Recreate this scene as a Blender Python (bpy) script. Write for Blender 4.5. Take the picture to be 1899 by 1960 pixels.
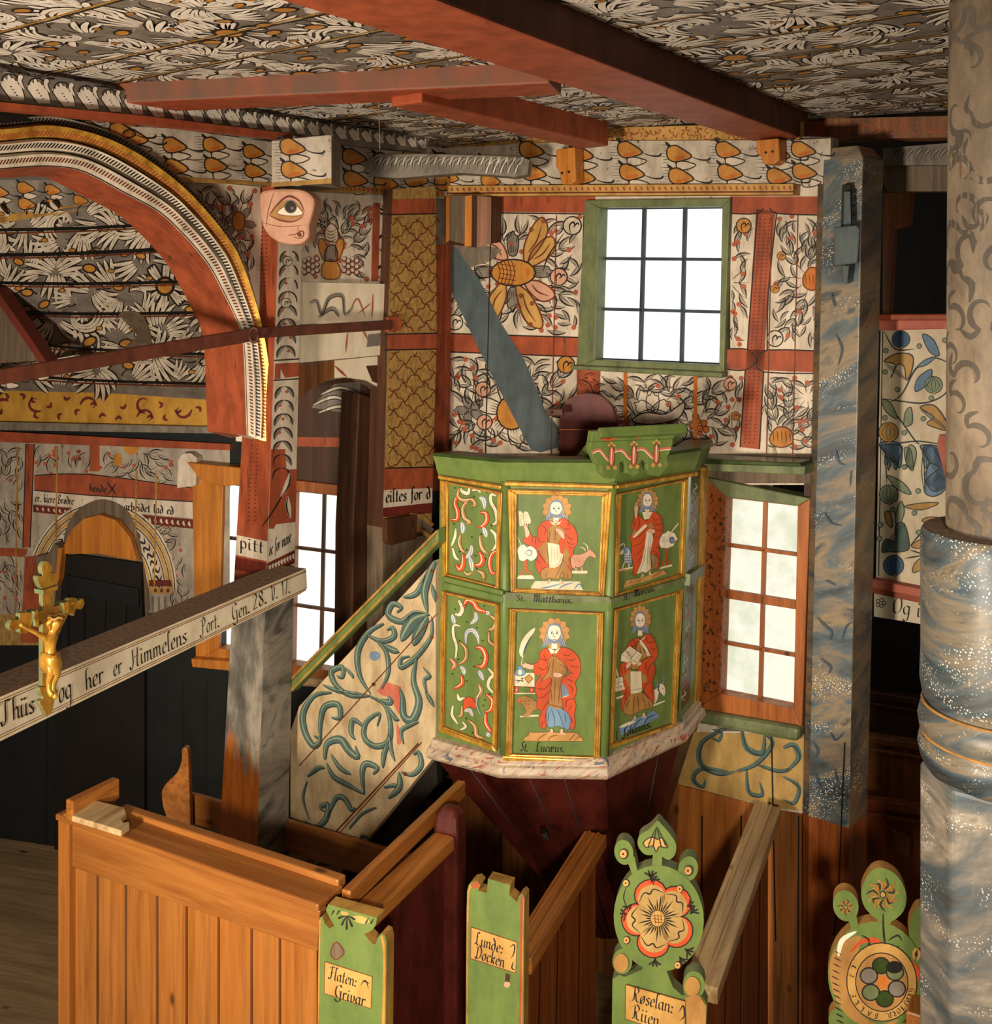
import bpy, bmesh, math, random
from mathutils import Vector, Matrix
from math import sin, cos, pi, radians, atan2, hypot

S = bpy.context.scene
for o in list(bpy.data.objects):
    bpy.data.objects.remove(o)

# ---------------------------------------------------------------- camera, light, exposure
HC = 3.1                       # eye height above the nave floor (we stand on the gallery)
F, CX, CY = 2090.0, 949.5, 570.0   # focal length and principal point for a 1899 x 1960 frame (lens shifted down)
cam = bpy.data.objects.new('camera', bpy.data.cameras.new('camera'))
S.collection.objects.link(cam)
cam.location = (0, 0, HC)
cam.rotation_euler = (pi / 2, 0, 0)
cam.data.sensor_fit = 'HORIZONTAL'
cam.data.sensor_width = 36.0
cam.data.lens = F / 1899 * 36
cam.data.shift_y = -(980 - CY) / 1899
cam.data.clip_start = 0.05
S.camera = cam

world = bpy.data.worlds.new('world'); S.world = world; world.use_nodes = True
wb = world.node_tree.nodes['Background']
wb.inputs[0].default_value = (1.0, .78, .55, 1); wb.inputs[1].default_value = .10

def area(name, loc, target, size, power, col):
    l = bpy.data.lights.new(name, 'AREA'); l.energy = power; l.size = size; l.color = col
    o = bpy.data.objects.new(name, l); S.collection.objects.link(o)
    o.location = loc
    o.rotation_euler = (Vector(target) - Vector(loc)).to_track_quat('-Z', 'Y').to_euler()
    return o
area('flash_lamp_left', (-2.0, .3, 2.05), (-.2, 4.6, 3.0), .4, 225, (1, .86, .68))
sp = bpy.data.lights.new('flash_lamp_right', 'SPOT'); sp.energy = 700; sp.color = (1, .86, .68); sp.shadow_soft_size = .14
sp.spot_size = radians(50); sp.spot_blend = .7
spo = bpy.data.objects.new('flash_lamp_right', sp); S.collection.objects.link(spo); spo.location = (.15, -.7, 2.95)
spo.rotation_euler = (Vector((.25, 4.6, 1.75)) - spo.location).to_track_quat('-Z', 'Y').to_euler()
S.view_settings.view_transform = 'Standard'
S.view_settings.look = 'None'
S.view_settings.exposure = 0.0
S.view_settings.gamma = 1.0
S.view_settings.use_curve_mapping = False
S.cycles.max_bounces = 6

# ---------------------------------------------------------------- reconstruction helpers
O = Vector((0, 0, HC))
def ray(px, py): return Vector(((px - CX) / F, 1.0, -(py - CY) / F))
def P(px, py, d): return O + ray(px, py) * d
class Plane:
    def __init__(s, q, n):
        s.q = Vector(q); s.n = Vector(n).normalized()
        if (s.q - O).dot(s.n) > 0: s.n = -s.n       # towards the viewer's side of the room
    def __call__(s, px, py, off=0.0):
        r = ray(px, py)
        return O + r * ((s.q - O).dot(s.n) / r.dot(s.n)) + s.n * off
def vplane(px, d, dx, dy): return Plane(P(px, CY, d), (dy, -dx, 0))
def plane3(a, b, c): return Plane(a, (b - a).cross(c - a))
def shift(pl, off): return Plane(pl.q + pl.n * off, pl.n)
XW = Vector((.8, -.6, 0)); YW = Vector((.6, .8, 0))      # along / into the north wall of the nave
YP = Vector((.39, .92, 0)); XP = Vector((.92, -.39, 0))  # along / across the pews
Z = Vector((0, 0, 1))

# ---------------------------------------------------------------- materials
def lin(h):
    h = h.lstrip('#'); c = [int(h[i:i+2], 16) / 255 for i in (0, 2, 4)]
    return tuple((x / 12.92 if x <= .04045 else ((x + .055) / 1.055) ** 2.4) for x in c) + (1,)
MATS = {}
def _new(name):
    m = bpy.data.materials.new(name); m.use_nodes = True
    nt = m.node_tree; b = nt.nodes['Principled BSDF']; MATS[name] = m
    return m, nt, b
def _coords(nt, scale, yaw=0.0, tilt=0.0):
    tc = nt.nodes.new('ShaderNodeNewGeometry'); mp = nt.nodes.new('ShaderNodeMapping')
    r = nt.nodes.new('ShaderNodeVectorRotate'); r.rotation_type = 'EULER_XYZ'
    r.inputs['Rotation'].default_value = (0, tilt, yaw)
    nt.links.new(tc.outputs['Position'], r.inputs['Vector'])
    mp.inputs['Scale'].default_value = scale
    nt.links.new(r.outputs[0], mp.inputs[0])
    return mp.outputs[0]
def _noise(nt, vec, scale, detail=4, rough=.6, dist=0.0):
    n = nt.nodes.new('ShaderNodeTexNoise'); n.inputs['Scale'].default_value = scale
    n.inputs['Detail'].default_value = detail; n.inputs['Roughness'].default_value = rough
    n.inputs['Distortion'].default_value = dist
    nt.links.new(vec, n.inputs['Vector']); return n.outputs['Fac']
def _ramp(nt, fac, stops):
    r = nt.nodes.new('ShaderNodeValToRGB'); e = r.color_ramp.elements
    while len(e) < len(stops): e.new(.5)
    for el, (p, c) in zip(e, stops):
        el.position = p; el.color = lin(c) if isinstance(c, str) else c
    nt.links.new(fac, r.inputs[0]); return r.outputs[0]
def _mix(nt, fac, a, b, mode='MIX'):
    m = nt.nodes.new('ShaderNodeMix'); m.data_type = 'RGBA'; m.blend_type = mode
    if isinstance(fac, float): m.inputs[0].default_value = fac
    else: nt.links.new(fac, m.inputs[0])
    for i, x in ((6, a), (7, b)):
        if isinstance(x, str): m.inputs[i].default_value = lin(x)
        else: nt.links.new(x, m.inputs[i])
    return m.outputs[2]
def _bump(nt, b, fac, s=.2, d=.01):
    bp = nt.nodes.new('ShaderNodeBump'); bp.inputs['Strength'].default_value = s; bp.inputs['Distance'].default_value = d
    nt.links.new(fac, bp.inputs['Height']); nt.links.new(bp.outputs[0], b.inputs['Normal'])
def paint(name, c, c2=None, rough=.6, scale=14, wear=None, wearamt=.62, metal=0.0, spec=.35, yaw=None):
    """flat old paint: two close tones, optionally worn through to another colour along the upright grain"""
    m, nt, b = _new(name)
    v = _coords(nt, (1, 1, .45)); f = _noise(nt, v, scale, 6, .65)
    if c2 is None:
        l = lin(c); c2 = tuple(x * .62 for x in l[:3]) + (1,)
    col = _ramp(nt, f, [(.3, c2), (.62, c)])
    if wear:
        v2 = _coords(nt, (1, 1, .16)) if yaw is None else _coords(nt, (.12, 1, 1), -yaw)
        w = _noise(nt, v2, 26, 8, .7)
        k = _ramp(nt, w, [(wearamt, (0, 0, 0, 1)), (wearamt + .07, (1, 1, 1, 1))])
        col = _mix(nt, k, col, wear)
    nt.links.new(col, b.inputs['Base Color'])
    b.inputs['Roughness'].default_value = rough; b.inputs['Metallic'].default_value = metal
    b.inputs['Specular IOR Level'].default_value = spec
    _bump(nt, b, f, .12, .004)
    return m
def wood(name, c, c2, yaw=None, rough=.5, c3=None, tilt=0.0, spec=.4, fine=1.0):
    """grain runs along world Z when yaw is None, else along the horizontal direction at that angle"""
    m, nt, b = _new(name)
    v = _coords(nt, (1, 1, .06), 0, tilt) if yaw is None else _coords(nt, (.06, 1, 1), -yaw)
    f = _noise(nt, v, 38 * fine, 6, .65, .4); g = _noise(nt, v, 9, 3, .5, 1.2)
    col = _ramp(nt, f, [(.28, c2), (.6, c)])
    col = _mix(nt, _ramp(nt, g, [(.35, (.55, .55, .55, 1)), (.6, (0, 0, 0, 1))]), col, c3 or c2)
    vk = _coords(nt, (1, 1, .5)) if yaw is None else _coords(nt, (.5, 1, 1), -yaw)
    vo = nt.nodes.new('ShaderNodeTexVoronoi'); vo.inputs['Scale'].default_value = 7.0
    nt.links.new(vk, vo.inputs['Vector'])
    k = _ramp(nt, vo.outputs['Distance'], [(.055, (.8, .8, .8, 1)), (.11, (0, 0, 0, 1))])
    col = _mix(nt, k, col, '2a1207')
    nt.links.new(col, b.inputs['Base Color']); b.inputs['Roughness'].default_value = rough
    b.inputs['Specular IOR Level'].default_value = spec
    _bump(nt, b, f, .15, .003)
    return m
def marble(name, stops, bands=1.0, rough=.35, glint=.0):
    """marbled glaze: soft slanting clouds of several colours with white glints painted in"""
    m, nt, b = _new(name)
    v = _coords(nt, (.75, .75, 2.0), 0, .5)
    n = _noise(nt, v, 2.4*bands, 7, .62, 1.6)
    col = _ramp(nt, n, stops)
    fine = _noise(nt, _coords(nt, (.3, .3, 2.5), 0, .5), 22, 5, .65)
    col = _mix(nt, _ramp(nt, fine, [(.35, (.5, .5, .5, 1)), (.62, (0, 0, 0, 1))]), col, '5d564e')
    if glint:  # white glints of reflected light put into the colour
        vo = nt.nodes.new('ShaderNodeTexVoronoi'); vo.inputs['Scale'].default_value = 130
        nt.links.new(_coords(nt, (1, 1, 1)), vo.inputs['Vector'])
        dots = _ramp(nt, vo.outputs['Distance'], [(.2, (1, 1, 1, 1)), (.3, (0, 0, 0, 1))])
        where = _ramp(nt, _noise(nt, v, 4.2, 3, .5, .8), [(1 - glint, (0, 0, 0, 1)), (1 - glint + .1, (1, 1, 1, 1))])
        col = _mix(nt, _mix(nt, 1.0, dots, where, 'MULTIPLY'), col, 'f2ece0')
    nt.links.new(col, b.inputs['Base Color']); b.inputs['Roughness'].default_value = rough
    _bump(nt, b, fine, .12, .003)
    return m
def lit_pane(name, c, c2, strength):
    """old window glass with white daylight behind it"""
    m, nt, b = _new(name)
    f = _noise(nt, _coords(nt, (1, 1, 1)), 5, 4, .6)
    col = _ramp(nt, f, [(.36, c2), (.52, c)])
    b.inputs['Base Color'].default_value = (.05, .05, .05, 1); b.inputs['Roughness'].default_value = .12
    nt.links.new(col, b.inputs['Emission Color']); b.inputs['Emission Strength'].default_value = strength
    return m

paint('white', 'cdbfac', 'a19380', wear='6a4c36', wearamt=.61)
paint('column_wood', '8f7f6b', '62564a', wear='6a4c30', wearamt=.62)
paint('gray_scroll', '5c544b', '48413a')
paint('gallery_shade', '1c110b', '0e0805')  # shade of the gallery opening put into its back wall's colour
paint('beam_shade_brown', '5f2f1c', '3a1c10')  # shade on the big beam's side face, painted as a darker brown
paint('white_worn', 'bfb3a2', '8c8071', wear='3f2a1a', wearamt=.6, yaw=.9)
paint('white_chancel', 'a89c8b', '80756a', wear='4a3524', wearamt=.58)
paint('gray_wash', '9a9082', '7f766a')
paint('tan_field', 'a8894f', '86693a')
paint('petal', 'a98a52', '866a38')
paint('white_ceiling', 'dfd3c4', 'bdb1a4')
paint('gray', '7a7066', '595047')
paint('beam_grime_shade', '7c4631', '58463a', scale=8)  # cross beam front: gray-brown dirt, darkened too for weaker light there
paint('gray_leaf', '857c70', '5f574d')
paint('black', '241b15', '15100c')
paint('ochre', 'b98238', '935a20')
paint('orange', 'b96a25', '8a4415')
paint('amber', 'c08638', '7c4a18')
paint('red', '9c4b2c', '71331c', wear='4e2c1c', wearamt=.6)
paint('red_dark', '6a2518', '4a170f')
paint('red_beam', '99482a', '753419')
paint('red_dot', 'a5553a')
paint('pink', 'c3947a', 'ab7c62')
paint('brown_line', '6b3117', '45200f')
paint('green', '64763c', '4f6131', rough=.42)
paint('green_dark', '33431d', '232f14', rough=.3)
paint('green_gray', '6c744f', '4a5236', rough=.5)
paint('gold', 'd9a544', '8f5f1d', rough=.3, metal=.45, scale=30)
paint('gold_dull', 'a8813f', '6d4a1d', rough=.5)
paint('robe', 'c04c24', '9f3a18', rough=.5)
paint('robe_dark', '6d2012')
paint('cream', 'd9cbb0', 'b8a484')
paint('cream_paint', 'd8ccb4', 'c4b497', wear='9a7a52', wearamt=.74)
paint('flesh', 'd9ab92', 'c39379')
paint('face', 'e0d3c0', 'd2c0aa')
paint('hair', '71839a', '58697f')
paint('halo', 'b98a50', '9b6f3a')
paint('tan', 'a67a41', '825a2c')
paint('blue', '6f8ba6', '4f6a86')
paint('blue_dark', '35475c')
paint('blue_deep', '41648a', '2f4a6a')
paint('teal', '4d625c', '394c48')
paint('teal_dark', '2b3836')
paint('sage', '8b9679', '6a7659')
paint('blue_plank', '515c5e', '3c474b', wear='4a4038', wearamt=.66)
paint('coral', 'bd6a54', '9f4e3c')
paint('maroon', '43150e', '2c0d08', rough=.45, spec=.25)
paint('maroon_light', '55211a', '36120c', rough=.5, spec=.2)
paint('dark_teal', '0e1414', '090c0c', wear='1a120c', wearamt=.6)
paint('gold_ground', 'a5854a', '6e5128', scale=60, wear='5a3a1a', wearamt=.66)
paint('black_and_shade', '120c08', '070504')  # near-black for joints and holes, also shade under stair and in gap
paint('iron', '3a2a22', '1f1712', rough=.5)
paint('rust', '5d2e1e', '3b1c12', rough=.6)
paint('plate', 'bb9250', '966d33')
paint('yellow_scroll', 'b98a36', '94691f')
paint('gray_carving', '7d7468', '4b443c', rough=.6, wear='3a2c20', wearamt=.62)
paint('log', '7d7060', '51473c', wear='8a5a2c', wearamt=.66)
paint('stair_white', 'bfa985', '957d5a')
paint('blue_sash', '33414b', '202a31')
paint('dust', '8c7663', '5e4b3c', rough=.9, scale=60)
wood('pine_mid', 'a4642b', '7a4318', None, .45)
wood('pine', '9a622c', '764218', None, .42, 'a05f24')
wood('pine_x', '9a622c', '764218', atan2(-.524, .918), .4)
wood('pine_y', 'a8692d', '74431a', atan2(.92, .39), .35)
wood('pine_pale', 'cdb184', '94724a', atan2(.92, .39), .3, '6a4a2a')
wood('pine_red', '8d4a1d', '5d2b10', None, .42)
wood('pine_old', '8a5225', '54300f', None, .5, '3a2410')
wood('wood_dark', '4d2c16', '2a160a', None, .6)
wood('wood_dark_x', '472612', '26130a', atan2(-.6, .8), .5)
wood('wood_gray', '72604c', '46382b', None, .7)
wood('floor_wood', '9a815f', '6b553b', atan2(-.27, .96), .6)
wood('orange_wood', 'c07a2e', '94531a', None, .45)
wood('frame_wood', 'a6602a', '703a15', None, .45)
m = wood('speckled_wood', '9c5523', '74390f', None, .5)
marble('marble_blue', [(.3, '1a2328'), (.42, '37474f'), (.48, '4d5e66'), (.53, '756c5e'), (.6, '8d7a5c'), (.67, '364247')], 1.15, .42, .46)
marble('marble_dark', [(.3, '12171a'), (.44, '293840'), (.53, '43535b'), (.6, '7b6e5a'), (.67, '2a3437')], 1.15, .42, .5)
marble('marble_brown', [(.3, '232220'), (.42, '3b3c39'), (.52, '65533a'), (.6, '7a6042'), (.7, '373c3d')], 1.1, .32, .4)
marble('marble_gray', [(.3, '283033'), (.41, '46535a'), (.5, '736e66'), (.58, '9a8f80'), (.68, '434e52')], .9, .42, .5)
marble('marble_post', [(.32, '252522'), (.42, '464743'), (.5, '726a5f'), (.58, '857b6e'), (.68, '33322e')], 1.4, .5)
marble('marble_mould', [(.36, '963f2d'), (.42, 'b0937c'), (.5, 'b8a48c'), (.59, 'b29a80'), (.65, '4a5562')], 8, .4)
lit_pane('pane_white', 'fffdf4', 'f6f6e0', 1.25)
lit_pane('pane_tinted', 'fbf8e4', 'dfe2c4', 1.0)
def worn_orange():
    m, nt, b = _new('post_orange')
    v = _coords(nt, (1, 1, .2))
    f = _noise(nt, v, 34, 6, .7)
    col = _ramp(nt, f, [(.3, '8a4512'), (.6, 'b4611d')])
    # above a certain height the old marbling survives in flakes
    g = nt.nodes.new('ShaderNodeNewGeometry'); sx = nt.nodes.new('ShaderNodeSeparateXYZ')
    nt.links.new(g.outputs['Position'], sx.inputs[0])
    h = nt.nodes.new('ShaderNodeMapRange'); h.inputs[1].default_value = 1.05; h.inputs[2].default_value = 2.1
    nt.links.new(sx.outputs['Z'], h.inputs[0])
    n2 = _noise(nt, v, 9, 7, .7)
    a = nt.nodes.new('ShaderNodeMath'); a.operation = 'ADD'; nt.links.new(h.outputs[0], a.inputs[0]); nt.links.new(n2, a.inputs[1])
    k = _ramp(nt, a.outputs[0], [(.62, (0, 0, 0, 1)), (.72, (1, 1, 1, 1))])
    mb_ = _ramp(nt, _noise(nt, _coords(nt, (1, 1, .5)), 8, 6, .65), [(.3, '3c3a34'), (.5, '6b675e'), (.65, '9a8f80')])
    nt.links.new(_mix(nt, k, col, mb_), b.inputs['Base Color']); b.inputs['Roughness'].default_value = .45
    _bump(nt, b, f, .2, .004)
worn_orange()
def speckle():
    m = MATS['speckled_wood']; nt = m.node_tree; b = nt.nodes['Principled BSDF']
    src = b.inputs['Base Color'].links[0].from_socket
    n = _noise(nt, _coords(nt, (1, 1, .8)), 55, 5, .75)
    k = _ramp(nt, n, [(.53, (0, 0, 0, 1)), (.6, (1, 1, 1, 1))])
    nt.links.new(_mix(nt, k, src, '2c150a'), b.inputs['Base Color'])
speckle()

# ---------------------------------------------------------------- mesh building
class MB:
    def __init__(s): s.v = []; s.f = []; s.m = []; s.sm = []
    def face(s, pts, mat, smooth=False):
        i = len(s.v); s.v += [Vector(p) for p in pts]
        s.f.append(tuple(range(i, i + len(pts)))); s.m.append(mat); s.sm.append(smooth)
    def mesh(s, verts, faces, mat, smooth=False):
        i = len(s.v); s.v += [Vector(p) for p in verts]
        for f in faces:
            s.f.append(tuple(i + k for k in f)); s.m.append(mat); s.sm.append(smooth)
    def prism(s, pts, ext, mat, side=None, cap=True):
        n = len(pts); e = Vector(ext)
        i = len(s.v); s.v += [Vector(p) for p in pts] + [Vector(p) + e for p in pts]
        fs = [(tuple(range(i, i + n)), mat), (tuple(range(i + 2 * n - 1, i + n - 1, -1)), side or mat)]
        for k in range(n):
            j = (k + 1) % n
            fs.append(((i + k, i + n + k, i + n + j, i + j), side or mat))
        for f, m in fs: s.f.append(f); s.m.append(m); s.sm.append(False)
    def loft(s, rings, mat, cap=True, smooth=False, closed=True, mats=None):
        n = len(rings[0]); i = len(s.v)
        for r in rings: s.v += [Vector(p) for p in r]
        for a in range(len(rings) - 1):
            for k in range(n if closed else n - 1):
                j = (k + 1) % n
                s.f.append((i + a*n + k, i + a*n + j, i + (a+1)*n + j, i + (a+1)*n + k))
                s.m.append(mats[k] if mats else mat); s.sm.append(smooth)
        if cap:
            s.f.append(tuple(i + k for k in range(n))[::-1]); s.m.append(mat); s.sm.append(False)
            s.f.append(tuple(i + (len(rings)-1)*n + k for k in range(n))); s.m.append(mat); s.sm.append(False)
    def bar(s, a, b, w, h, mat, up=Z):
        a, b = Vector(a), Vector(b); d = (b - a).normalized(); r = d.cross(Vector(up)).normalized(); u = r.cross(d)
        c = [r*w/2 + u*h/2, -r*w/2 + u*h/2, -r*w/2 - u*h/2, r*w/2 - u*h/2]
        s.loft([[a + x for x in c], [b + x for x in c]], mat)
    def tube(s, pts, rad, mat, n=10, cap=True):
        pts = [Vector(p) for p in pts]; rings = []
        if not isinstance(rad, (list, tuple)): rad = [rad] * len(pts)
        ref = Vector((.31, .2, .93))
        for i, p in enumerate(pts):
            d = (pts[min(i+1, len(pts)-1)] - pts[max(i-1, 0)]).normalized()
            x = d.cross(ref).normalized(); y = d.cross(x)
            rings.append([p + (x*cos(2*pi*k/n) + y*sin(2*pi*k/n)) * rad[i] for k in range(n)])
        s.loft(rings, mat, cap, True)
    def lathe(s, c, prof, mat, n=40, mats=None):
        c = Vector(c)
        rings = [[c + Vector((r*cos(2*pi*k/n), r*sin(2*pi*k/n), z)) for k in range(n)] for r, z in prof]
        if mats is None: s.loft(rings, mat, True, True)
        else:
            for i in range(len(rings)-1): s.loft(rings[i:i+2], mats[i], False, True)
    def ball(s, c, r, mat, nu=12, nv=8, sc=(1, 1, 1)):
        c = Vector(c); rings = []
        for j in range(nv + 1):
            t = pi * j / nv - pi / 2
            rings.append([c + Vector((r*sc[0]*max(cos(t), .02)*cos(2*pi*k/nu), r*sc[1]*max(cos(t), .02)*sin(2*pi*k/nu), r*sc[2]*sin(t))) for k in range(nu)])
        s.loft(rings, mat, True, True)
    def slab(s, pl, pts, t, mat, off=0.0, side=None):
        s.prism([pl(x, y, off) for x, y in pts], -pl.n * t, mat, side)

ORG = {}
def link(o, parent=None):
    S.collection.objects.link(o)
    if parent is not None: o.parent = parent
def build(name, mb, parent=None, bevel=0.0, weld=False, seg=2):
    me = bpy.data.meshes.new(name)
    if parent is None:
        lo = Vector([min(v[i] for v in mb.v) for i in range(3)]); hi = Vector([max(v[i] for v in mb.v) for i in range(3)])
        org = Vector(((lo.x + hi.x)/2, (lo.y + hi.y)/2, lo.z))
    else: org = ORG[parent.name]
    me.from_pydata([tuple(v - org) for v in mb.v], [], mb.f)
    keys = list(dict.fromkeys(mb.m)); ix = {k: i for i, k in enumerate(keys)}
    for k in keys: me.materials.append(MATS[k])
    me.polygons.foreach_set('material_index', [ix[k] for k in mb.m])
    me.polygons.foreach_set('use_smooth', mb.sm)
    me.update()
    o = bpy.data.objects.new(name, me)
    if parent is None: o.location = org
    link(o, parent); ORG[o.name] = org
    if bevel:
        b = o.modifiers.new('bevel', 'BEVEL'); b.width = bevel; b.segments = seg; b.limit_method = 'ANGLE'; b.angle_limit = radians(40)
    return o
def tag(o, label=None, cat=None, group=None, kind=None):
    for k, v in (('label', label), ('category', cat), ('group', group), ('kind', kind)):
        if v: o[k] = v
    return o
def thing(name, label, cat, loc, group=None):
    o = bpy.data.objects.new(name, None); o.empty_display_size = .1
    o.location = loc; link(o); ORG[o.name] = Vector(loc)
    return tag(o, label, cat, group)
def struct(name, mb, parent=None, bevel=0.0):
    o = build(name, mb, parent, bevel)
    if parent is None: o['kind'] = 'structure'
    return o

# ---------------------------------------------------------------- painting in strokes on a surface
def cr(pts, n=6, closed=False):
    """smooth curve through points"""
    N = len(pts); out = []
    if N < 3 and not closed:
        return [(pts[0][0] + (pts[-1][0]-pts[0][0])*i/n, pts[0][1] + (pts[-1][1]-pts[0][1])*i/n) for i in range(n+1)]
    for i in range(N if closed else N - 1):
        g = (lambda k: pts[k % N]) if closed else (lambda k: pts[min(max(k, 0), N-1)])
        a, b, c, d = g(i-1), g(i), g(i+1), g(i+2)
        for k in range(n):
            t = k / n
            out.append(tuple(.5*((2*b[j]) + (-a[j]+c[j])*t + (2*a[j]-5*b[j]+4*c[j]-d[j])*t*t + (-a[j]+3*b[j]-3*c[j]+d[j])*t**3) for j in (0, 1)))
    if not closed: out.append(tuple(pts[-1]))
    return out
def inside(x, y, poly):
    r = False; j = len(poly) - 1
    for i in range(len(poly)):
        a, b = poly[i], poly[j]
        if (a[1] > y) != (b[1] > y) and x < (b[0]-a[0])*(y-a[1])/(b[1]-a[1]) + a[0]: r = not r
        j = i
    return r
class Brush:
    """paints into mesh mb; fn(x, y, off) carries a point of the painting onto its surface"""
    def __init__(s, mb, fn, base=.0006, step=.00035):
        s.mb, s.fn, s.base, s.step = mb, fn, base, step
        s.ox = s.oy = 0.0; s.k = 1.0; s.lift = 0.0; s.clip = None
    def frame(s, ox, oy, k): s.ox, s.oy, s.k = ox, oy, k; return s
    def at(s, x, y, l): return s.fn(s.ox + x*s.k, s.oy + y*s.k, s.base + l*s.step + s.lift)
    def poly(s, pts, col, l=0, smooth=0):
        if smooth: pts = cr(pts, smooth, True)
        s.mb.face([s.at(x, y, l) for x, y in pts], col)
    def rect(s, x0, y0, x1, y1, col, l=0): s.poly([(x0, y0), (x1, y0), (x1, y1), (x0, y1)], col, l)
    def ell(s, cx, cy, rx, ry, col, l=0, a=0.0, n=16):
        s.poly([(cx + rx*cos(t)*cos(a) - ry*sin(t)*sin(a), cy + rx*cos(t)*sin(a) + ry*sin(t)*cos(a)) for t in [2*pi*i/n for i in range(n)]], col, l)
    def stroke(s, pts, w, col, l=0, prof='t', n=5, raw=False):
        p = pts if raw else cr(pts, n); N = len(p) - 1
        if N < 1: return
        L, R = [], []
        for i, (x, y) in enumerate(p):
            t = i / N
            if callable(prof): k = prof(t)
            elif prof == 't': k = max(.04, sin(pi * min(1, t*.93 + .05)) ** .8)    # thin - thick - thin
            elif prof == 'w': k = max(.12, sin(pi * min(1, t*.94 + .04)) ** .42)   # blunt, rounded ends
            elif prof == 'b': k = .5 + .5*sin(pi*t)
            elif prof == 'c': k = max(.03, (1 - t) ** .7 * min(1, .35 + 4*t))     # comma: fat head, thin tail
            elif prof == 'r': k = max(.03, t ** .7 * min(1, .3 + 4*(1-t)))
            else: k = 1.0
            a, b = p[max(i-1, 0)], p[min(i+1, N)]
            dx, dy = b[0]-a[0], b[1]-a[1]; q = hypot(dx, dy) or 1
            L.append(s.at(x - dy/q*w*k/2, y + dx/q*w*k/2, l)); R.append(s.at(x + dy/q*w*k/2, y - dx/q*w*k/2, l))
        s.mb.mesh(L + R, [(i, i+1, N+2+i, N+1+i) for i in range(N)], col)
    def line(s, x0, y0, x1, y1, w, col, l=0): s.stroke([(x0, y0), (x1, y1)], w, col, l, 'k', 1)
    def outlined(s, pts, w, e, col, edge, l=0, prof='t', n=5):
        s.stroke(pts, w + 2*e, edge, l, prof, n); s.stroke(pts, w, col, l + 1, prof, n)
    def blob(s, pts, e, col, edge, l=0, smooth=4):
        q = cr(pts, smooth, True)
        s.poly(q, col, l); s.stroke(q + [q[0]], e, edge, l + 1, 'k', raw=True)
    def arcpts(s, x, y, a, L, bend, n=6):
        out = [(x, y)]
        for i in range(n):
            a2 = a + bend * (i + .5) / n
            x += cos(a2)*L/n; y += sin(a2)*L/n; out.append((x, y))
        return out
    def leaf(s, x, y, a, L, w, bend, fill, edge, l=0, e=None):
        p = s.arcpts(x, y, a, L, bend)
        if s.clip and not (inside(p[-1][0], p[-1][1], s.clip) and inside(p[3][0], p[3][1], s.clip)): return
        e = e or w*.2
        if fill: s.stroke(p, w, fill, l, 't', 2)
        sg = 1 if bend >= 0 else -1
        q = [(X + sg*w*.34*sin(pi*i/6)*sin(a), Y - sg*w*.34*sin(pi*i/6)*cos(a)) for i, (X, Y) in enumerate(p)]
        s.stroke(q, e, edge, l + 1, 't', 2)

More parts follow.
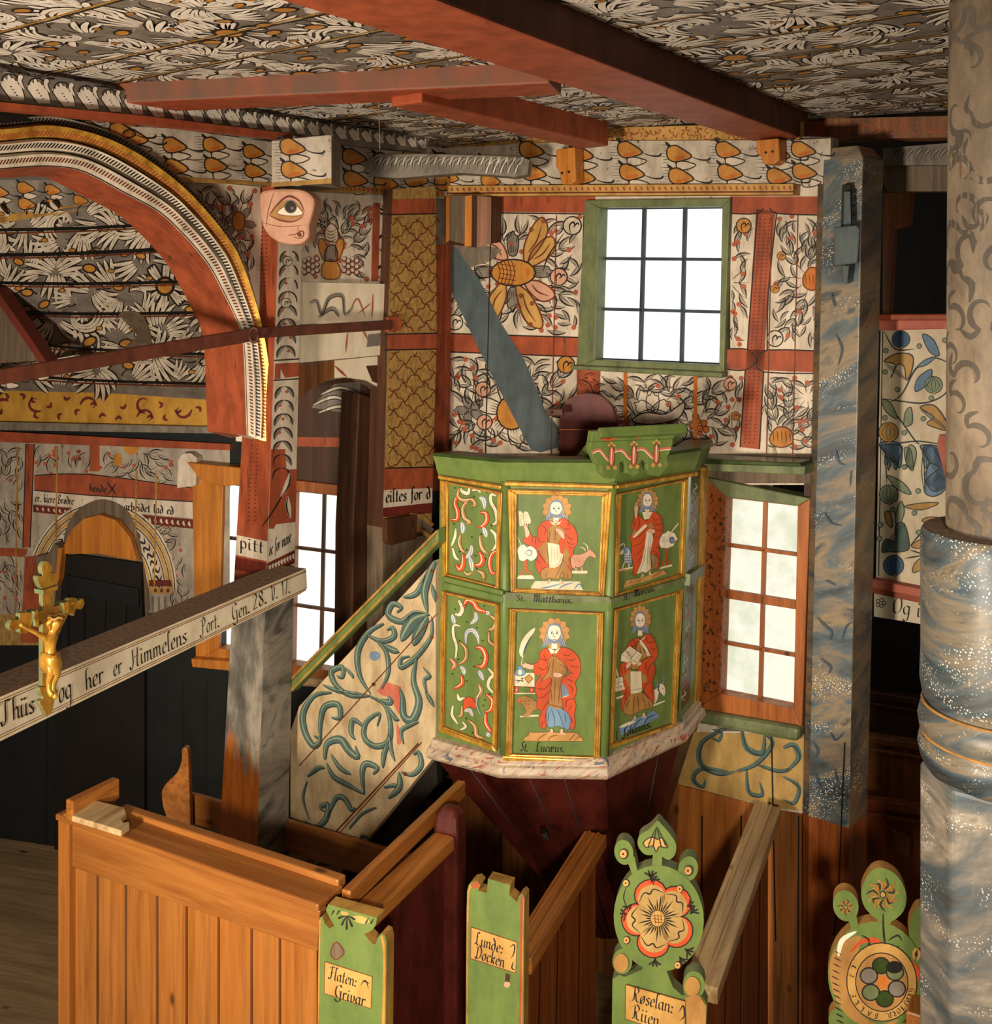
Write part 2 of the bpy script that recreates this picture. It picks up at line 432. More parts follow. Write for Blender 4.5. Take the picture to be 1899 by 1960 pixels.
# broad-nib lettering: strokes in units of the x-height, y up
GL = {
 'a': (.62, '.5,.8 .28,1 .06,.7 .06,.25 .2,0 .45,.22;.5,1 .47,.3 .56,0 .7,.12'), 'b': (.6, '.12,1.8 .1,.3 .25,0 .5,.3 .45,.85 .25,.95 .12,.75'),
 'c': (.5, '.48,.8 .3,1 .08,.6 .12,.15 .3,0 .5,.2'), 'd': (.62, '.5,.55 .45,.1 .2,0 .06,.45 .2,.9 .45,.8 .5,.5 .4,1.3 .12,1.75'),
 'e': (.5, '.1,.5 .42,.62 .4,.95 .25,1 .06,.6 .1,.15 .28,0 .48,.2'), 'f': (.4, '.5,1.7 .32,1.85 .2,1.5 .18,.2 .1,-.5;.02,1 .42,1'),
 'g': (.62, '.5,.85 .28,1 .06,.7 .08,.25 .28,.05 .48,.3;.52,1 .5,-.3 .3,-.75 .06,-.55'), 'h': (.62, '.3,1.85 .12,1.7 .12,0;.12,.7 .32,1 .5,.75 .5,.2 .6,0'),
 'i': (.3, '.1,1 .1,.2 .2,0 .3,.12;.06,1.5 .16,1.36'), 'j': (.3, '.2,1 .18,-.3 .02,-.7;.14,1.5 .24,1.36'), 'k': (.58, '.3,1.8 .12,1.65 .12,0;.12,.5 .4,1 .45,.75 .2,.5;.22,.5 .5,0'),
 'l': (.3, '.3,1.75 .12,1.8 .1,.2 .2,0 .3,.1'), 'm': (.95, '.08,1 .1,0;.1,.7 .28,1 .42,.8 .42,0;.42,.7 .62,1 .76,.75 .76,.2 .88,0'),
 'n': (.62, '.08,1 .1,0;.1,.7 .32,1 .48,.75 .48,.2 .6,0'), 'o': (.55, '.28,1 .06,.6 .1,.12 .28,0 .48,.4 .44,.88 .28,1'),
 'p': (.6, '.1,1 .1,-.75;.1,.75 .3,1 .5,.7 .46,.15 .28,0 .1,.2'), 'r': (.45, '.08,1 .1,0;.1,.65 .26,1 .42,.85'),
 's': (.45, '.42,.85 .26,1 .08,.8 .22,.55 .4,.3 .28,.02 .04,.15'), 't': (.4, '.18,1.5 .16,.2 .26,0 .4,.12;.02,1 .38,1'),
 'u': (.62, '.08,1 .08,.25 .2,0 .46,.25;.48,1 .48,.2 .6,0'), 'v': (.55, '.08,1 .1,.2 .26,0 .46,.4 .4,1'), 'y': (.6, '.08,1 .1,.3 .28,.1 .46,.4;.48,1 .42,-.4 .1,-.7'),
 'ü': (.62, '.08,1 .08,.25 .2,0 .46,.25;.48,1 .48,.2 .6,0;.1,1.5 .2,1.34;.36,1.5 .46,1.34'), 'ø': (.55, '.28,1 .06,.6 .1,.12 .28,0 .48,.4 .44,.88 .28,1;.02,-.1 .52,1.1'),
 'æ': (.9, '.4,.85 .25,1 .06,.6 .12,.1 .35,.1;.42,1 .42,.1 .6,0 .82,.2;.44,.5 .76,.6 .72,.95 .56,1 .44,.8'),
 'B': (.9, '.3,1.8 .28,0 .1,.2;.1,1.6 .5,1.9 .75,1.5 .35,1 .8,.7 .6,0 .25,0'), 'D': (.95, '.35,1.7 .3,0 .12,.15;.05,1.5 .5,1.9 .88,1.2 .7,.15 .3,0'),
 'E': (.8, '.7,1.7 .4,1.85 .15,1.5 .35,1.05 .6,1;.35,1.02 .08,.6 .25,.05 .7,.2'), 'F': (.8, '.1,1.5 .3,1.8 .8,1.8;.42,1.8 .4,.2 .2,0 .04,.2;.3,1 .65,1'),
 'G': (.9, '.75,1.6 .5,1.9 .15,1.5 .1,.6 .35,.1 .7,.3;.72,1 .72,-.3 .45,-.6 .1,-.3;.5,.95 .85,1'), 'H': (1.05, '-.1,.2 .1,-.15 .3,.4 .3,1.6 .5,1.85;.3,.9 .8,1.05;.85,1.8 .75,.2 .9,0;.05,1.5 .3,1.75'),
 'I': (.5, '.05,1.6 .3,1.85 .3,.2 .1,0'), 'J': (.7, '-.1,.1 .1,-.3 .35,0 .4,1.5 .6,1.85;.1,1.5 .4,1.7'), 'K': (.95, '.1,1.55 .32,1.8 .3,0;.75,1.8 .35,.95 .5,.6 .85,0'),
 'L': (.8, '.55,1.7 .4,1.9 .28,1.5 .3,.3 .1,.05 .2,.25 .5,.0 .78,.2;.1,1.1 .5,1.25'), 'M': (1.1, '.02,1.6 .2,1.85 .22,0;.22,1.4 .5,1.85 .58,0;.58,1.4 .85,1.85 .92,.2 1.05,0'),
 'O': (.85, '.42,1.85 .1,1.2 .15,.2 .42,0 .75,.6 .7,1.5 .42,1.85'), 'P': (.85, '-.1,.1 .1,-.25 .35,.2 .35,1.7;.05,1.5 .45,1.9 .8,1.4 .6,.95 .36,1'),
 'R': (.95, '.1,.1 .3,.2 .3,1.7;.02,1.5 .45,1.9 .78,1.4 .5,1 .32,1;.45,1 .6,.2 .9,0'), 'S': (.75, '.65,1.6 .45,1.88 .2,1.55 .35,1.1 .6,.6 .4,.02 .05,.3'),
 'T': (.9, '-.05,.2 .15,-.2 .4,.2 .42,1.6 .65,1.85;.0,1.5 .3,1.8 .85,1.7'), 'V': (.7, '.05,1.5 .2,1.8 .2,.3 .35,0 .6,1 .5,1.6'), 'A': (.8, '.0,0 .4,1.8;.4,1.8 .72,0;.16,.7 .62,.7'),
 'N': (.9, '.1,0 .12,1.8;.12,1.8 .7,0;.7,0 .72,1.8'), 'Ø': (.85, '.42,1.85 .1,1.2 .15,.2 .42,0 .75,.6 .7,1.5 .42,1.85;.05,-.1 .8,2.0'),
 '1': (.4, '.05,1.3 .25,1.7 .22,0'), '2': (.65, '.05,1.4 .3,1.7 .5,1.3 .08,.05;.08,.05 .6,.1'), '7': (.55, '.05,1.6 .5,1.65 .2,0'),
 '8': (.6, '.3,.9 .08,1.3 .3,1.7 .5,1.3 .3,.9 .06,.4 .3,0 .55,.4 .3,.9'), '.': (.34, '.05,.2 .22,-.02'), ',': (.3, '.12,.1 .04,-.2'), ':': (.34, '.05,.2 .2,.0;.08,.85 .23,.65'),
 ';': (.3, '.12,.1 .04,-.2;.06,.85 .2,.65'), ' ': (.45, ''), '-': (.5, '.05,.5 .4,.5'),
}
def text(br, s, p0, p1, up, col='black', l=6, nib=.11, fill=True):
    """one line of lettering from p0 to p1; up = vector of one x-height; letters spread to fill the line"""
    tot = sum(GL[c][0] + .1 for c in s); dx, dy = (p1[0]-p0[0])/tot, (p1[1]-p0[1])/tot
    x = 0.0
    for c in s:
        w, d = GL[c]
        for st in d.split(';') if d else []:
            pts = [tuple(map(float, q.split(','))) for q in st.split()]
            q = cr(pts, 5); A, B = [], []
            for a, b in q:
                for lst, sg in ((A, 1), (B, -1)):
                    u = x + a + sg*nib*.8; v = b + sg*nib*.55
                    lst.append(br.at(p0[0] + u*dx + v*up[0], p0[1] + u*dy + v*up[1], l))
            N = len(q) - 1
            br.mb.mesh(A + B, [(i, i+1, N+2+i, N+1+i) for i in range(N)], col)
        x += w + .1
# ---------------------------------------------------------------- main planes of the building
PN = vplane(1355, 4.70, .8, -.6)        # north wall of the nave
PA = vplane(540, 4.60, .6, .8)          # wall of the chancel arch
PC = vplane(620, 5.75, 1.885, -.5)      # north wall of the chancel, beyond the arch
PB = vplane(586, 4.42, .39, .92)        # face of the rood beam
PR = vplane(1680, 4.62, .8, -.6)        # face of the gallery front, right
CEIL_H = .765
C0 = Vector((-.2, 5.53, 0))             # corner of arch wall and north wall, in plan
rnd = random.Random(7)

def project(p):
    q = p - O
    return (CX + q.x/q.y*F, CY - q.z/q.y*F) if q.y > .05 else (9e9, 9e9)
def poisson(x0, y0, x1, y1, r, seed, ok=None, tries=14):
    g = random.Random(seed); pts = []; cell = {}
    n = int((x1-x0)*(y1-y0)/(r*r)*tries/2)
    for _ in range(n):
        x, y = g.uniform(x0, x1), g.uniform(y0, y1)
        if ok and not ok(x, y): continue
        i, j = int(x//r), int(y//r)
        if any((x-a)**2 + (y-b)**2 < r*r for di in (-1, 0, 1) for dj in (-1, 0, 1) for a, b in cell.get((i+di, j+dj), ())): continue
        cell.setdefault((i, j), []).append((x, y)); pts.append((x, y))
    return pts

# ---------------------------------------------------------------- acanthus painting used on ceilings
def wing(br, x, y, a, L, g, white, n=6, fan=.17, bend=None):
    """a feathered leaf: long pale strokes side by side on a black ground"""
    bend = g.uniform(-.9, .9) if bend is None else bend
    rows = []
    for i in range(n):
        k = i - (n-1)/2; b = a + k*fan
        rows.append(br.arcpts(x - k*L*.1*sin(a), y + k*L*.1*cos(a), b, L*(1 - .055*k*k/n*6*.5)*g.uniform(.86, 1.0), bend + k*.06, 5))
    for p in rows: br.stroke(p, L*.25, 'black', 0, 'w', 2)
    for p in rows: br.stroke(p, L*.135, white, 1, 'w', 2)
    for p in rows[::2]: br.stroke(p[1:4], L*.022, 'gray', 2, 't', 2)
def cscroll(br, x, y, a, s, g, white):
    """a big curled acanthus: three pale bands round an eye, a comb of feathers on its back"""
    fl = g.choice((-1, 1)); sw = g.uniform(3.9, 4.9)
    spir = lambda k0, k1, n=11: [(x + s*(k0 + (k1-k0)*i/n)*cos(a + fl*sw*i/n), y + s*(k0 + (k1-k0)*i/n)*sin(a + fl*sw*i/n)) for i in range(n+1)]
    for i in range(9):
        t = -.04 + i*.072; b = a + fl*sw*t; r0 = s*(1.0 - .45*t)
        br.outlined(br.arcpts(x + r0*cos(b), y + r0*sin(b), b - fl*.75, s*g.uniform(.5, .7), fl*.8, 4), s*.19, s*.07, white, 'black', 0, 'w', 2)
    br.stroke(spir(.86, .16), s*.78, 'black', 2, 'c', 1)
    for k, w in ((1.04, .17), (.84, .17), (.66, .13)): br.stroke(spir(k, .22 + (k-.66)*.2), s*w, white, 3, 'c', 1)
    br.stroke(spir(.94, .26)[:8], s*.035, 'gray', 4, 't', 1)
    for i in range(4):
        b = a + fl*(.6 + i*.75); br.stroke([(x + s*.1*cos(b), y + s*.1*sin(b)), (x + s*.4*cos(b + .4*fl), y + s*.4*sin(b + .4*fl))], s*.12, white, 4, 't', 3)
def rosette(br, x, y, s, g, n=9, white='white_ceiling', eye='ochre'):
    for i in range(n):
        b = 2*pi*i/n + g.uniform(-.1, .1)
        for d in (-.16, .0, .16): br.stroke(br.arcpts(x + s*.3*cos(b+d), y + s*.3*sin(b+d), b + d*.7, s*.76, .2, 3), s*.3, 'black', 0, 'w', 2)
        for d in (-.16, .0, .16): br.stroke(br.arcpts(x + s*.3*cos(b+d), y + s*.3*sin(b+d), b + d*.7, s*.68, .2, 3), s*.14, white, 1, 'w', 2)
    br.ell(x, y, s*.42, s*.42, 'black', 3); br.ell(x, y, s*.3, s*.3, eye, 4); br.stroke([(x-s*.2, y), (x, y-s*.12), (x+s*.15, y)], s*.06, 'amber', 5, 't')
def eggs(br, x, y, a, s, eye='ochre'):
    br.ell(x, y, s*1.3, s*.85, 'black', 3, a, 14); br.ell(x, y, s, s*.58, eye, 4, a, 14)
    br.stroke([(x - s*.5*cos(a), y - s*.5*sin(a)), (x + s*.3*cos(a+.4), y + s*.3*sin(a+.4))], s*.14, 'amber', 5, 't', 2)
def carpet(br, x0, y0, x1, y1, r, seed, ok, white='white_ceiling'):
    g = random.Random(seed); big = poisson(x0, y0, x1, y1, r, seed, ok)
    for i, (x, y) in enumerate(big):
        br.lift = (i % 9)*4e-5; k = g.random(); a = g.uniform(0, 2*pi)
        if k < .5: cscroll(br, x, y, a, r*.46, g, white)
        elif k < .68: rosette(br, x, y, r*.5, g, 8, white)
        else:
            for d in (0, 2.3, 4.2): wing(br, x + r*.06*cos(a+d), y + r*.06*sin(a+d), a + d, r*.6, g, white, 5)
    for i, (x, y) in enumerate(poisson(x0, y0, x1, y1, r*.32, seed+1, lambda x, y: ok(x, y) and all(hypot(x-a, y-b) > r*.42 for a, b in big))):
        br.lift = (i % 7)*4e-5 + 3e-4; k = g.random(); a = g.uniform(0, 6.3)
        if k < .28: eggs(br, x, y, g.uniform(-.5, .5), r*g.uniform(.07, .13))
        else:
            wing(br, x - r*.16*cos(a), y - r*.16*sin(a), a, r*g.uniform(.4, .58), g, white, g.choice((3, 4, 5)))
            if g.random() < .4: eggs(br, x + r*.16*cos(a+1.4), y + r*.16*sin(a+1.4), 0, r*.06)
    for i, (x, y) in enumerate(poisson(x0, y0, x1, y1, r*.3, seed+2, ok)):
        br.lift = (i % 7)*4e-5; a = g.uniform(0, 6.3)
        br.stroke(br.arcpts(x, y, a, r*.3, 1.2, 4), r*.04, 'black', 0, 'c', 2)
        for j in range(3): br.ell(x + j*r*.05*cos(a+2), y + j*r*.05*sin(a+2), r*.013, r*.013, white, 0, 0, 6)
    br.lift = 0

# ---------------------------------------------------------------- floor and ceiling
mb = MB(); seams = MB()
for k in range(-12, 18):                                   # floor boards running along the chancel wall
    a = Vector((-.966, .26, 0)); n = Vector((.26, .966, 0)); c = Vector((-1.5, 3.5, 0)) + n*(k*.19)
    g = .004
    mb.prism([c - a*4, c + a*4, c + a*4 + n*(.19-g), c - a*4 + n*(.19-g)], (0, 0, -.03), 'floor_wood')
struct('floor', mb)
mb = MB(); q = O + Z*CEIL_H
outline = [Vector((-3.45, 1.2, 0)), Vector((2.6, 1.2, 0)), Vector((3.0, 5.2, 0)), C0 + XW*1.9 + YW*.35, C0 + YW*.1]
mb.prism([Vector((p.x, p.y, q.z)) for p in outline], (0, 0, .05), 'gray')
cf = lambda u, v, off: Vector((C0.x, C0.y, q.z - off)) + XW*u + YW*v
br = Brush(mb, cf)
def seen(u, v):
    x, y = project(cf(u, v, 0)); 
    return -60 < x < 1900 and -60 < y < 330
carpet(br, -1.2, -5, 4.2, .3, .25, 11, seen)
v = .12; g = random.Random(3)
while v > -4.6:                                            # open joints between the ceiling boards
    br.stroke([(-1.5 + i*.55, v + g.uniform(-.006, .006)) for i in range(11)], .01, 'black', 7, 'k', 1)
    br.stroke([(-1.5 + i*.55, v - .011 + g.uniform(-.003, .003)) for i in range(11)], .012, 'gold_dull', 6, 'k', 1)
    v -= g.uniform(.2, .42)
struct('ceiling', mb)

# ---------------------------------------------------------------- wall pieces with openings
def wall_grid(mb, pl, outer, holes, t, mat):
    xs = sorted({outer[0], outer[2], *[h[0] for h in holes], *[h[2] for h in holes]})
    ys = sorted({outer[1], outer[3], *[h[1] for h in holes], *[h[3] for h in holes]})
    for i in range(len(xs)-1):
        for j in range(len(ys)-1):
            mx, my = (xs[i]+xs[i+1])/2, (ys[j]+ys[j+1])/2
            if any(h[0] < mx < h[2] and h[1] < my < h[3] for h in holes): continue
            mb.slab(pl, [(xs[i], ys[j]), (xs[i+1], ys[j]), (xs[i+1], ys[j+1]), (xs[i], ys[j+1])], t, mat)
def dots(br, poly, n, seed, col='red_dot', r=5):
    g = random.Random(seed); xs = [p[0] for p in poly]; ys = [p[1] for p in poly]
    for _ in range(n):
        x, y = g.uniform(min(xs), max(xs)), g.uniform(min(ys), max(ys))
        if inside(x, y, poly): br.ell(x, y, r, r, col, 3, 0, 8)
def bud(br, x, y, r, fill='white'):
    br.ell(x, y, r*1.1, r*1.1, 'black', 4); br.ell(x, y, r*.95, r*.95, fill, 5)
    br.stroke([(x-r*.2, y+r*.9), (x-r*.3, y), (x+r*.1, y-r*.4), (x+r*.3, y), (x, y+r*.2)], r*.2, 'black', 6)
    br.stroke([(x+r*.2, y+r*.1), (x+r*.6, y-r*.3), (x+r*.8, y)], r*.18, 'black', 6)
def fronds(br, poly, hubs, seed, r=30, size=1.0, fill='gray_wash', edge='black'):
    """curled leaves in pairs along stems that stream away from the flowers across a panel"""
    g = random.Random(seed); xs = [p[0] for p in poly]; ys = [p[1] for p in poly]; took = []
    ok = lambda x, y: inside(x, y, poly) and all(hypot(x-h[0], y-h[1]) > h[2]*.8 for h in hubs)
    def put(x, y, a, L, bend):
        p = br.arcpts(x, y, a, L, bend); m = p[3]
        if not (ok(*m) and ok(*p[-1])) or any((m[0]-q[0])**2 + (m[1]-q[1])**2 < (r*.36)**2 for q in took): return
        took.append(m); br.lift = (len(took) % 8)*4e-5; sg = 1 if bend >= 0 else -1
        off = lambda k: [(X + sg*L*k*sin(pi*i/6)*sin(a), Y - sg*L*k*sin(pi*i/6)*cos(a)) for i, (X, Y) in enumerate(p)]
        br.stroke(off(-.02), L*.2, fill, 0, 't', 2); br.stroke(off(.08), L*.085, edge, 1, 't', 2); br.stroke(off(-.13)[:5], L*.035, edge, 1, 't', 2)
    for h in hubs:
        n = int(7 + h[2]/9); a0 = g.uniform(0, 6)
        for k in range(n):
            a = a0 + 2*pi*k/n; c = g.uniform(-.10, .10); x, y = h[0] + h[2]*.8*cos(a), h[1] + h[2]*.8*sin(a); path = [(x, y)]
            for q in range(16):
                x += cos(a)*r*.42; y += sin(a)*r*.42; a += c
                if not inside(x, y, poly): break
                path.append((x, y))
                for sd in (-1, 1): put(x, y, a + sd*.75, r*1.35*size*g.uniform(.85, 1.1), -sd*.9 if q % 2 else sd*.8)
            if len(path) > 3: br.stroke(path, r*.07, edge, 0, 'c', 2)
    for x, y in poisson(min(xs), min(ys), max(xs), max(ys), r*.5, seed, ok):
        h = min(hubs, key=lambda h: hypot(x-h[0], y-h[1]) - h[2]); a = atan2(y-h[1], x-h[0]) + g.uniform(-.6, .6)
        put(x, y, a, r*1.25*size*g.uniform(.75, 1.1), g.choice((-1, 1))*g.uniform(.5, 1.1))
    br.lift = 0
def petals(br, x, y, r0, L, n, a0=0.0, fill='gray_leaf', edge='black', wid=.5, hatch=True):
    for i in range(n):
        a = a0 + 2*pi*i/n; u = (cos(a), sin(a)); w = L*wid
        pt = lambda f, s: (x + u[0]*(r0 + L*f) - u[1]*w*s, y + u[1]*(r0 + L*f) + u[0]*w*s)
        br.blob([pt(-.1, -.35), pt(.35, -.62), pt(.75, -.55), pt(.82, -.25), pt(1, 0), pt(.82, .25), pt(.75, .55), pt(.35, .62), pt(-.1, .35)], max(1.2, L*.05), fill, edge, 1)
        if hatch:
            for k in (-.3, -.1, .1, .3): br.stroke([pt(0, k), pt(.45 - abs(k)*.4, k*1.1)], max(1, L*.05), edge, 3, 'c', 2)
def seams_px(br, xs, y0, y1, col='brown_line', w=1.6, lean=0.0, l=8):
    for x in xs: br.stroke([(x, y0), (x - lean*.5, (y0+y1)/2), (x - lean, y1)], w, col, l, 'k', 2)
def tulips(br, x0, x1, ya, yb, step, seed=0, n=2, grow=1.0):
    """rows of ochre bulbs with curled black tails, between the curves ya(x) and yb(x)"""
    g = random.Random(seed)
    x = x0; c = 0
    while x < x1:
        for r in range(n):
            f = (r + .5)/n; h = yb(x) - ya(x); y = ya(x) + h*f + (h*.06 if c % 2 else -h*.03)
            s = h/n*.36; xx = x + r*step*.04
            br.stroke([(xx-s*1.2, y-s*1.5), (xx-s*.3, y-s*.4), (xx+s*.2, y+s*1.4)], s*.5, 'black', 1)
            for k in range(7): br.stroke([(xx - s*(1.5+.9*g.random()), y-s*1.1+k*s*.36), (xx-s*.7, y-s*1.1+k*s*.36)], s*.1, 'black', 1, 'r', 2)
            br.blob([(xx-s*.9, y-s*.7), (xx, y-s*1.05), (xx+s*.8, y-s*.7), (xx+s*2.1, y+s*.3), (xx+s*.9, y+s*.85), (xx-.2*s, y+s*.95), (xx-s*.9, y+s*.4)], s*.17, 'ochre', 'black', 2)
            br.stroke([(xx-s*.2, y+s*.65), (xx+s*.6, y+s*.55), (xx+s*1.3, y+s*.3)], s*.5, 'orange', 4)
            br.stroke([(xx+s*1.7, y+s*.2), (xx+s*3, y+s*.7), (xx+s*4.1, y+s*.75), (xx+s*4.4, y+s*.4)], s*.3, 'black', 3, 'r')
            br.blob([(xx+s*.2, y+s*1.1), (xx+s*.9, y+s*.9), (xx+s*1.8, y+s*1.05), (xx+s*2.6, y+s*1.4), (xx+s*1.6, y+s*1.9), (xx+s*.4, y+s*1.9)], s*.14, 'white', 'black', 1)
        x += step; c += 1
def rope_band(br, pts0, pts1, n, col='red', l=2, w=.35):
    """short slanting dashes along a band between two straight edges"""
    for i in range(n):
        t = (i+.5)/n; L = lambda p, t: (p[0][0] + (p[1][0]-p[0][0])*t, p[0][1] + (p[1][1]-p[0][1])*t)
        a, b = L(pts0, t), L(pts1, t + .3/n); h = hypot(b[0]-a[0], b[1]-a[1])
        br.stroke([(a[0]+(b[0]-a[0])*.15, a[1]+(b[1]-a[1])*.15), ((a[0]+b[0])/2-h*.15, (a[1]+b[1])/2), (a[0]+(b[0]-a[0])*.85, a[1]+(b[1]-a[1])*.85)], h*w, col, l, 't', 2)
def scrollwork(br, poly, seed, r, col='red', l=1, w=.16):
    g = random.Random(seed); xs = [p[0] for p in poly]; ys = [p[1] for p in poly]
    for x, y in poisson(min(xs), min(ys), max(xs), max(ys), r, seed, lambda x, y: inside(x, y, poly)):
        a = g.uniform(0, 6.3); fl = g.choice((-1, 1)); p = []
        for i in range(8):
            t = i/7; q = r*(.75 - .55*t); p.append((x + q*cos(a+fl*4.2*t), y + q*sin(a+fl*4.2*t)))
        if all(inside(*k, poly) for k in p):
            br.stroke(p, r*w*1.5, col, l, 'c', 2)
        b = a + 2.5
        q = [(x, y), (x+r*.35*cos(b), y+r*.35*sin(b)), (x+r*.5*cos(b+.7), y+r*.5*sin(b+.7))]
        if all(inside(*k, poly) for k in q): br.stroke(q, r*w*1.3, col, l, 't', 3)

# ---------------------------------------------------------------- north wall of the nave
UPW = (1128, 392, 1398, 706); LOW = (1372, 928, 1548, 1400)
mb = MB()
wall_grid(mb, PN, (836, 262, 1590, 2120), [UPW, LOW], .09, 'white')
# the right window opening carries on down to its sill; boards under the paint line are bare wood
br = Brush(mb, PN)
for pts in ([(840, 372), (1140, 376), (1140, 408), (840, 404)], [(1398, 376), (1588, 376), (1588, 412), (1398, 408)],
            [(848, 638), (1112, 646), (1110, 682), (848, 672)], [(1392, 668), (1588, 672), (1588, 714), (1390, 706)],
            [(1448, 400), (1485, 404), (1470, 560), (1455, 860), (1418, 856), (1432, 640)], [(1104, 700), (1150, 706), (1148, 770), (1104, 770)]):
    br.poly(pts, 'red', 1)
for a in ([(842, 406), (1140, 410)], [(848, 638), (1112, 646)], [(848, 673), (1110, 683)], [(1392, 668), (1432, 669), (1450, 690)], [(1390, 707), (1428, 708), (1450, 690)],
          [(1588, 673), (1470, 670), (1450, 690)], [(1588, 715), (1462, 712), (1450, 690)], [(1450, 408), (1433, 640), (1432, 669)], [(1487, 408), (1471, 560), (1469, 670)], [(1427, 708), (1417, 856)], [(1462, 712), (1454, 860)], [(1402, 409), (1448, 409), (1462, 398)], [(1588, 412), (1490, 409), (1474, 398)],
          [(857, 410), (855, 640)], [(1118, 412), (1112, 644)]):
    br.stroke(a, 2.6, 'black', 3, 'k', 3)
for x in range(1424, 1446, 9):
    for y in range(420, 850, 7): br.ell(x + (450-y*.05)*.0 + 33 - (y-400)*.07, y, 1.7, 1.7, 'red_dark', 3, 0, 6)
# upper left panel: the great turned flower
pl1 = [(858, 410), (1117, 412), (1111, 640), (857, 634)]
fronds(br, pl1, [(985, 520, 62)], 21, 27, 1.0)
dots(br, pl1, 46, 5)
petals(br, 982, 520, 36, 42, 4, 0, 'gray_leaf', 'black', .42)
for a0, r1 in ((-1.1, 92), (-.75, 72), (1.15, 95), (2.0, 80), (-2.3, 55), (.6, 62)):
    u, w_ = cos(a0), sin(a0); cxp, cyp = 985 + u*30, 520 + w_*24
    br.blob([(cxp-w_*9, cyp+u*9), (cxp+u*r1*.4-w_*20, cyp+w_*r1*.4+u*20), (cxp+u*r1*.8-w_*19, cyp+w_*r1*.8+u*19), (cxp+u*r1, cyp+w_*r1), (cxp+u*r1*.8+w_*10, cyp+w_*r1*.8-u*10), (cxp+u*r1*.3+w_*8, cyp+w_*r1*.3-u*8)], 3, 'plate' if r1 > 66 else 'pink', 'brown_line', 3)
    br.stroke([(cxp+u*r1*.2-w_*4, cyp+w_*r1*.2+u*4), (cxp+u*r1*.5-w_*9, cyp+w_*r1*.5+u*9), (cxp+u*r1*.85-w_*4, cyp+w_*r1*.85+u*4)], 3, 'brown_line', 5)
br.ell(983, 522, 44, 27, 'black', 6); br.ell(983, 522, 41, 24, 'ochre', 7)
for k in range(-2, 3): br.stroke([(966 + k*7, 500), (972 + k*7, 522), (966 + k*7, 545)], 2, 'brown_line', 8, 'k')
for y in (505, 514, 523, 532, 541): br.line(956, y, 988, y+5, 1.6, 'brown_line', 8)
br.ell(1010, 520, 5, 9, 'orange', 8)
bud(br, 1096, 432, 17); bud(br, 872, 617, 14); bud(br, 1070, 530, 16, 'pink')
br.stroke([(1080, 446), (1050, 490), (1040, 520)], 3, 'black', 4)
# lower left panel
pl2 = [(858, 676), (1108, 686), (1104, 860), (855, 866)]
fronds(br, pl2, [(978, 792, 60), (900, 785, 24)], 22, 27, 1.0)
dots(br, pl2, 34, 8)
petals(br, 978, 790, 24, 46, 6, .3, 'white', 'black', .5); petals(br, 900, 785, 6, 26, 5, .6, 'gray_leaf', 'black', .5, False)
br.ell(980, 790, 30, 34, 'black', 6); br.ell(980, 790, 27, 31, 'ochre', 7)
br.stroke([(966, 770), (972, 760), (982, 776), (992, 764), (1000, 778)], 3, 'brown_line', 8)
for x, y in ((925, 745), (928, 808)): bud(br, x, y, 14, 'pink')
bud(br, 1084, 698, 16, 'ochre')
# the wall beside and below the upper window
for poly, hubs, sd in (([(1405, 414), (1444, 414), (1428, 660), (1396, 660)], [(1396, 540, 10)], 31), ([(1490, 414), (1588, 414), (1588, 668), (1474, 664)], [(1552, 535, 22)], 32),
                       ([(1464, 716), (1588, 720), (1588, 860), (1456, 856)], [(1500, 835, 16), (1545, 760, 10)], 33), ([(1104, 715), (1392, 716), (1410, 858), (1104, 866)], [(1255, 790, 38), (1340, 812, 16)], 34),
                       ([(1394, 712), (1424, 714), (1414, 856), (1396, 856)], [(1400, 790, 8)], 35)):
    fronds(br, poly, hubs, sd, 25, 1.0); dots(br, poly, 16, sd)
bud(br, 1424, 432, 14, 'ochre'); bud(br, 1484, 648, 15); bud(br, 1398, 735, 12, 'pink'); bud(br, 1408, 796, 8, 'ochre'); bud(br, 1496, 490, 8, 'ochre'); bud(br, 1484, 553, 8, 'ochre')
br.blob([(1538, 530), (1552, 512), (1572, 520), (1574, 545), (1556, 556), (1540, 548)], 2.5, 'orange', 'brown_line', 4)
br.blob([(1474, 838), (1488, 818), (1512, 822), (1518, 846), (1500, 856), (1480, 852)], 2.5, 'ochre', 'brown_line', 4)
for k in range(5): br.stroke([(1480+k*8, 824), (1482+k*8, 846)], 2, 'brown_line', 6); br.stroke([(1542+k*7, 522), (1544+k*7, 546)], 1.6, 'brown_line', 6)
petals(br, 1250, 790, 4, 36, 6, .5, 'white', 'black', .55)
br.blob([(1210, 806), (1235, 790), (1275, 792), (1310, 770), (1300, 800), (1250, 812)], 2.5, 'white', 'black', 4)
for dx, dy in ((0, 0), (12, 4), (-10, 8), (4, 14), (16, 16), (-4, -9)): br.ell(1336+dx, 806+dy, 7, 7, 'brown_line', 4, 0, 10); br.ell(1336+dx, 806+dy, 5, 5, 'orange', 5, 0, 10)
# the blue trace of a lost stair brace painted straight across the boards
br.poly([(852, 478), (862, 470), (876, 476), (892, 500), (918, 535), (962, 622), (1005, 690), (1046, 790), (1068, 815), (1070, 856), (1036, 866), (1018, 862), (985, 800), (928, 690), (866, 560)], 'blue_plank', 9)
br.poly([(846, 460), (872, 455), (962, 478), (940, 500), (900, 512), (870, 478)], 'log', 8)
seams_px(br, (942,), 376, 870, 'black', 2.2, 12, 11); seams_px(br, (1066, 1478, 1528), 412, 870, 'brown_line', 2, 10, 10)
seams_px(br, (1198, 1332), 712, 850, 'orange', 7, 0, 10)
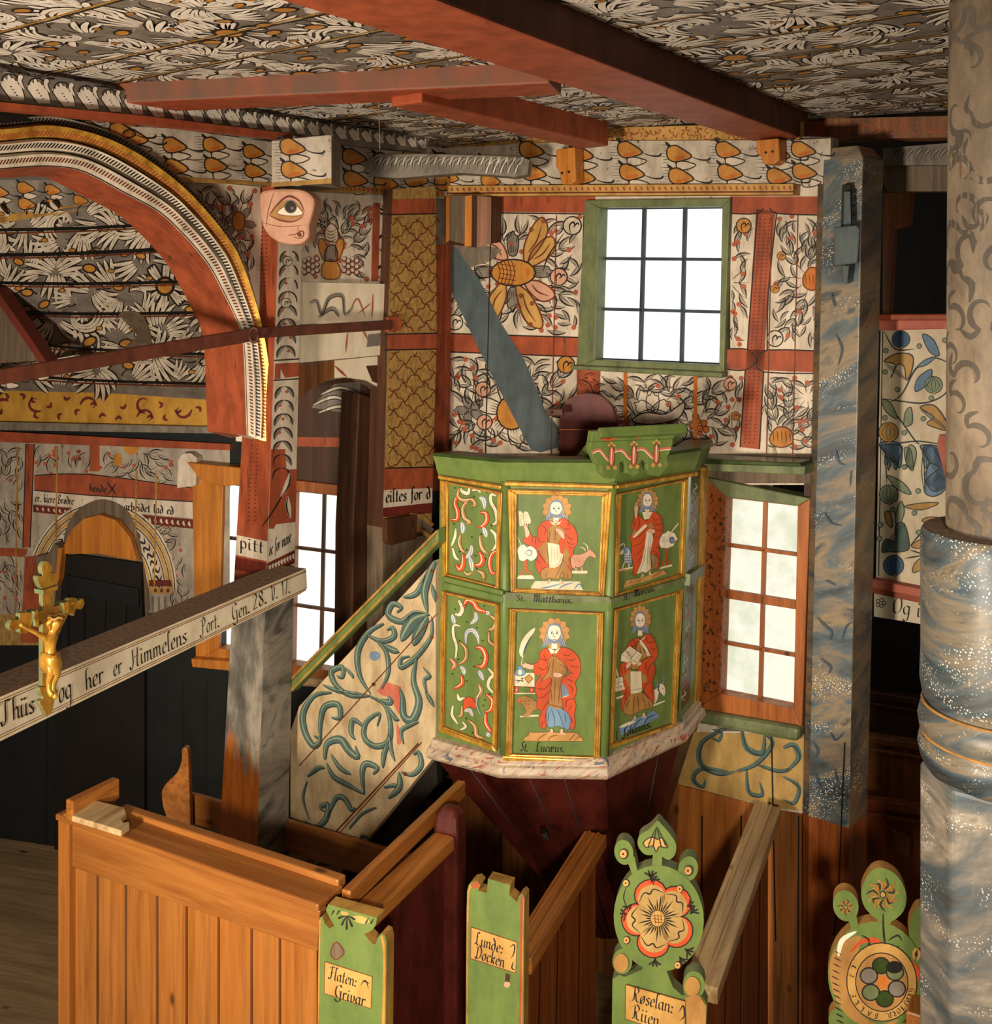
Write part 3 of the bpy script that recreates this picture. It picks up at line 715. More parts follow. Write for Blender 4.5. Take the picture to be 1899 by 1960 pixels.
# below the pulpit shelf: scraped boards, then the cream field with blue scrolls, then bare wood
br.poly([(836, 868), (1588, 868), (1588, 925), (1340, 925), (836, 925)], 'wood_gray', 12)
br.poly([(1540, 925), (1588, 925), (1588, 1560), (1540, 1555)], 'wood_dark', 11)
br.poly([(1300, 1400), (1540, 1405), (1540, 1552), (1480, 1545), (1300, 1500)], 'tan_field', 13)
br.poly([(836, 925), (1345, 925), (1340, 1380), (1312, 1470), (1300, 1500), (1310, 1502), (1480, 1547), (1540, 1557), (1588, 1575), (1588, 2120), (836, 2120)], 'pine_old', 12)
br.poly([(1302, 1503), (1478, 1546), (1472, 2100), (1270, 2100)], 'pine_mid', 14)
for pts, w_ in (([(1385, 1395), (1345, 1420), (1342, 1460), (1375, 1480), (1410, 1475)], 11), ([(1420, 1390), (1430, 1430), (1460, 1440), (1465, 1400)], 12), ([(1410, 1475), (1450, 1460), (1480, 1420), (1450, 1395)], 10),
                ([(1365, 1395), (1382, 1402), (1376, 1416), (1362, 1410)], 6), ([(1500, 1430), (1520, 1425), (1530, 1450), (1505, 1475)], 12), ([(1395, 1475), (1345, 1470), (1328, 1490), (1345, 1505), (1352, 1490)], 9),
                ([(1430, 1470), (1435, 1515), (1460, 1520), (1455, 1495)], 9), ([(1500, 1485), (1530, 1505), (1522, 1535), (1502, 1530)], 9), ([(1450, 1462), (1490, 1475), (1515, 1470)], 8)):
    br.stroke(pts, w_, 'teal', 15); br.stroke([(x+2, y+3) for x, y in pts], w_*.28, 'teal_dark', 16)
seams_px(br, (1478,), 1404, 1800, 'black_and_shade', 3, -8, 17); seams_px(br, (880, 960, 1050, 1140, 1240, 1345, 1420, 1530), 1560, 2100, 'black_and_shade', 3, 2, 17)
struct('wall_north', mb)

# frieze along the top of the north wall
mb = MB()
PF = shift(PN, .05)
mb.slab(PF, [(840, 284), (1110, 270), (1524, 268), (1590, 265), (1590, 352), (1524, 352), (1110, 352), (840, 354)], .07, 'white_worn')
br = Brush(mb, PF)
tulips(br, 1010, 1500, lambda x: 268, lambda x: 354, 94, 4); tulips(br, 850, 1000, lambda x: 290, lambda x: 358, 80, 5)
tulips(br, 1530, 1560, lambda x: 268, lambda x: 352, 60, 6)
struct('trim_frieze', mb)
mb = MB(); PF2 = shift(PN, .075)
mb.slab(PF2, [(835, 356), (1110, 354), (1518, 352), (1518, 372), (1110, 374), (835, 376)], .1, 'plate')
br = Brush(mb, PF2); rope_band(br, [(836, 357), (1518, 354)], [(836, 368), (1518, 365)], 60, 'red')
br.line(836, 370, 1518, 367, 3, 'brown_line', 2)
struct('trim_rope_moulding', mb)
mb = MB(); PF3 = shift(PN, .03)
poly = [(820, 262), (1110, 246), (1420, 238), (1530, 232), (1530, 268), (1110, 272), (820, 286)]
mb.slab(PF3, poly, .05, 'plate'); br = Brush(mb, PF3); scrollwork(br, poly, 41, 9, 'red', 1, .2)
struct('trim_scroll_cornice', mb)

# ---------------------------------------------------------------- wall of the chancel arch
def resample(pts, n):
    q = cr(pts, 8); d = [0]
    for a, b in zip(q, q[1:]): d.append(d[-1] + hypot(b[0]-a[0], b[1]-a[1]))
    out = []; j = 0
    for i in range(n):
        t = d[-1]*i/(n-1)
        while j < len(d)-2 and d[j+1] < t: j += 1
        f = (t-d[j])/((d[j+1]-d[j]) or 1); out.append((q[j][0]+(q[j+1][0]-q[j][0])*f, q[j][1]+(q[j+1][1]-q[j][1])*f))
    return out
OUTC = [(-60, 236), (0, 232), (55, 226), (100, 229), (150, 241), (200, 258), (250, 284), (300, 320), (345, 360), (380, 398), (410, 435), (437, 475), (455, 520), (470, 570), (482, 620), (492, 670), (499, 720), (500, 780), (494, 845)]
MIDC = [(-60, 330), (0, 325), (55, 321), (100, 322), (135, 328), (170, 343), (220, 370), (285, 405), (325, 440), (362, 480), (388, 515), (412, 560), (432, 600), (448, 640), (453, 700), (455, 760), (458, 832)]
INC = [(-60, 345), (0, 341), (60, 338), (100, 340), (135, 348), (180, 372), (220, 402), (260, 432), (300, 465), (330, 499), (355, 535), (375, 572), (392, 612), (404, 645), (413, 700), (417, 760), (422, 800), (440, 838)]
mb = MB()
mb.slab(PA, [(300, 322), (340, 342), (498, 358), (512, 700), (512, 850), (500, 850), (499, 720), (482, 620), (455, 520), (410, 435), (345, 360)], .16, 'white')
br = Brush(mb, PA)
sp = [(350, 352), (490, 362), (486, 600), (462, 520), (430, 455), (380, 390)]
fronds(br, sp, [(455, 425, 22), (460, 520, 12)], 51, 22, 1.0); dots(br, sp, 26, 52)
petals(br, 455, 425, 12, 24, 6, .2, 'gray_leaf', 'brown_line', .45, False); br.ell(456, 424, 13, 19, 'brown_line', 5); br.ell(456, 424, 11, 17, 'ochre', 6)
struct('wall_arch', mb)
mb = MB()
fr = [(60, 214), (200, 240), (330, 246), (520, 272), (525, 352), (345, 346), (300, 322), (250, 286), (200, 260), (150, 243), (100, 230)]
PAf = shift(PA, .05)
mb.slab(PAf, fr, .1, 'white_worn'); br = Brush(mb, PAf)
tulips(br, 250, 520, lambda x: 240 + (x-200)*.1, lambda x: 330 + (x-200)*.04, 76, 14); tulips(br, 165, 240, lambda x: 226, lambda x: 272, 60, 15, 1)
br.poly([(336, 338), (522, 350), (522, 356), (345, 348)], 'gold_dull', 6)
mb.slab(PA, [(520, 256), (880, 286), (850, 380), (520, 364)], .06, 'white_worn'); br2 = Brush(mb, PA); tulips(br2, 670, 850, lambda x: 282, lambda x: 366, 58, 16)
br2.poly([(560, 352), (850, 366), (850, 378), (560, 364)], 'gold_dull', 6); rope_band(br2, [(600, 352), (850, 364)], [(600, 364), (850, 376)], 30, 'red', 7)
struct('trim_arch_frieze', mb)
# cove of leaves under the ceiling, with its red fillet
mb = MB(); PK = shift(PA, .10)
cov = [(-60, 128), (0, 138), (280, 180), (580, 232), (825, 262), (815, 292), (650, 276), (575, 258), (280, 222), (0, 193), (-60, 184)]
mb.slab(PK, cov, .04, 'gray'); br = Brush(mb, PK); g = random.Random(9)
x = -50
while x < 815:
    y0 = 138 + x*.157; y1 = 193 + x*.114; h = (y1-y0); s = h/58
    for k in (0, 4, 1, 3, 2):
        br.outlined([(x + k*8*s - 3*s, y0 + h*.1 + abs(k-2)*6*s), (x + k*7*s + 6*s, y0 + h*.5), (x + 24*s + k*5*s, y1 - 1*s)], 9.5*s, 2.2*s, 'white_ceiling', 'black', 1 + (2 - abs(k-2))*.6, 'w', 3)
    br.outlined([(x + 40*s, y0 + 6*s), (x + 36*s, y0 + h*.3), (x + 46*s, y0 + h*.62)], 12*s, 2.6*s, 'white_ceiling', 'black', 2, 'c', 3)
    br.stroke([(x - 4*s, y0 + h*.5), (x + 4*s, y0 + h*.12), (x + 26*s, y0 + h*.1), (x + 34*s, y0+h*.45)], 3*s, 'black', 3)
    for k in range(4): br.ell(x + 18*s + k*4*s, y0 + h*.5 + k*6*s, 2.2*s, 1.4*s, 'black', 4, 0, 6)
    x += 54*s
struct('trim_leaf_cove', mb)
mb = MB(); mb.slab(shift(PA, .06), [(-60, 202), (0, 209), (40, 216), (62, 232), (0, 236), (-60, 238)], .03, 'black_and_shade'); struct('trim_gap_shade', mb)  # dark slab standing for the shade in an open gap of the wall
mb = MB(); PK2 = shift(PA, .13)
mb.slab(PK2, [(-60, 186), (0, 195), (278, 222), (560, 256), (562, 268), (278, 237), (0, 209), (-60, 202)], .05, 'red_beam')
struct('trim_red_fillet', mb)

# carved arch: red soffit and four painted mouldings
N = 70; RI, RM, RO = resample(INC, N), resample(MIDC, N), resample(OUTC, N)
fr_ = [0, .24, .3, .5, .56, .8, .86, 1.0]; off_ = [.05, .07, .045, .075, .05, .085, .05, .06]
arch_t = thing('chancel_arch', 'wide curved chancel arch with dashed white and gold mouldings and a red soffit', 'arch', PA(440, 838, 0))
def bandpt(i, f, off):
    i = max(0, min(N-1.001, i)); k = int(i); t = i-k
    a = [RM[k][j] + (RM[k+1][j]-RM[k][j])*t for j in (0, 1)]; b = [RO[k][j] + (RO[k+1][j]-RO[k][j])*t for j in (0, 1)]
    return PA(a[0]+(b[0]-a[0])*f, a[1]+(b[1]-a[1])*f, off)
names = ['white', 'brown_line', 'white', 'black', 'gold_dull', 'black', 'gray']
mb = MB()
PAb = shift(PA, -.2)
mb.loft([[PAb(*RI[i]), PA(RM[i][0], RM[i][1], .046), PA(RM[i][0], RM[i][1], -.2)] for i in range(N)], 'red')
br = Brush(mb, lambda i, f, off: PA(RI[int(i)][0]+(RM[int(i)][0]-RI[int(i)][0])*f, RI[int(i)][1]+(RM[int(i)][1]-RI[int(i)][1])*f, 0))
build('soffit', mb, arch_t)
for nm, k0, k1, mat, dash, fm in (('inner_moulding', 0, 2, 'white', 'brown_line', .14), ('middle_moulding', 2, 4, 'white', 'black', .42), ('gilded_moulding', 4, 6, 'gold', 'red', .66), ('outer_moulding', 6, 7, 'gray_leaf', 'black', .92)):
    mb = MB()
    mb.loft([[bandpt(i, fr_[k], off_[k]) for k in range(k0, k1+1)] + [bandpt(i, fr_[k1], -.02), bandpt(i, fr_[k0] + (.012 if k0 == 0 else 0), -.02)] for i in range(N)], mat)
    hi = max(off_[k0:k1+1])
    def bf(i, f, off, k0=k0, k1=k1):
        for k in range(k0, k1):
            if f <= fr_[k+1] + 1e-6: return bandpt(i, f, off_[k] + (off_[k+1]-off_[k])*(f-fr_[k])/(fr_[k+1]-fr_[k]) + off)
        return bandpt(i, f, off_[k1] + off)
    br = Brush(mb, bf, .001)
    for i in range(0, N*2-3):
        c = i*.5 + .2
        br.poly([(c, fm-.045), (c+.26, fm-.045), (c+.42, fm+.045), (c+.16, fm+.045)], dash, 1)
    for i in range(N-1):
        br.poly([(i, fr_[k0]), (i+1, fr_[k0]), (i+1, fr_[k0]+.02), (i, fr_[k0]+.02)], 'black', 1)
    build(nm, mb, arch_t)

# wall between post and corner: painted panel, bare white boards, arched side opening
mb = MB()
mb.slab(PA, [(574, 352), (752, 366), (750, 375), (744, 545), (574, 540)], .08, 'white')
br = Brush(mb, PA)
sp = [(586, 372), (714, 386), (708, 536), (582, 534)]
fronds(br, sp, [(635, 500, 48)], 61, 21, 1.0); dots(br, sp, 26, 62)
br.poly([(714, 388), (728, 389), (724, 538), (710, 538)], 'red', 1); br.poly([(728, 380), (744, 382), (741, 540), (724, 538)], 'white', 1)
text(br, 'inder i eders Hi', (738, 534), (744, 392), (-9, -1), 'black', 4, .2)
br.blob([(618, 532), (616, 508), (632, 496), (648, 508), (648, 532)], 2, 'ochre', 'brown_line', 4); br.blob([(622, 480), (630, 470), (642, 472), (645, 498), (622, 498)], 2, 'gray_leaf', 'black', 4)
br.blob([(624, 460), (622, 440), (633, 428), (645, 440), (644, 462)], 2, 'white', 'brown_line', 5)
for k in range(4): br.stroke([(624, 440+k*6), (633, 444+k*6), (644, 438+k*6)], 1.6, 'brown_line', 7)
for sx in (-1, 1):
    br.blob([(633+sx*12, 500), (633+sx*22, 480), (633+sx*24, 460), (633+sx*14, 458), (633+sx*8, 474)], 2, 'ochre', 'brown_line', 4)
    for k in range(12): br.ell(633+sx*(26+(k % 4)*8), 496+(k//4)*11+(k % 2)*4, 5.5, 5.5, 'brown_line', 4, 0, 9); br.ell(633+sx*(26+(k % 4)*8)-1, 495+(k//4)*11+(k % 2)*4, 3.6, 3.6, 'white', 5, 0, 9)
mb.slab(PA, [(570, 540), (746, 544), (742, 612), (572, 622)], .05, 'cream_paint', .03)
mb.slab(PA, [(572, 624), (742, 616), (740, 678), (570, 694)], .05, 'cream_paint', .015)
br2 = Brush(mb, PA, .032)
for pts, w_ in (([(582, 580), (596, 575), (606, 600), (620, 570), (645, 566), (650, 600), (668, 585)], 7), ([(600, 606), (625, 590), (640, 606)], 8)): br2.stroke(pts, w_, 'gray_leaf', 2); br2.stroke([(x, y+4) for x, y in pts], 1.6, 'black', 3)
for pts in ([(662, 590), (675, 572), (690, 610)], [(704, 562), (702, 612)], [(676, 600), (700, 580)]): br2.stroke(pts, 3, 'red_dot', 2)
br2.base = .017
for pts in ([(660, 634), (656, 676)], [(688, 630), (700, 652)]): br2.stroke(pts, 3, 'red_dot', 2)
br2.poly([(700, 640), (738, 636), (736, 660), (696, 664)], 'gray', 2)
mb.slab(PA, [(566, 694), (742, 676), (738, 760), (722, 742), (690, 726), (655, 724), (620, 730), (592, 746), (566, 780)], .06, 'wood_gray')
br = Brush(mb, PA); br.poly([(640, 690), (740, 680), (738, 756), (722, 740), (700, 728), (660, 722), (640, 724)], 'cream_paint', 1); br.poly([(570, 700), (640, 690), (640, 722), (596, 742), (570, 768)], 'pine_old', 1)
br.stroke([(640, 700), (664, 722)], 5, 'red', 3); br.poly([(700, 700), (738, 698), (737, 740), (712, 730)], 'wood_dark', 2)
struct('wall_arch_side', mb)

# ---------------------------------------------------------------- the chancel beyond the arch
W2 = (556, 926, 690, 1296); W1 = (425, 915, 545, 1250)
mb = MB()
wall_grid(mb, PC, (-700, 640, 860, 2010), [W2, W1], .09, 'dark_teal')
br = Brush(mb, PC)
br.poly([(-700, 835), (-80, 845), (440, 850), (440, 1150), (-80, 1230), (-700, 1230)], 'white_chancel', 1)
br.poly([(540, 640), (860, 640), (860, 930), (540, 930)], 'wood_dark', 1)
br.poly([(545, 836), (700, 838), (700, 856), (545, 854)], 'red', 3)
br.poly([(596, 780), (660, 790), (690, 770), (690, 730), (640, 735)], 'gray', 3)
for pts in ([(600, 775), (640, 760), (680, 775)], [(615, 755), (650, 742), (685, 752)], [(610, 790), (650, 778), (690, 790)]): br.outlined(pts, 5, 2, 'white', 'black', 4)
for poly, hubs, sd in (([(0, 852), (46, 852), (46, 1045), (-60, 1040)], [(10, 945, 20)], 71), ([(68, 852), (118, 852), (120, 908), (66, 906)], [(92, 852, 8)], 72), ([(126, 854), (172, 856), (172, 905), (126, 902)], [(150, 900, 6)], 73),
                       ([(192, 860), (336, 862), (338, 928), (272, 922), (192, 904)], [(250, 860, 22)], 74), ([(-60, 1062), (44, 1062), (40, 1180), (-60, 1185)], [(0, 1062, 8)], 75), ([(270, 1010), (340, 990), (372, 1180), (330, 1180)], [(350, 1015, 6)], 76)):
    fronds(br, poly, hubs, sd, 21, 1.0); dots(br, poly, 10, sd, 'red_dot', 4)
for pts in ([(50, 850), (66, 850), (58, 1048), (44, 1048)], [(172, 850), (191, 850), (191, 902), (172, 902)], [(66, 910), (172, 906), (370, 934), (370, 960), (172, 948), (66, 938)], [(-60, 1046), (54, 1050), (48, 1066), (-60, 1062)]): br.poly(pts, 'red', 3)
for pts in ([(66, 910), (172, 908), (370, 934)], [(66, 938), (172, 948), (370, 960)], [(50, 850), (44, 1048)], [(66, 850), (58, 1048)]): br.stroke(pts, 2, 'black', 4, 'k', 3)
br.poly([(64, 940), (370, 962), (370, 992), (64, 964)], 'white', 3)
text(br, 'er. kiere Brødre', (68, 960), (142, 966), (0, -9), 'black', 5, .13); text(br, 'arbeidet lad ed', (238, 976), (334, 985), (0, -9), 'black', 5, .13); text(br, 'hende', (172, 940), (205, 943), (0, -8), 'black', 5, .13)
br.stroke([(205, 922), (224, 948)], 3, 'black', 5); br.stroke([(224, 924), (204, 950)], 3, 'black', 5)
br.ell(252, 855, 15, 16, 'ochre', 3); br.ell(226, 880, 9, 13, 'ochre', 3)
br.poly([(64, 966), (370, 994), (370, 1012), (64, 980)], 'red_dark', 3); rope_band(br, [(66, 968), (368, 996)], [(66, 978), (368, 1010)], 28, 'white', 4, .3)
# painted arch round the chancel door
def ring(r0, r1, col, l, a0=0.0, a1=pi):
    pts = [(195 + r*.86*cos(a), 1130 - r*1.02*sin(a)) for r, aa in ((r0, range(0, 25)), (r1, range(24, -1, -1))) for a in [a0 + (a1-a0)*i/24 for i in aa]]
    br.poly(pts, col, l)
ring(100, 168, 'white', 4)
for r0, r1, c in ((104, 110, 'plate'), (112, 114, 'black'), (140, 142, 'black'), (144, 150, 'plate'), (151, 153, 'black'), (154, 160, 'plate'), (162, 164, 'black')): ring(r0, r1, c, 5)
for i in range(26):
    a = pi*(i+.5)/26; br.stroke([(195 + r*.86*cos(a+d), 1130 - r*1.02*sin(a+d)) for r, d in ((118, -.03), (124, .04), (130, -.04), (137, .03))], 4, 'black', 5)
br.poly([(118, 1190), (120, 1060), (128, 1010), (150, 975), (195, 955), (240, 972), (262, 1012), (272, 1060), (278, 1190)], 'wood_gray', 6, 4)
br.poly([(286, 1110), (328, 1110), (330, 1122), (286, 1122)], 'red_dark', 6); br.poly([(288, 1124), (330, 1124), (330, 1136), (288, 1136)], 'plate', 6)
for k in range(3): br.line(292 + k*12, 1142, 294 + k*12, 1200, 4, 'gray', 6); br.ell(298 + k*12, 1130, 3, 4, 'brown_line', 7)
br.poly([(48, 1066), (88, 1060), (74, 1230), (40, 1230)], 'red', 5)
br.poly([(-80, 1180), (120, 1170), (120, 1235), (-80, 1235)], 'gold_ground', 3)
seams_px(br, (34, 110), 855, 1180, 'gold_dull', 3, 4, 8); seams_px(br, (262, 300), 900, 1120, 'gold_dull', 3, 4, 8); seams_px(br, (90, 160, 200, 350, 395, 450, 520, 600, 680), 1300, 1640, 'black_and_shade', 3, 2, 8)
br.poly([(548, 1300), (700, 1300), (700, 1560), (548, 1560)], 'dark_teal', 2)
struct('wall_chancel', mb)
mb = MB()
mb.slab(shift(PC, .03), [(-700, 800), (0, 826), (440, 850), (440, 862), (0, 846), (-700, 820)], .06, 'red_beam')
struct('trim_red_band', mb)
mb = MB(); PG = shift(PC, .12)
poly = [(-80, 738), (0, 742), (140, 745), (415, 762), (436, 818), (-80, 806)]
mb.slab(PG, poly, .1, 'yellow_scroll'); br = Brush(mb, PG); scrollwork(br, [(-70, 748), (410, 768), (400, 810), (-70, 800)], 81, 26, 'red_dark', 1, .18)
mb.slab(shift(PC, .16), [(-80, 806), (436, 818), (436, 830), (-80, 822)], .1, 'gray_carving')
struct('trim_chancel_cornice', mb)
# sloping boarded vault of the chancel
PV = plane3(P(0, 745, 6.0), P(415, 762, 5.75), P(200, 400, 4.75))
mb = MB(); vp = [(-80, 432), (120, 402), (270, 384), (330, 440), (400, 560), (470, 640), (470, 770), (200, 752), (-80, 746)]
mb.slab(PV, vp, .05, 'gray'); br = Brush(mb, PV)
carpet(br, -70, 395, 450, 722, 92, 91, lambda x, y: inside(x, y, vp), 'white')
for a, b, w_ in ((488, 468, 7), (538, 535, 6), (592, 596, 6), (640, 680, 5), (705, 735, 5), (440, 420, 6)):
    br.stroke([(-70, a), (150, a + (b-a)*.5 + 6), (460, b)], w_, 'black_and_shade', 9, 'k', 3); br.stroke([(-70, a+6), (150, a + (b-a)*.5 + 12), (460, b+5)], 3, 'brown_line', 9, 'k', 3)
br.poly([(228, 600), (268, 598), (290, 640), (282, 690), (240, 665), (262, 640)], 'wood_gray', 10, 3)
struct('ceiling_chancel', mb)
mb = MB(); PH = vplane(200, 4.75, .9, -.25)
mb.slab(PH, [(-80, 345), (240, 345), (270, 380), (-80, 436)], .12, 'gray_leaf'); br = Brush(mb, PH)
tulips(br, -60, 240, lambda x: 346, lambda x: 412 - x*.1, 52, 17); br.poly([(-80, 424), (250, 378), (262, 386), (-80, 440)], 'gold_dull', 8)
struct('trim_chancel_plate', mb)
mb = MB(); PT = vplane(30, 5.2, .9, -.25)
mb.slab(PT, [(-80, 440), (-10, 560), (84, 690), (-80, 700)], .05, 'wood_gray'); mb.slab(PT, [(-12, 556), (0, 550), (96, 690), (84, 694)], .09, 'red_dark', .03)
struct('trim_gable_board', mb)
mb = MB()
mb.slab(vplane(150, 5.35, 1.885, -.5), [(-80, 716), (0, 706), (142, 680), (142, 700), (0, 735), (-80, 745)], .05, 'white')
br = Brush(mb, vplane(150, 5.35, 1.885, -.5)); tulips(br, -50, 130, lambda x: 708-x*.17, lambda x: 738-x*.22, 60, 18, 1)
struct('trim_white_plate', mb)
mb = MB(); b0, b1 = PC(-80, 1630, .03), PC(420, 1690, .03)
mb.bar(b0 - Z*0, b1, .05, .09, 'wood_gray'); struct('baseboard_chancel', mb)
# ---------------------------------------------------------------- windows
def quadpt(q, u, v):
    a = [q[0][i] + (q[1][i]-q[0][i])*u for i in (0, 1)]; b = [q[3][i] + (q[2][i]-q[3][i])*u for i in (0, 1)]
    return (a[0] + (b[0]-a[0])*v, a[1] + (b[1]-a[1])*v)
def framing(mb, pl, outer, inner, t, mat, off, mats=None):
    for i in range(4):
        j = (i+1) % 4
        mb.slab(pl, [outer[i], outer[j], inner[j], inner[i]], t, (mats or [mat]*4)[i], off)
def window(n, pl, outer, glass, nx, ny, fm, bm, pane, deep, bw=5, thick=None, bars='bar'):
    w = thing('window_%d' % n, None, None, pl(*quadpt(outer, .5, 1))); w['kind'] = 'structure'
    mb = MB(); framing(mb, pl, outer, glass, .09, fm, .03, thick); build('window_frame', mb, w, .004)
    q = shift(pl, -deep); mb = MB()
    mb.slab(q, glass, .004, pane); build('pane', mb, w)
    mb = MB(); q2 = shift(pl, -deep + .018)
    for i in range(nx+1):
        u = i/nx; a, b = quadpt(glass, u, 0), quadpt(glass, u, 1); mb.slab(q2, [(a[0]-bw/2, a[1]), (a[0]+bw/2, a[1]), (b[0]+bw/2, b[1]), (b[0]-bw/2, b[1])], .02, bm)
    for j in range(ny+1):
        v = j/ny; a, b = quadpt(glass, 0, v), quadpt(glass, 1, v); k = bw*(2.4 if ny == 4 and j == 2 else 1)
        mb.slab(q2, [(a[0], a[1]-k/2), (b[0], b[1]-k/2), (b[0], b[1]+k/2), (a[0], a[1]+k/2)], .02, bm)
    build('glazing_bars', mb, w, .002)
    return w
w = window(1, PN, [(1126, 384), (1403, 380), (1391, 714), (1110, 702)], [(1154, 398), (1388, 396), (1382, 698), (1145, 688)], 3, 3, 'green_gray', 'blue_sash', 'pane_white', .045, 6)
mb = MB(); mb.slab(PN, [(1106, 698), (1394, 712), (1392, 722), (1106, 706)], .11, 'green_gray', .06); build('window_sill', mb, w, .006)
w = window(2, PN, [(1356, 912), (1556, 952), (1540, 1390), (1340, 1352)], [(1396, 950), (1532, 966), (1524, 1352), (1384, 1324)], 2, 4, 'frame_wood', 'frame_wood', 'pane_tinted', .035, 7, ['green_gray', 'frame_wood', 'frame_wood', 'speckled_wood'])
mb = MB(); mb.slab(PN, [(1350, 1352), (1542, 1384), (1538, 1412), (1344, 1376)], .13, 'green_gray', .07); build('window_sill', mb, w, .02)
w = window(3, PC, [(546, 915), (700, 932), (692, 1310), (540, 1294)], [(566, 938), (674, 949), (666, 1286), (560, 1268)], 2, 3, 'frame_wood', 'wood_dark', 'pane_white', .05, 6)
mb = MB(); mb.slab(PC, [(540, 1284), (694, 1300), (694, 1314), (540, 1298)], .12, 'pine_pale', .08); build('window_sill', mb, w, .006)
w = window(4, PC, [(372, 884), (540, 900), (540, 1275), (380, 1262)], [(432, 925), (530, 934), (530, 1252), (424, 1238)], 2, 3, 'orange_wood', 'wood_dark', 'pane_white', .05, 6)
mb = MB(); mb.slab(PC, [(380, 1252), (540, 1264), (540, 1284), (382, 1268)], .12, 'orange_wood', .08)
mb.slab(PC, [(376, 880), (540, 896), (540, 920), (440, 925), (400, 912)], .1, 'orange_wood', .1); build('window_sill', mb, w, .006)

# ---------------------------------------------------------------- pulpit
ZT, ZB = HC - .672, HC - 1.672
def at_z(px, py_guess_d, z):
    d = py_guess_d; r = ray(px, 0); return Vector((r.x*d, d, z))
ET = [at_z(842, 4.158, ZT), at_z(966, 4.0, ZT), at_z(1175, 3.988, ZT), at_z(1327, 4.30, ZT), at_z(1349, 4.53, ZT)]
EB = [at_z(838, 4.158, ZB), at_z(965, 4.0, ZB), at_z(1157, 3.988, ZB), at_z(1298, 4.30, ZB), at_z(1331, 4.53, ZB)]
BK = [(.70, 4.78), (.25, 5.02), (-.12, 4.72)]
CEN = Vector((.27, 4.45, 0))
def pring(z, sc=1.0, back=True):
    t = (ZT - z)/(ZT - ZB); r = [ET[i].lerp(EB[i], t) for i in range(5)]
    if back: r += [Vector((x, y, z)) for x, y in BK]
    return [Vector((CEN.x + (p.x-CEN.x)*sc, CEN.y + (p.y-CEN.y)*sc, z)) for p in r]
FCT = [plane3(ET[i], ET[i+1], EB[i].lerp(EB[i+1], .5)) for i in range(4)]
pul = thing('pulpit', 'green octagonal pulpit with four painted evangelists in gilt frames above a maroon tapering foot', 'pulpit', (.3, 4.4, 0))
mb = MB(); mb.loft([pring(ZT, 1, False), pring(ZB, 1, False)], 'green', False, closed=False)
mb.loft([pring(ZT, .95, False), pring(ZB + .02, .95, False)], 'maroon', False, closed=False); mb.face(pring(ZB + .02, .95), 'wood_dark')
build('body', mb, pul)
# rim: a flat board on moulded edge round the front, open at the back where the stair comes in
mb = MB(); zr = HC - .588
def rp(z, sc):
    r = pring(z, sc, False); return r
prof = [(zr, .86), (zr, 1.045), (zr - .012, 1.055), (zr - .042, 1.035), (ZT + .02, 1.025), (ZT - .02, 1.0), (ZT - .02, .95), (zr - .03, .86)]
rows = [rp(z, sc) for z, sc in prof]
for a in range(len(rows)):
    b = rows[(a+1) % len(rows)]
    for k in range(4): mb.face([rows[a][k], rows[a][k+1], b[k+1], b[k]], 'green_dark' if a < 2 else 'green')
for k in (0, 4): mb.face([r[k] for r in rows], 'green')
bm_ = MB(); build('rim', mb, pul)
PANELS = {
 'left_up': (0, [(846, 918), (965, 941), (958, 1131), (851, 1104)], [(862, 925), (956, 945), (952, 1120), (860, 1097)]),
 'left_low': (0, [(848, 1129), (959, 1155), (954, 1437), (844, 1398)], [(857, 1136), (951, 1159), (946, 1424), (853, 1388)]),
 'mid_up': (1, [(972, 935), (1171, 940), (1156, 1143), (978, 1134)], [(990, 945), (1152, 949), (1145, 1132), (988, 1124)]),
 'mid_low': (1, [(976, 1163), (1155, 1171), (1148, 1452), (968, 1445)], [(988, 1169), (1143, 1175), (1136, 1446), (980, 1441)]),
 'right_up': (2, [(1174, 945), (1314, 915), (1305, 1104), (1172, 1146)], [(1184, 946), (1305, 921), (1298, 1097), (1178, 1134)]),
 'right_low': (2, [(1171, 1165), (1303, 1126), (1289, 1387), (1160, 1432)], [(1179, 1168), (1294, 1135), (1283, 1384), (1168, 1421)]),
}
def gold_lines(br, outer, inner, n=3):
    for i in range(4):
        j = (i+1) % 4
        for k in range(1, n):
            f = k/n; L = lambda a, b: (a[0]+(b[0]-a[0])*f, a[1]+(b[1]-a[1])*f)
            br.stroke([L(outer[i], inner[i]), L(outer[j], inner[j])], .9, 'brown_line', 0, 'k', 1)
fields = {}
for nm, (fi, outer, inner) in PANELS.items():
    mb = MB(); mb.slab(FCT[fi], inner, .012, 'green', .003)
    fields[nm] = (mb, Brush(mb, shift(FCT[fi], .003)))
for nm, (fi, outer, inner) in PANELS.items():
    mb = MB(); framing(mb, FCT[fi], outer, inner, .02, 'gold', .016); pl = shift(FCT[fi], .016)
    gold_lines(Brush(mb, pl), outer, inner); build('gilt_frame', mb, pul, .003)
mb = MB()   # narrow far side
mb.slab(FCT[3], [(1321, 912), (1340, 900), (1331, 1080), (1313, 1098)], .01, 'green_dark', .004)
mb.slab(FCT[3], [(1312, 1118), (1330, 1100), (1318, 1340), (1301, 1362)], .01, 'green_dark', .004)
br = Brush(mb, shift(FCT[3], .004))
for y in range(925, 1330, 22):
    if not 1075 < y < 1125:
        x = 1330 - (y-920)*.055; br.stroke([(x, y), (x+4, y+7), (x-3, y+14), (x+2, y+20)], 3, ('robe', 'cream', 'tan')[y % 3], 1)
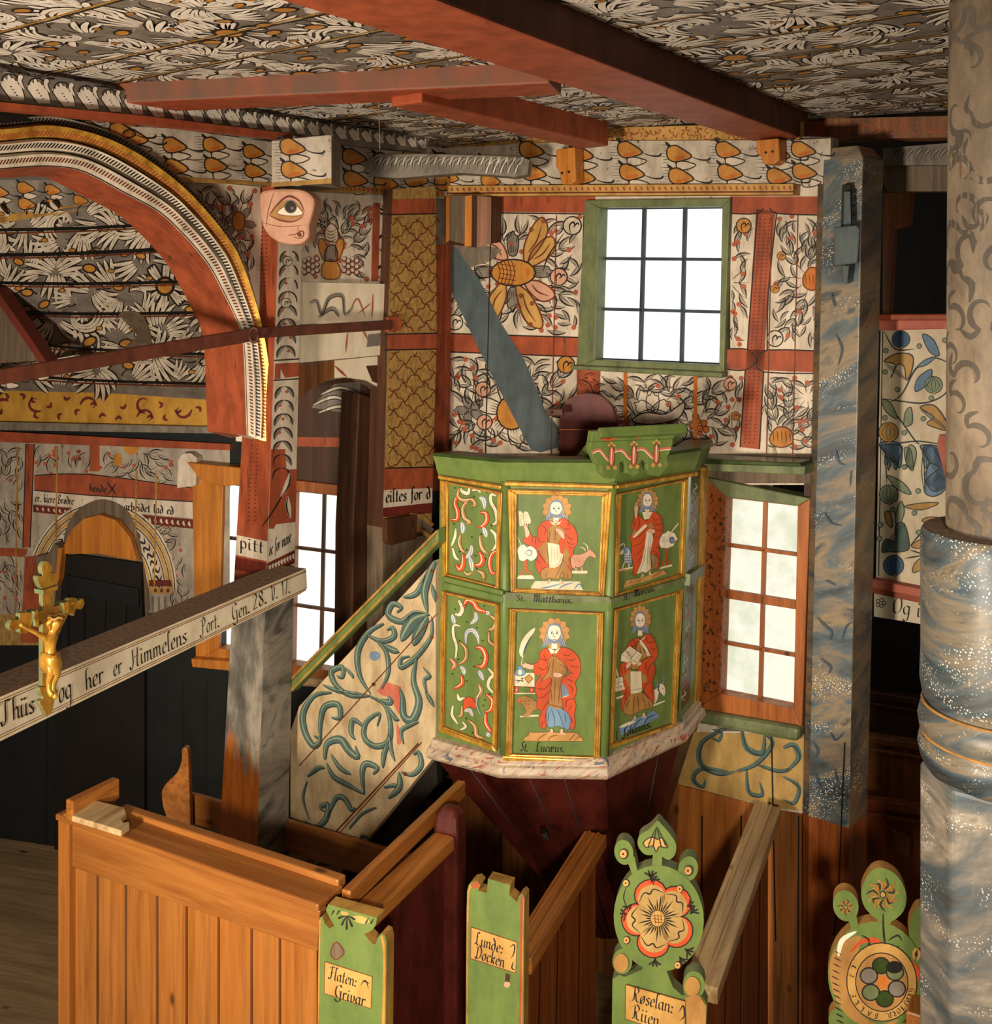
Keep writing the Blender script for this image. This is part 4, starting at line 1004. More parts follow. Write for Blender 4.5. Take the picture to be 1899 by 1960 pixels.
mb.slab(FCT[3], [(1342, 895), (1350, 890), (1333, 1340), (1325, 1345)], .02, 'gold', .016); mb.slab(FCT[3], [(1312, 1098), (1340, 1078), (1339, 1098), (1310, 1120)], .02, 'green_gray', .02)
build('side_panel', mb, pul)
for fi, rl, tx in ((0, [(847, 1103), (962, 1131), (962, 1155), (846, 1129)], None), (1, [(968, 1134), (1166, 1143), (1166, 1170), (968, 1163)], 'mid'), (2, [(1170, 1147), (1317, 1104), (1315, 1126), (1170, 1166)], 'right')):
    mb = MB(); pl = shift(FCT[fi], .03)
    m1 = [((rl[0][0]+rl[3][0])/2, (rl[0][1]+rl[3][1])/2 - 2), ((rl[1][0]+rl[2][0])/2, (rl[1][1]+rl[2][1])/2 - 2)]
    mb.slab(pl, [rl[0], rl[1], m1[1], m1[0]], .03, 'green_gray' if tx else 'green'); mb.slab(shift(FCT[fi], .018), [m1[0], m1[1], rl[2], rl[3]], .02, 'green')
    br = Brush(mb, pl)
    if tx == 'mid': text(br, 'St.', (988, 1150), (1006, 1151), (.5, -6), 'green_dark', 1, .12); text(br, 'Matthæus.', (1020, 1152), (1098, 1155), (1, -7.5), 'black', 1, .11)
    if tx == 'right': text(br, 'St.', (1192, 1150), (1204, 1146), (.3, -7), 'black', 1, .12); text(br, 'Marcus.', (1213, 1143), (1254, 1131), (.4, -7.5), 'black', 1, .12)
    build('middle_rail', mb, pul, .006)
for fi, a in ((0, [(845, 908), (966, 927), (966, 935), (845, 915)]), (1, [(966, 919), (1173, 926), (1173, 934), (966, 928)]), (2, [(1173, 926), (1327, 901), (1327, 909), (1173, 934)])):
    mb = MB(); mb.slab(FCT[fi], a, .03, 'gold', .026); br = Brush(mb, shift(FCT[fi], .026)); br.stroke([((a[0][0]+a[3][0])/2, (a[0][1]+a[3][1])/2), ((a[1][0]+a[2][0])/2, (a[1][1]+a[2][1])/2)], 1, 'brown_line', 0, 'k', 1)
    build('gilt_strip', mb, pul, .004)
mb = MB(); mb.slab(FCT[1], [(962, 1443), (1160, 1452), (1160, 1464), (962, 1456)], .03, 'gold', .022); build('gilt_strip', mb, pul, .004)
for i in (1, 2):
    mb = MB(); d = (ET[i]-CEN); d.z = 0; d.normalize()
    mb.tube([ET[i] + d*-.006, EB[i] + d*-.006], .02, 'green', 8); build('corner_post', mb, pul)
# marbled base moulding and tapering underside
mb = MB(); zb = ZB
mb.loft([pring(zb + .0, .99), pring(zb - .005, 1.045), pring(zb - .03, 1.055), pring(zb - .035, 1.075), pring(zb - .06, 1.09), pring(zb - .075, 1.07), pring(zb - .075, .9)], 'marble_mould', False)
build('base_moulding', mb, pul, .004)
FT = Vector((.46, 4.42, 0))
base = pring(zb - .07, 1.03)
mb = MB(); tips = [Vector((FT.x + (p.x-CEN.x)*.16, FT.y + (p.y-CEN.y)*.16, .55)) for p in base]
mb.loft([base, tips], 'maroon', True)
for i, f in ((0, .5), (1, .25), (1, .6), (2, .7)):
    a = base[i].lerp(base[i+1], f); b = tips[i].lerp(tips[i+1], f); n = (a - CEN); n.z = 0; n.normalize()
    mb.tube([a + n*.0, b + n*.0], .003, 'black_and_shade', 5)
build('underside', mb, pul)
mb = MB(); n = Vector((0, -1, 0)); a = P(1043, 1606, 3.985)
mb.prism([a, P(1036, 1597, 3.985), P(1046, 1594, 3.985), P(1052, 1608, 3.985)], (0, .05, 0), 'black_and_shade'); build('peg_hole', mb, pul)
mb = MB(); PBk = vplane(1120, 4.72, .95, -.3)
brd = [(1070, 900), (1070, 815), (1074, 785), (1088, 762), (1118, 752), (1150, 757), (1172, 778), (1182, 808), (1186, 900)]
mb.slab(PBk, brd, .04, 'maroon_light'); br = Brush(mb, PBk); br.line(1072, 818, 1184, 818, 4, 'maroon', 1); br.stroke([(1072, 815), (1076, 785), (1090, 765), (1118, 755), (1150, 760), (1170, 780), (1180, 808)], 2.5, 'rust', 1); br.line(1071, 822, 1182, 823, 1.5, 'orange', 1)
b = build('back_board', mb, pul, .006); tag(b, 'dark red round-topped board standing at the back of the pulpit')
mb = MB(); mb.slab(vplane(1055, 4.66, .95, -.3), [(1046, 783), (1076, 783), (1078, 796), (1046, 797)], .03, 'rust'); mb.slab(vplane(1055, 4.65, .95, -.3), [(1052, 787), (1058, 787), (1058, 792), (1052, 792)], .02, 'black_and_shade'); build('latch', mb, pul, .004)
# book rest
mb = MB()
A, B_, C_ = P(1146, 818, 3.86), P(1313, 810, 4.04), P(1094, 884, 4.30)
D_ = C_ + (B_ - A); nn = (B_ - A).cross(C_ - A).normalized()
if nn.z < 0: nn = -nn
mb.prism([A, B_, D_, C_], -nn*.035, 'green'); 
rest = build('book_rest', mb, pul, .004)
mb = MB(); PVa = Plane(P(1200, 860, 3.93), (B_-A).cross(Z))
val = [(1131, 846), (1288, 840), (1288, 850), (1282, 868), (1276, 876), (1280, 890), (1272, 902), (1262, 912), (1248, 910), (1240, 900), (1240, 888), (1230, 880), (1222, 890), (1224, 906), (1212, 912), (1200, 906), (1199, 892), (1196, 882), (1186, 886), (1186, 905), (1176, 916), (1162, 916), (1152, 906), (1150, 892), (1142, 888), (1134, 870), (1130, 858)]
mb.slab(PVa, val, .03, 'green'); mb.slab(PVa, [(1136, 826), (1306, 817), (1304, 826), (1288, 842), (1133, 848)], .03, 'green', -.005)
br = Brush(mb, PVa)
br.stroke([(1134, 866), (1148, 862), (1164, 880), (1172, 866), (1190, 862), (1206, 878), (1216, 862), (1232, 860), (1250, 876), (1258, 862), (1284, 858)], 6, 'coral', 2, 'k')
br.stroke([(1134, 868), (1148, 864), (1164, 882), (1172, 868), (1190, 864), (1206, 880), (1216, 864), (1232, 862), (1250, 878), (1258, 864), (1284, 860)], 1.6, 'cream', 4, 'k')
for x, y in ((1170, 858), (1213, 856), (1256, 853)):
    br.blob([(x-5, y+10), (x, y-6), (x+5, y+10), (x+3, y+32), (x-4, y+32)], 1.2, 'coral', 'robe_dark', 5); br.line(x, y, x-1, y+30, 2, 'cream', 7)
    for dx in (-5, 0, 5): br.ell(x+dx, y-6-(dx == 0)*4, 3, 2.5, 'plate', 5)
    for dx in (-7, 7): br.ell(x+dx*.9, y+37, 4, 4, 'plate', 5)
for pts in ([(1145, 838), (1165, 842), (1185, 836)], [(1190, 838), (1205, 828), (1230, 832), (1215, 840)], [(1232, 834), (1252, 826), (1276, 830)]): br.stroke(pts, 4, 'robe', 1)
build('valance', mb, rest, .002)

# ---- the paintings: leaf scrolls on the left side, evangelists on the other fields
mb, br = fields['left_up']; br.frame(830, 900, .2757)
def sw(pts, w, c, l=1):
    br.outlined(pts, w*1.35, 3.5, c, 'green_dark', l, 'b'); br.stroke([(x-4, y-3) for x, y in pts], w*.3, 'cream', l+2, 't')
    for x, y in (pts[0], pts[-1]): br.ell(x, y, w*.62, w*.5, 'green_dark', l, 0, 10); br.ell(x, y, w*.5, w*.4, c, l+1, 0, 10)
def tick(x, y): 
    for d in (-.6, 0, .6): br.stroke([(x, y), (x+14*cos(d-1.2), y+16*sin(d-1.2))], 5, 'green_dark', 1)
for pts, w, c in (([(180, 130), (170, 180), (210, 210), (270, 205), (290, 240), (265, 250)], 20, 'tan'), ([(250, 205), (205, 260), (215, 330), (255, 360), (235, 372)], 20, 'tan'), ([(165, 185), (150, 230), (168, 290), (165, 340), (130, 345)], 24, 'robe'),
                  ([(250, 120), (240, 160), (205, 150), (190, 130)], 18, 'cream'), ([(275, 140), (305, 130), (322, 150)], 16, 'cream'), ([(430, 175), (400, 170), (400, 220), (430, 280), (440, 350), (420, 375)], 16, 'cream'),
                  ([(335, 295), (365, 300), (370, 350), (345, 385), (320, 392)], 22, 'robe'), ([(400, 415), (430, 450), (440, 510), (412, 555)], 16, 'cream'), ([(155, 410), (150, 460), (128, 520)], 14, 'cream'), ([(135, 545), (150, 600), (172, 620)], 14, 'cream'),
                  ([(190, 450), (180, 500), (195, 550), (220, 570)], 16, 'tan'), ([(325, 460), (330, 520), (350, 560), (372, 575)], 20, 'tan'), ([(205, 590), (205, 650), (185, 690), (160, 660)], 26, 'robe'), ([(325, 575), (340, 620), (325, 655), (290, 660)], 28, 'robe'),
                  ([(450, 560), (410, 580), (390, 640), (405, 710), (435, 715)], 20, 'robe'), ([(215, 705), (240, 725), (270, 710)], 14, 'tan'), ([(310, 700), (345, 720), (350, 760)], 22, 'tan')): sw(pts, w, c)
for pts in ([(320, 190), (350, 210), (355, 270)], [(195, 360), (205, 400), (200, 440)], [(345, 395), (360, 430), (370, 465)], [(265, 520), (260, 570), (225, 610)], [(250, 600), (265, 650), (270, 700)]):
    br.stroke(pts, 40, 'hair', 1); br.stroke(pts, 24, 'cream', 3); br.stroke(pts, 6, 'hair', 4)
for x, y in ((150, 130), (280, 190), (370, 160), (400, 390), (330, 450), (265, 470), (230, 560), (290, 600), (360, 620), (300, 690), (140, 380), (330, 300), (430, 370), (180, 570)): tick(x, y)
build('painted_panel', mb, pul)
mb, br = fields['left_low']; br.frame(830, 900, .2757)
for pts, w, c in (([(180, 910), (200, 960), (185, 1000), (160, 1000)], 20, 'cream'), ([(215, 940), (235, 905), (280, 920), (310, 965), (370, 985)], 28, 'robe'), ([(395, 1010), (430, 1040), (420, 1095), (380, 1110)], 20, 'tan'), ([(385, 1130), (390, 1190), (430, 1220)], 18, 'tan'),
                  ([(180, 1080), (140, 1080), (140, 1150), (160, 1220), (155, 1300)], 14, 'cream'), ([(190, 1200), (225, 1240), (225, 1310), (180, 1345)], 18, 'tan'), ([(300, 1230), (340, 1240), (365, 1300), (345, 1360), (310, 1360)], 26, 'robe'),
                  ([(385, 1380), (415, 1420), (390, 1450), (380, 1500), (410, 1540)], 16, 'cream'), ([(195, 1430), (200, 1480), (150, 1515)], 20, 'robe'), ([(320, 1490), (330, 1540), (295, 1590)], 22, 'tan'), ([(375, 1560), (410, 1600), (400, 1660), (365, 1680)], 22, 'robe'),
                  ([(365, 1690), (365, 1760), (405, 1820)], 20, 'robe'), ([(135, 1640), (130, 1700), (165, 1755)], 14, 'cream'), ([(200, 1640), (195, 1700), (170, 1710)], 14, 'tan'), ([(250, 1740), (290, 1780), (300, 1840), (350, 1860)], 20, 'tan'), ([(170, 1560), (180, 1590), (210, 1580)], 16, 'cream'),
                  ([(120, 1310), (150, 1350), (130, 1380)], 20, 'coral'), ([(205, 1750), (225, 1780), (190, 1800)], 12, 'cream'), ([(330, 1540), (300, 1620), (330, 1700)], 8, 'hair')): sw(pts, w, c)
br.blob([(205, 1610), (225, 1580), (260, 1575), (290, 1610), (295, 1660), (255, 1645), (215, 1665)], 3, 'robe', 'green_dark', 1)
for pts in ([(225, 1205), (230, 1130), (270, 1110), (305, 1150), (315, 1205)], [(290, 985), (295, 1030), (255, 1070)], [(130, 1000), (140, 1040), (150, 1065)], [(190, 1360), (210, 1390), (215, 1420)], [(315, 1390), (330, 1420), (350, 1460)], [(215, 1670), (250, 1665), (275, 1710)], [(370, 975), (385, 1005)], [(370, 1820), (390, 1850)]):
    br.stroke(pts, 36, 'hair', 1); br.stroke(pts, 22, 'cream', 3); br.stroke(pts, 6, 'hair', 4)
for x, y in ((150, 970), (230, 1060), (350, 950), (300, 1100), (340, 1190), (180, 1190), (280, 1370), (330, 1310), (355, 1600), (345, 1640), (130, 1420), (225, 1730), (270, 1830), (170, 1320), (230, 1470), (390, 1560)): tick(x, y)
build('painted_panel', mb, pul)

def halo(cx, cy, r, n=16, sx=1.0):
    q = [(cx + sx*(r if i % 2 else r*.84)*cos(pi*i/n), cy + (r if i % 2 else r*.84)*sin(pi*i/n)) for i in range(2*n)]
    br.poly(q, 'halo', 0); br.stroke(q + [q[0]], 4, 'brown_line', 1, 'k', raw=True)
    for i in range(0, 2*n, 2): br.stroke([(cx + sx*r*.55*cos(pi*i/n), cy + r*.55*sin(pi*i/n)), (cx + sx*r*.8*cos(pi*i/n), cy + r*.8*sin(pi*i/n))], 4, 'brown_line', 1)
def head(cx, cy, w, h, sk=0.0, beard=True):
    """oval face with hair to the shoulders, eyes, nose, mouth and beard"""
    br.poly([(cx-w*1.28, cy-h*.1), (cx-w*.9, cy-h*.95), (cx, cy-h*1.28), (cx+w*.9, cy-h*.95), (cx+w*1.28, cy-h*.1), (cx+w*1.5, cy+h*.8), (cx+w*2.0, cy+h*1.45), (cx+w*1.1, cy+h*1.3), (cx, cy+h*.8), (cx-w*1.1, cy+h*1.3), (cx-w*2.0, cy+h*1.45), (cx-w*1.5, cy+h*.8)], 'hair', 2, 4)
    for s in (-1, 1):
        for k in range(4): br.stroke([(cx+s*w*(1.0+k*.1), cy-h*.4), (cx+s*w*(1.15+k*.1), cy+h*.5), (cx+s*w*(1.3+k*.2), cy+h*1.2)], w*.07, 'blue_dark' if k % 2 else 'cream', 3, 't', 3)
    br.poly([(cx-w*.35, cy+h*.8), (cx+w*.35, cy+h*.8), (cx+w*.5, cy+h*1.7), (cx-w*.5, cy+h*1.7)], 'face', 3)
    br.poly([(cx-w, cy-h*.1), (cx-w*.75, cy-h*.8), (cx, cy-h), (cx+w*.75, cy-h*.8), (cx+w, cy-h*.1), (cx+w*.85, cy+h*.5), (cx+w*.4, cy+h*.92), (cx, cy+h), (cx-w*.4, cy+h*.92), (cx-w*.85, cy+h*.5)], 'face', 5, 4)
    br.stroke([(cx+w*.92, cy+h*.1), (cx+w*.75, cy+h*.55), (cx+w*.4, cy+h*.85)], w*.2, 'pink', 6)
    if beard:
        br.poly([(cx-w*.85, cy+h*.4), (cx-w*.45, cy+h*.62), (cx, cy+h*.55), (cx+w*.45, cy+h*.62), (cx+w*.85, cy+h*.4), (cx+w*.45, cy+h*.98), (cx, cy+h*1.1), (cx-w*.45, cy+h*.98)], 'hair', 6, 3)
        br.ell(cx, cy+h*.64, w*.3, h*.11, 'face', 7, 0, 10)
    for s in (-1, 1):
        br.ell(cx+s*w*.42+sk, cy-h*.12, w*.17, h*.09, 'blue_dark', 7, 0, 10); br.ell(cx+s*w*.42+sk, cy-h*.12, w*.08, h*.07, 'black', 8, 0, 8)
        br.stroke([(cx+s*w*.2+sk, cy-h*.27), (cx+s*w*.45+sk, cy-h*.35), (cx+s*w*.68+sk, cy-h*.24)], w*.08, 'brown_line', 7)
    br.stroke([(cx-w*.1+sk, cy-h*.2), (cx-w*.14+sk, cy+h*.2), (cx+w*.05+sk, cy+h*.28), (cx+w*.18+sk, cy+h*.22)], w*.07, 'brown_line', 7)
    br.stroke([(cx-w*.25+sk, cy+h*.6), (cx+sk, cy+h*.66), (cx+w*.25+sk, cy+h*.6)], h*.07, 'robe_dark', 9)
def folds(lines, w=7, c='robe_dark', l=12):
    for p in lines: br.stroke(p, w, c, l)
def cloth(pts, c, l, e=5, edge='robe_dark', sm=3): br.blob(pts, e, c, edge, l, sm)
def foot(x, y, s, d=1): br.poly([(x-s*.3, y-s), (x+s*.3, y-s), (x+s*.35, y-s*.1), (x+d*s*.9, y+s*.2), (x+d*s*.8, y+s*.45), (x-s*.35, y+s*.35)], 'flesh', 13, 3)
def hand(pts, fingers, l=14):
    br.blob(pts, 3, 'flesh', 'brown_line', l, 3)
    for f in fingers: br.stroke(f, 12, 'flesh', l+1, 'k', 3); br.stroke([(x+6, y) for x, y in f], 2.5, 'brown_line', l+2, 't', 3)
# Matthew
mb, br = fields['mid_up']; br.frame(960, 900, .1326)
halo(800, 560, 222, 12); head(790, 565, 82, 110)
cloth([(690, 720), (570, 760), (520, 850), (515, 960), (440, 950), (410, 900), (335, 960), (325, 1040), (420, 1090), (500, 1140), (520, 1280), (480, 1290), (500, 1400), (540, 1490), (600, 1420), (680, 1390), (660, 1100), (690, 860), (790, 790)], 'robe', 7)
cloth([(790, 790), (880, 690), (960, 730), (1060, 840), (1095, 960), (1090, 1060), (1040, 1140), (1030, 1230), (985, 1290), (1020, 1440), (900, 1450), (850, 1200), (830, 1000), (930, 920)], 'robe', 7)
cloth([(560, 1500), (600, 1420), (700, 1390), (800, 1380), (890, 1300), (1000, 1460), (1015, 1540), (960, 1575), (880, 1540), (800, 1570), (700, 1550), (600, 1580)], 'tan', 9)
br.poly([(520, 1140), (660, 1010), (680, 1390), (600, 1250)], 'tan', 8); br.poly([(905, 1120), (985, 1200), (960, 1290), (970, 1360), (890, 1430), (900, 1300)], 'tan', 10, 3)
cloth([(670, 860), (720, 800), (780, 790), (880, 830), (930, 920), (840, 1000), (820, 1060), (690, 1040)], 'tan', 9)
br.poly([(664, 1040), (830, 1070), (850, 1190), (890, 1210), (860, 1330), (760, 1400), (690, 1380)], 'cream', 11)
br.stroke([(690, 1385), (770, 1390), (850, 1330), (885, 1210)], 20, 'cream', 12, 'k'); br.stroke([(692, 1370), (770, 1372), (838, 1320), (872, 1210)], 4, 'brown_line', 13, 'k')
folds([[(560, 780), (640, 850), (610, 940)], [(520, 960), (550, 1020), (640, 1040)], [(440, 960), (450, 1040)], [(480, 970), (500, 1080)], [(930, 760), (980, 790), (960, 740)], [(900, 830), (960, 850), (1010, 820)], [(930, 930), (1000, 990), (1060, 990)], [(940, 1010), (980, 1060), (1060, 1060)], [(960, 1100), (1030, 1130)], [(520, 1140), (560, 1230), (680, 1390)], [(490, 1290), (560, 1340)], [(990, 1240), (960, 1290)], [(560, 1440), (640, 1390)]])
folds([[(700, 870), (690, 1030)], [(780, 800), (770, 1050)], [(640, 1560), (660, 1450)], [(760, 1570), (840, 1420), (900, 1200)], [(830, 1560), (880, 1430)], [(900, 1540), (890, 1460)], [(960, 1570), (950, 1480)]], 8, 'blue_dark', 12)
folds([[(720, 1080), (720, 1330)], [(770, 1090), (760, 1300)], [(815, 1100), (800, 1280)]], 4, 'halo', 13)
for k in range(6): br.ell(757, 855+k*28, 5, 5, 'black', 12, 0, 6); br.line(785, 900+k*26, 815, 905+k*26, 3, 'brown_line', 12); br.ell(690-k*3, 880+k*24, 4, 5, 'black', 12, 0, 6)
br.poly([(690, 715), (740, 790), (830, 785), (880, 700), (850, 740), (780, 755), (720, 740)], 'cream', 11)
br.line(785, 715, 785, 820, 14, 'plate', 13); br.line(735, 770, 830, 775, 14, 'plate', 13)
br.poly([(245, 590), (285, 590), (315, 620), (330, 590), (380, 600), (425, 720), (420, 765), (340, 780), (330, 790), (262, 808)], 'cream', 7); br.line(308, 610, 338, 785, 5, 'blue_dark', 9)
for k in range(5): br.line(265, 660+k*28, 300, 655+k*28, 3, 'hair', 9); br.line(340, 645+k*28, 385, 640+k*28, 3, 'hair', 9)
hand([(345, 960), (340, 880), (320, 800), (350, 780), (385, 840), (410, 910), (380, 960)], [[(330, 810), (318, 775)], [(350, 790), (355, 750)], [(372, 800), (385, 765)]])
hand([(910, 990), (900, 900), (850, 850), (790, 830), (780, 860), (820, 910), (870, 970)], [[(800, 840), (780, 860)], [(820, 840), (795, 880)], [(840, 860), (815, 905)], [(860, 870), (870, 905)]])
# his table with inkwell, and the goat
br.blob([(230, 1150), (260, 1100), (320, 1070), (370, 1110), (420, 1090), (470, 1120), (520, 1180), (500, 1260), (430, 1310), (370, 1280), (320, 1310), (260, 1290), (240, 1210)], 4, 'face', 'hair', 2)
br.ell(400, 1190, 45, 48, 'hair', 4); br.ell(398, 1192, 32, 34, 'face', 5); br.stroke([(235, 955), (290, 1100), (355, 1260)], 12, 'cream', 6)
for y, r in ((1320, 26), (1365, 30), (1410, 24)): br.ell(350, y, r, 20, 'robe', 4)
br.line(350, 1300, 350, 1460, 22, 'robe', 3)
for pts in ([(350, 1450), (300, 1460), (260, 1520)], [(350, 1450), (400, 1460), (440, 1520)], [(350, 1460), (345, 1520)]): br.stroke(pts, 18, 'robe', 4, 'k')
br.poly([(220, 1570), (250, 1515), (450, 1515), (480, 1575)], 'cream', 2); br.line(220, 1575, 480, 1580, 6, 'blue_dark', 3)
br.blob([(1000, 1290), (1030, 1220), (1130, 1215), (1220, 1180), (1270, 1140), (1320, 1170), (1370, 1240), (1340, 1265), (1270, 1240), (1220, 1290), (1170, 1380), (1100, 1400), (1020, 1410)], 4, 'pink', 'brown_line', 4)
for x in (1070, 1155): br.line(x, 1380, x+8, 1450, 22, 'pink', 4)
for pts in ([(1250, 1150), (1230, 1080), (1160, 1040)], [(1215, 1165), (1180, 1120), (1110, 1105)]): br.stroke(pts, 18, 'cream', 5, 'c')
br.stroke([(1330, 1265), (1320, 1330), (1260, 1400), (1190, 1440)], 20, 'gray', 3, 'c'); br.ell(1300, 1165, 6, 6, 'black', 6, 0, 6); br.rect(1015, 1450, 1240, 1492, 'cream', 3); br.line(1015, 1492, 1240, 1496, 5, 'brown_line', 4)
for k in range(9): br.stroke([(1030+k*20, 1240+k % 3*30), (1025+k*20, 1275+k % 3*30)], 3, 'brown_line', 6)
br.poly([(480, 1600), (1130, 1605), (1150, 1660), (1185, 1730), (420, 1710), (430, 1670)], 'cream', 3)
for pts in ([(560, 1700), (700, 1680), (900, 1620)], [(830, 1710), (900, 1660), (1050, 1620)], [(1050, 1720), (1120, 1640), (1180, 1725)]): br.stroke(pts, 22, 'blue', 4)
br.stroke([(485, 1600), (425, 1710)], 6, 'blue_dark', 4); foot(695, 1620, 42, -1); foot(855, 1620, 42, 1)
build('painted_panel', mb, pul)
# Mark
mb, br = fields['right_up']; br.frame(1160, 900, .1326)
halo(600, 440, 185, 13, .88); head(592, 450, 62, 108)
cloth([(450, 635), (390, 690), (360, 820), (380, 870), (340, 960), (340, 1010), (360, 1060), (360, 1220), (390, 1400), (375, 1500), (430, 1500), (520, 1260), (560, 1040), (600, 900), (700, 860), (670, 960), (650, 1100), (620, 1190), (720, 1230), (740, 1320), (690, 1430), (750, 1400), (775, 1240), (750, 1110), (770, 960), (810, 860), (790, 700), (740, 630), (660, 600), (590, 720), (520, 700)], 'robe', 7)
br.poly([(575, 880), (660, 900), (670, 1000), (625, 1190), (640, 1420), (560, 1480), (520, 1460), (430, 1500), (500, 1330), (550, 1100)], 'cream', 9); br.poly([(370, 960), (540, 780), (590, 790), (560, 830), (400, 975)], 'cream', 10); br.poly([(360, 930), (385, 850), (440, 880), (400, 940)], 'tan', 9); br.poly([(590, 800), (640, 740), (690, 830), (640, 850)], 'tan', 10)
br.poly([(640, 1200), (740, 1260), (735, 1390), (660, 1430)], 'tan', 9)
br.poly([(510, 600), (660, 600), (610, 700), (540, 710)], 'cream', 10)
folds([[(450, 650), (470, 760), (430, 880)], [(400, 720), (400, 820)], [(600, 780), (480, 940), (360, 1000)], [(560, 930), (480, 1060), (370, 1100)], [(530, 1080), (450, 1200), (380, 1220)], [(510, 1220), (420, 1360)], [(660, 660), (700, 720), (780, 680)], [(690, 760), (740, 790), (800, 760)], [(700, 860), (760, 870), (800, 850)], [(690, 960), (760, 980)], [(640, 1170), (700, 1180), (760, 1280)], [(700, 1130), (750, 1100)]])
folds([[(610, 930), (590, 1150), (580, 1440)], [(560, 1100), (530, 1300), (470, 1480)], [(640, 940), (610, 1200), (620, 1420)], [(690, 1230), (690, 1400)]], 6, 'hair', 12)
hand([(400, 680), (395, 600), (390, 540), (420, 500), (450, 540), (440, 600), (430, 680)], [[(415, 510), (420, 460)], [(432, 510), (440, 460)], [(405, 530), (398, 510)]])
hand([(580, 880), (590, 850), (640, 840), (690, 860), (690, 895), (640, 905)], [[(600, 850), (585, 890)], [(620, 848), (605, 895)], [(640, 848), (630, 900)]])
br.blob([(810, 920), (850, 910), (890, 870), (930, 890), (990, 910), (1010, 960), (1030, 990), (990, 1030), (970, 1090), (920, 1110), (880, 1130), (830, 1120), (790, 1120), (770, 1080), (755, 1040), (775, 980)], 4, 'face', 'tan', 2, 1)
br.stroke([(1045, 760), (950, 880), (880, 1000), (820, 1110)], 28, 'cream', 5, 'c'); br.stroke([(1035, 775), (950, 890)], 5, 'hair', 6); br.ell(945, 1010, 38, 52, 'blue_dark', 5); br.ell(945, 1014, 28, 40, 'blue', 6)
for k in range(4): br.line(790, 960+k*25, 860, 965+k*25, 4, 'hair', 5)
for y in range(1140, 1290, 30): br.ell(866, y, 22, 17, 'robe', 3, 0, 10)
for pts in ([(866, 1290), (820, 1320), (800, 1390)], [(866, 1290), (910, 1310), (925, 1360)], [(866, 1290), (870, 1380)]): br.stroke(pts, 16, 'robe', 4, 'k')
br.poly([(765, 1430), (775, 1400), (940, 1355), (955, 1385)], 'cream', 2)
br.blob([(185, 1200), (215, 1140), (260, 1105), (320, 1110), (360, 1180), (370, 1350), (300, 1360), (250, 1300), (245, 1220), (205, 1225)], 4, 'hair', 'blue_dark', 3); br.poly([(190, 1200), (220, 1145), (255, 1150), (240, 1205), (205, 1222)], 'cream', 5)
for pts in ([(260, 1110), (250, 1060), (205, 1080), (200, 1110)], [(290, 1140), (320, 1170), (300, 1220), (275, 1200)]): br.stroke(pts, 18, 'cream', 6)
for k in range(16): br.ell(270+(k % 4)*24, 1210+(k//4)*36, 9, 9, 'cream', 5, 0, 7)
br.line(265, 1320, 225, 1430, 16, 'cream', 4); br.line(325, 1350, 330, 1420, 16, 'cream', 4); br.poly([(165, 1480), (175, 1440), (385, 1395), (385, 1435)], 'tan', 2); br.poly([(170, 1450), (178, 1432), (385, 1390), (385, 1412)], 'cream', 3)
br.poly([(245, 1700), (290, 1590), (560, 1540), (700, 1470), (830, 1440), (880, 1490), (700, 1560), (500, 1620)], 'halo', 3)
folds([[(330, 1640), (370, 1590)], [(440, 1620), (520, 1560)], [(650, 1560), (780, 1460)], [(830, 1440), (880, 1490)]], 8, 'brown_line', 5); foot(515, 1530, 34, -1); foot(620, 1490, 34, 1)
build('painted_panel', mb, pul)
# Luke
mb, br = fields['mid_low']; br.frame(960, 1150, .1582)
halo(640, 390, 198, 12); head(640, 400, 76, 106)
cloth([(540, 570), (470, 620), (440, 740), (375, 760), (385, 850), (420, 900), (480, 900), (410, 990), (410, 1080), (430, 1180), (430, 1300), (480, 1330), (450, 1440), (480, 1530), (540, 1520), (560, 1260), (600, 1000), (620, 700), (600, 640)], 'robe', 7)
cloth([(640, 660), (720, 560), (840, 590), (930, 680), (955, 780), (945, 900), (890, 985), (910, 1080), (880, 1180), (900, 1260), (880, 1380), (890, 1500), (840, 1560), (800, 1400), (740, 1280), (720, 1170), (700, 960), (830, 860)], 'robe', 7)
cloth([(560, 760), (590, 680), (650, 670), (740, 740), (790, 860), (720, 960), (725, 1180), (730, 1290), (570, 1240), (610, 930), (470, 980), (560, 860)], 'tan', 9)
cloth([(560, 1270), (730, 1300), (830, 1400), (825, 1520), (790, 1555), (740, 1530), (660, 1510), (600, 1530), (550, 1480)], 'blue', 9, 5, 'blue_dark')
br.poly([(730, 1000), (770, 1010), (820, 1140), (725, 1170)], 'hair', 10); br.stroke([(725, 1165), (820, 1140)], 10, 'cream', 11)
br.stroke([(565, 1250), (640, 1275), (728, 1290)], 34, 'tan', 11, 'k'); br.stroke([(565, 1236), (640, 1260), (728, 1274)], 4, 'brown_line', 12, 'k')
for k in range(9): br.ell(580+k*17, 1258+k*3.5, 5, 7, 'brown_line', 12, 0, 6)
folds([[(450, 680), (540, 720), (500, 640)], [(430, 790), (500, 830), (560, 790)], [(600, 960), (520, 1060), (420, 1050)], [(590, 1080), (500, 1160), (430, 1170)], [(560, 1200), (500, 1320)], [(540, 1340), (520, 1480)], [(500, 1440), (480, 1520)], [(740, 640), (800, 660), (850, 620)], [(790, 700), (860, 720), (900, 680)], [(830, 780), (900, 800), (940, 780)], [(820, 860), (870, 880)], [(790, 940), (880, 980)], [(800, 1010), (860, 1060), (840, 1120)], [(890, 1170), (790, 1200), (780, 1290)], [(860, 1250), (800, 1330)], [(840, 1400), (860, 1480)]], 8)
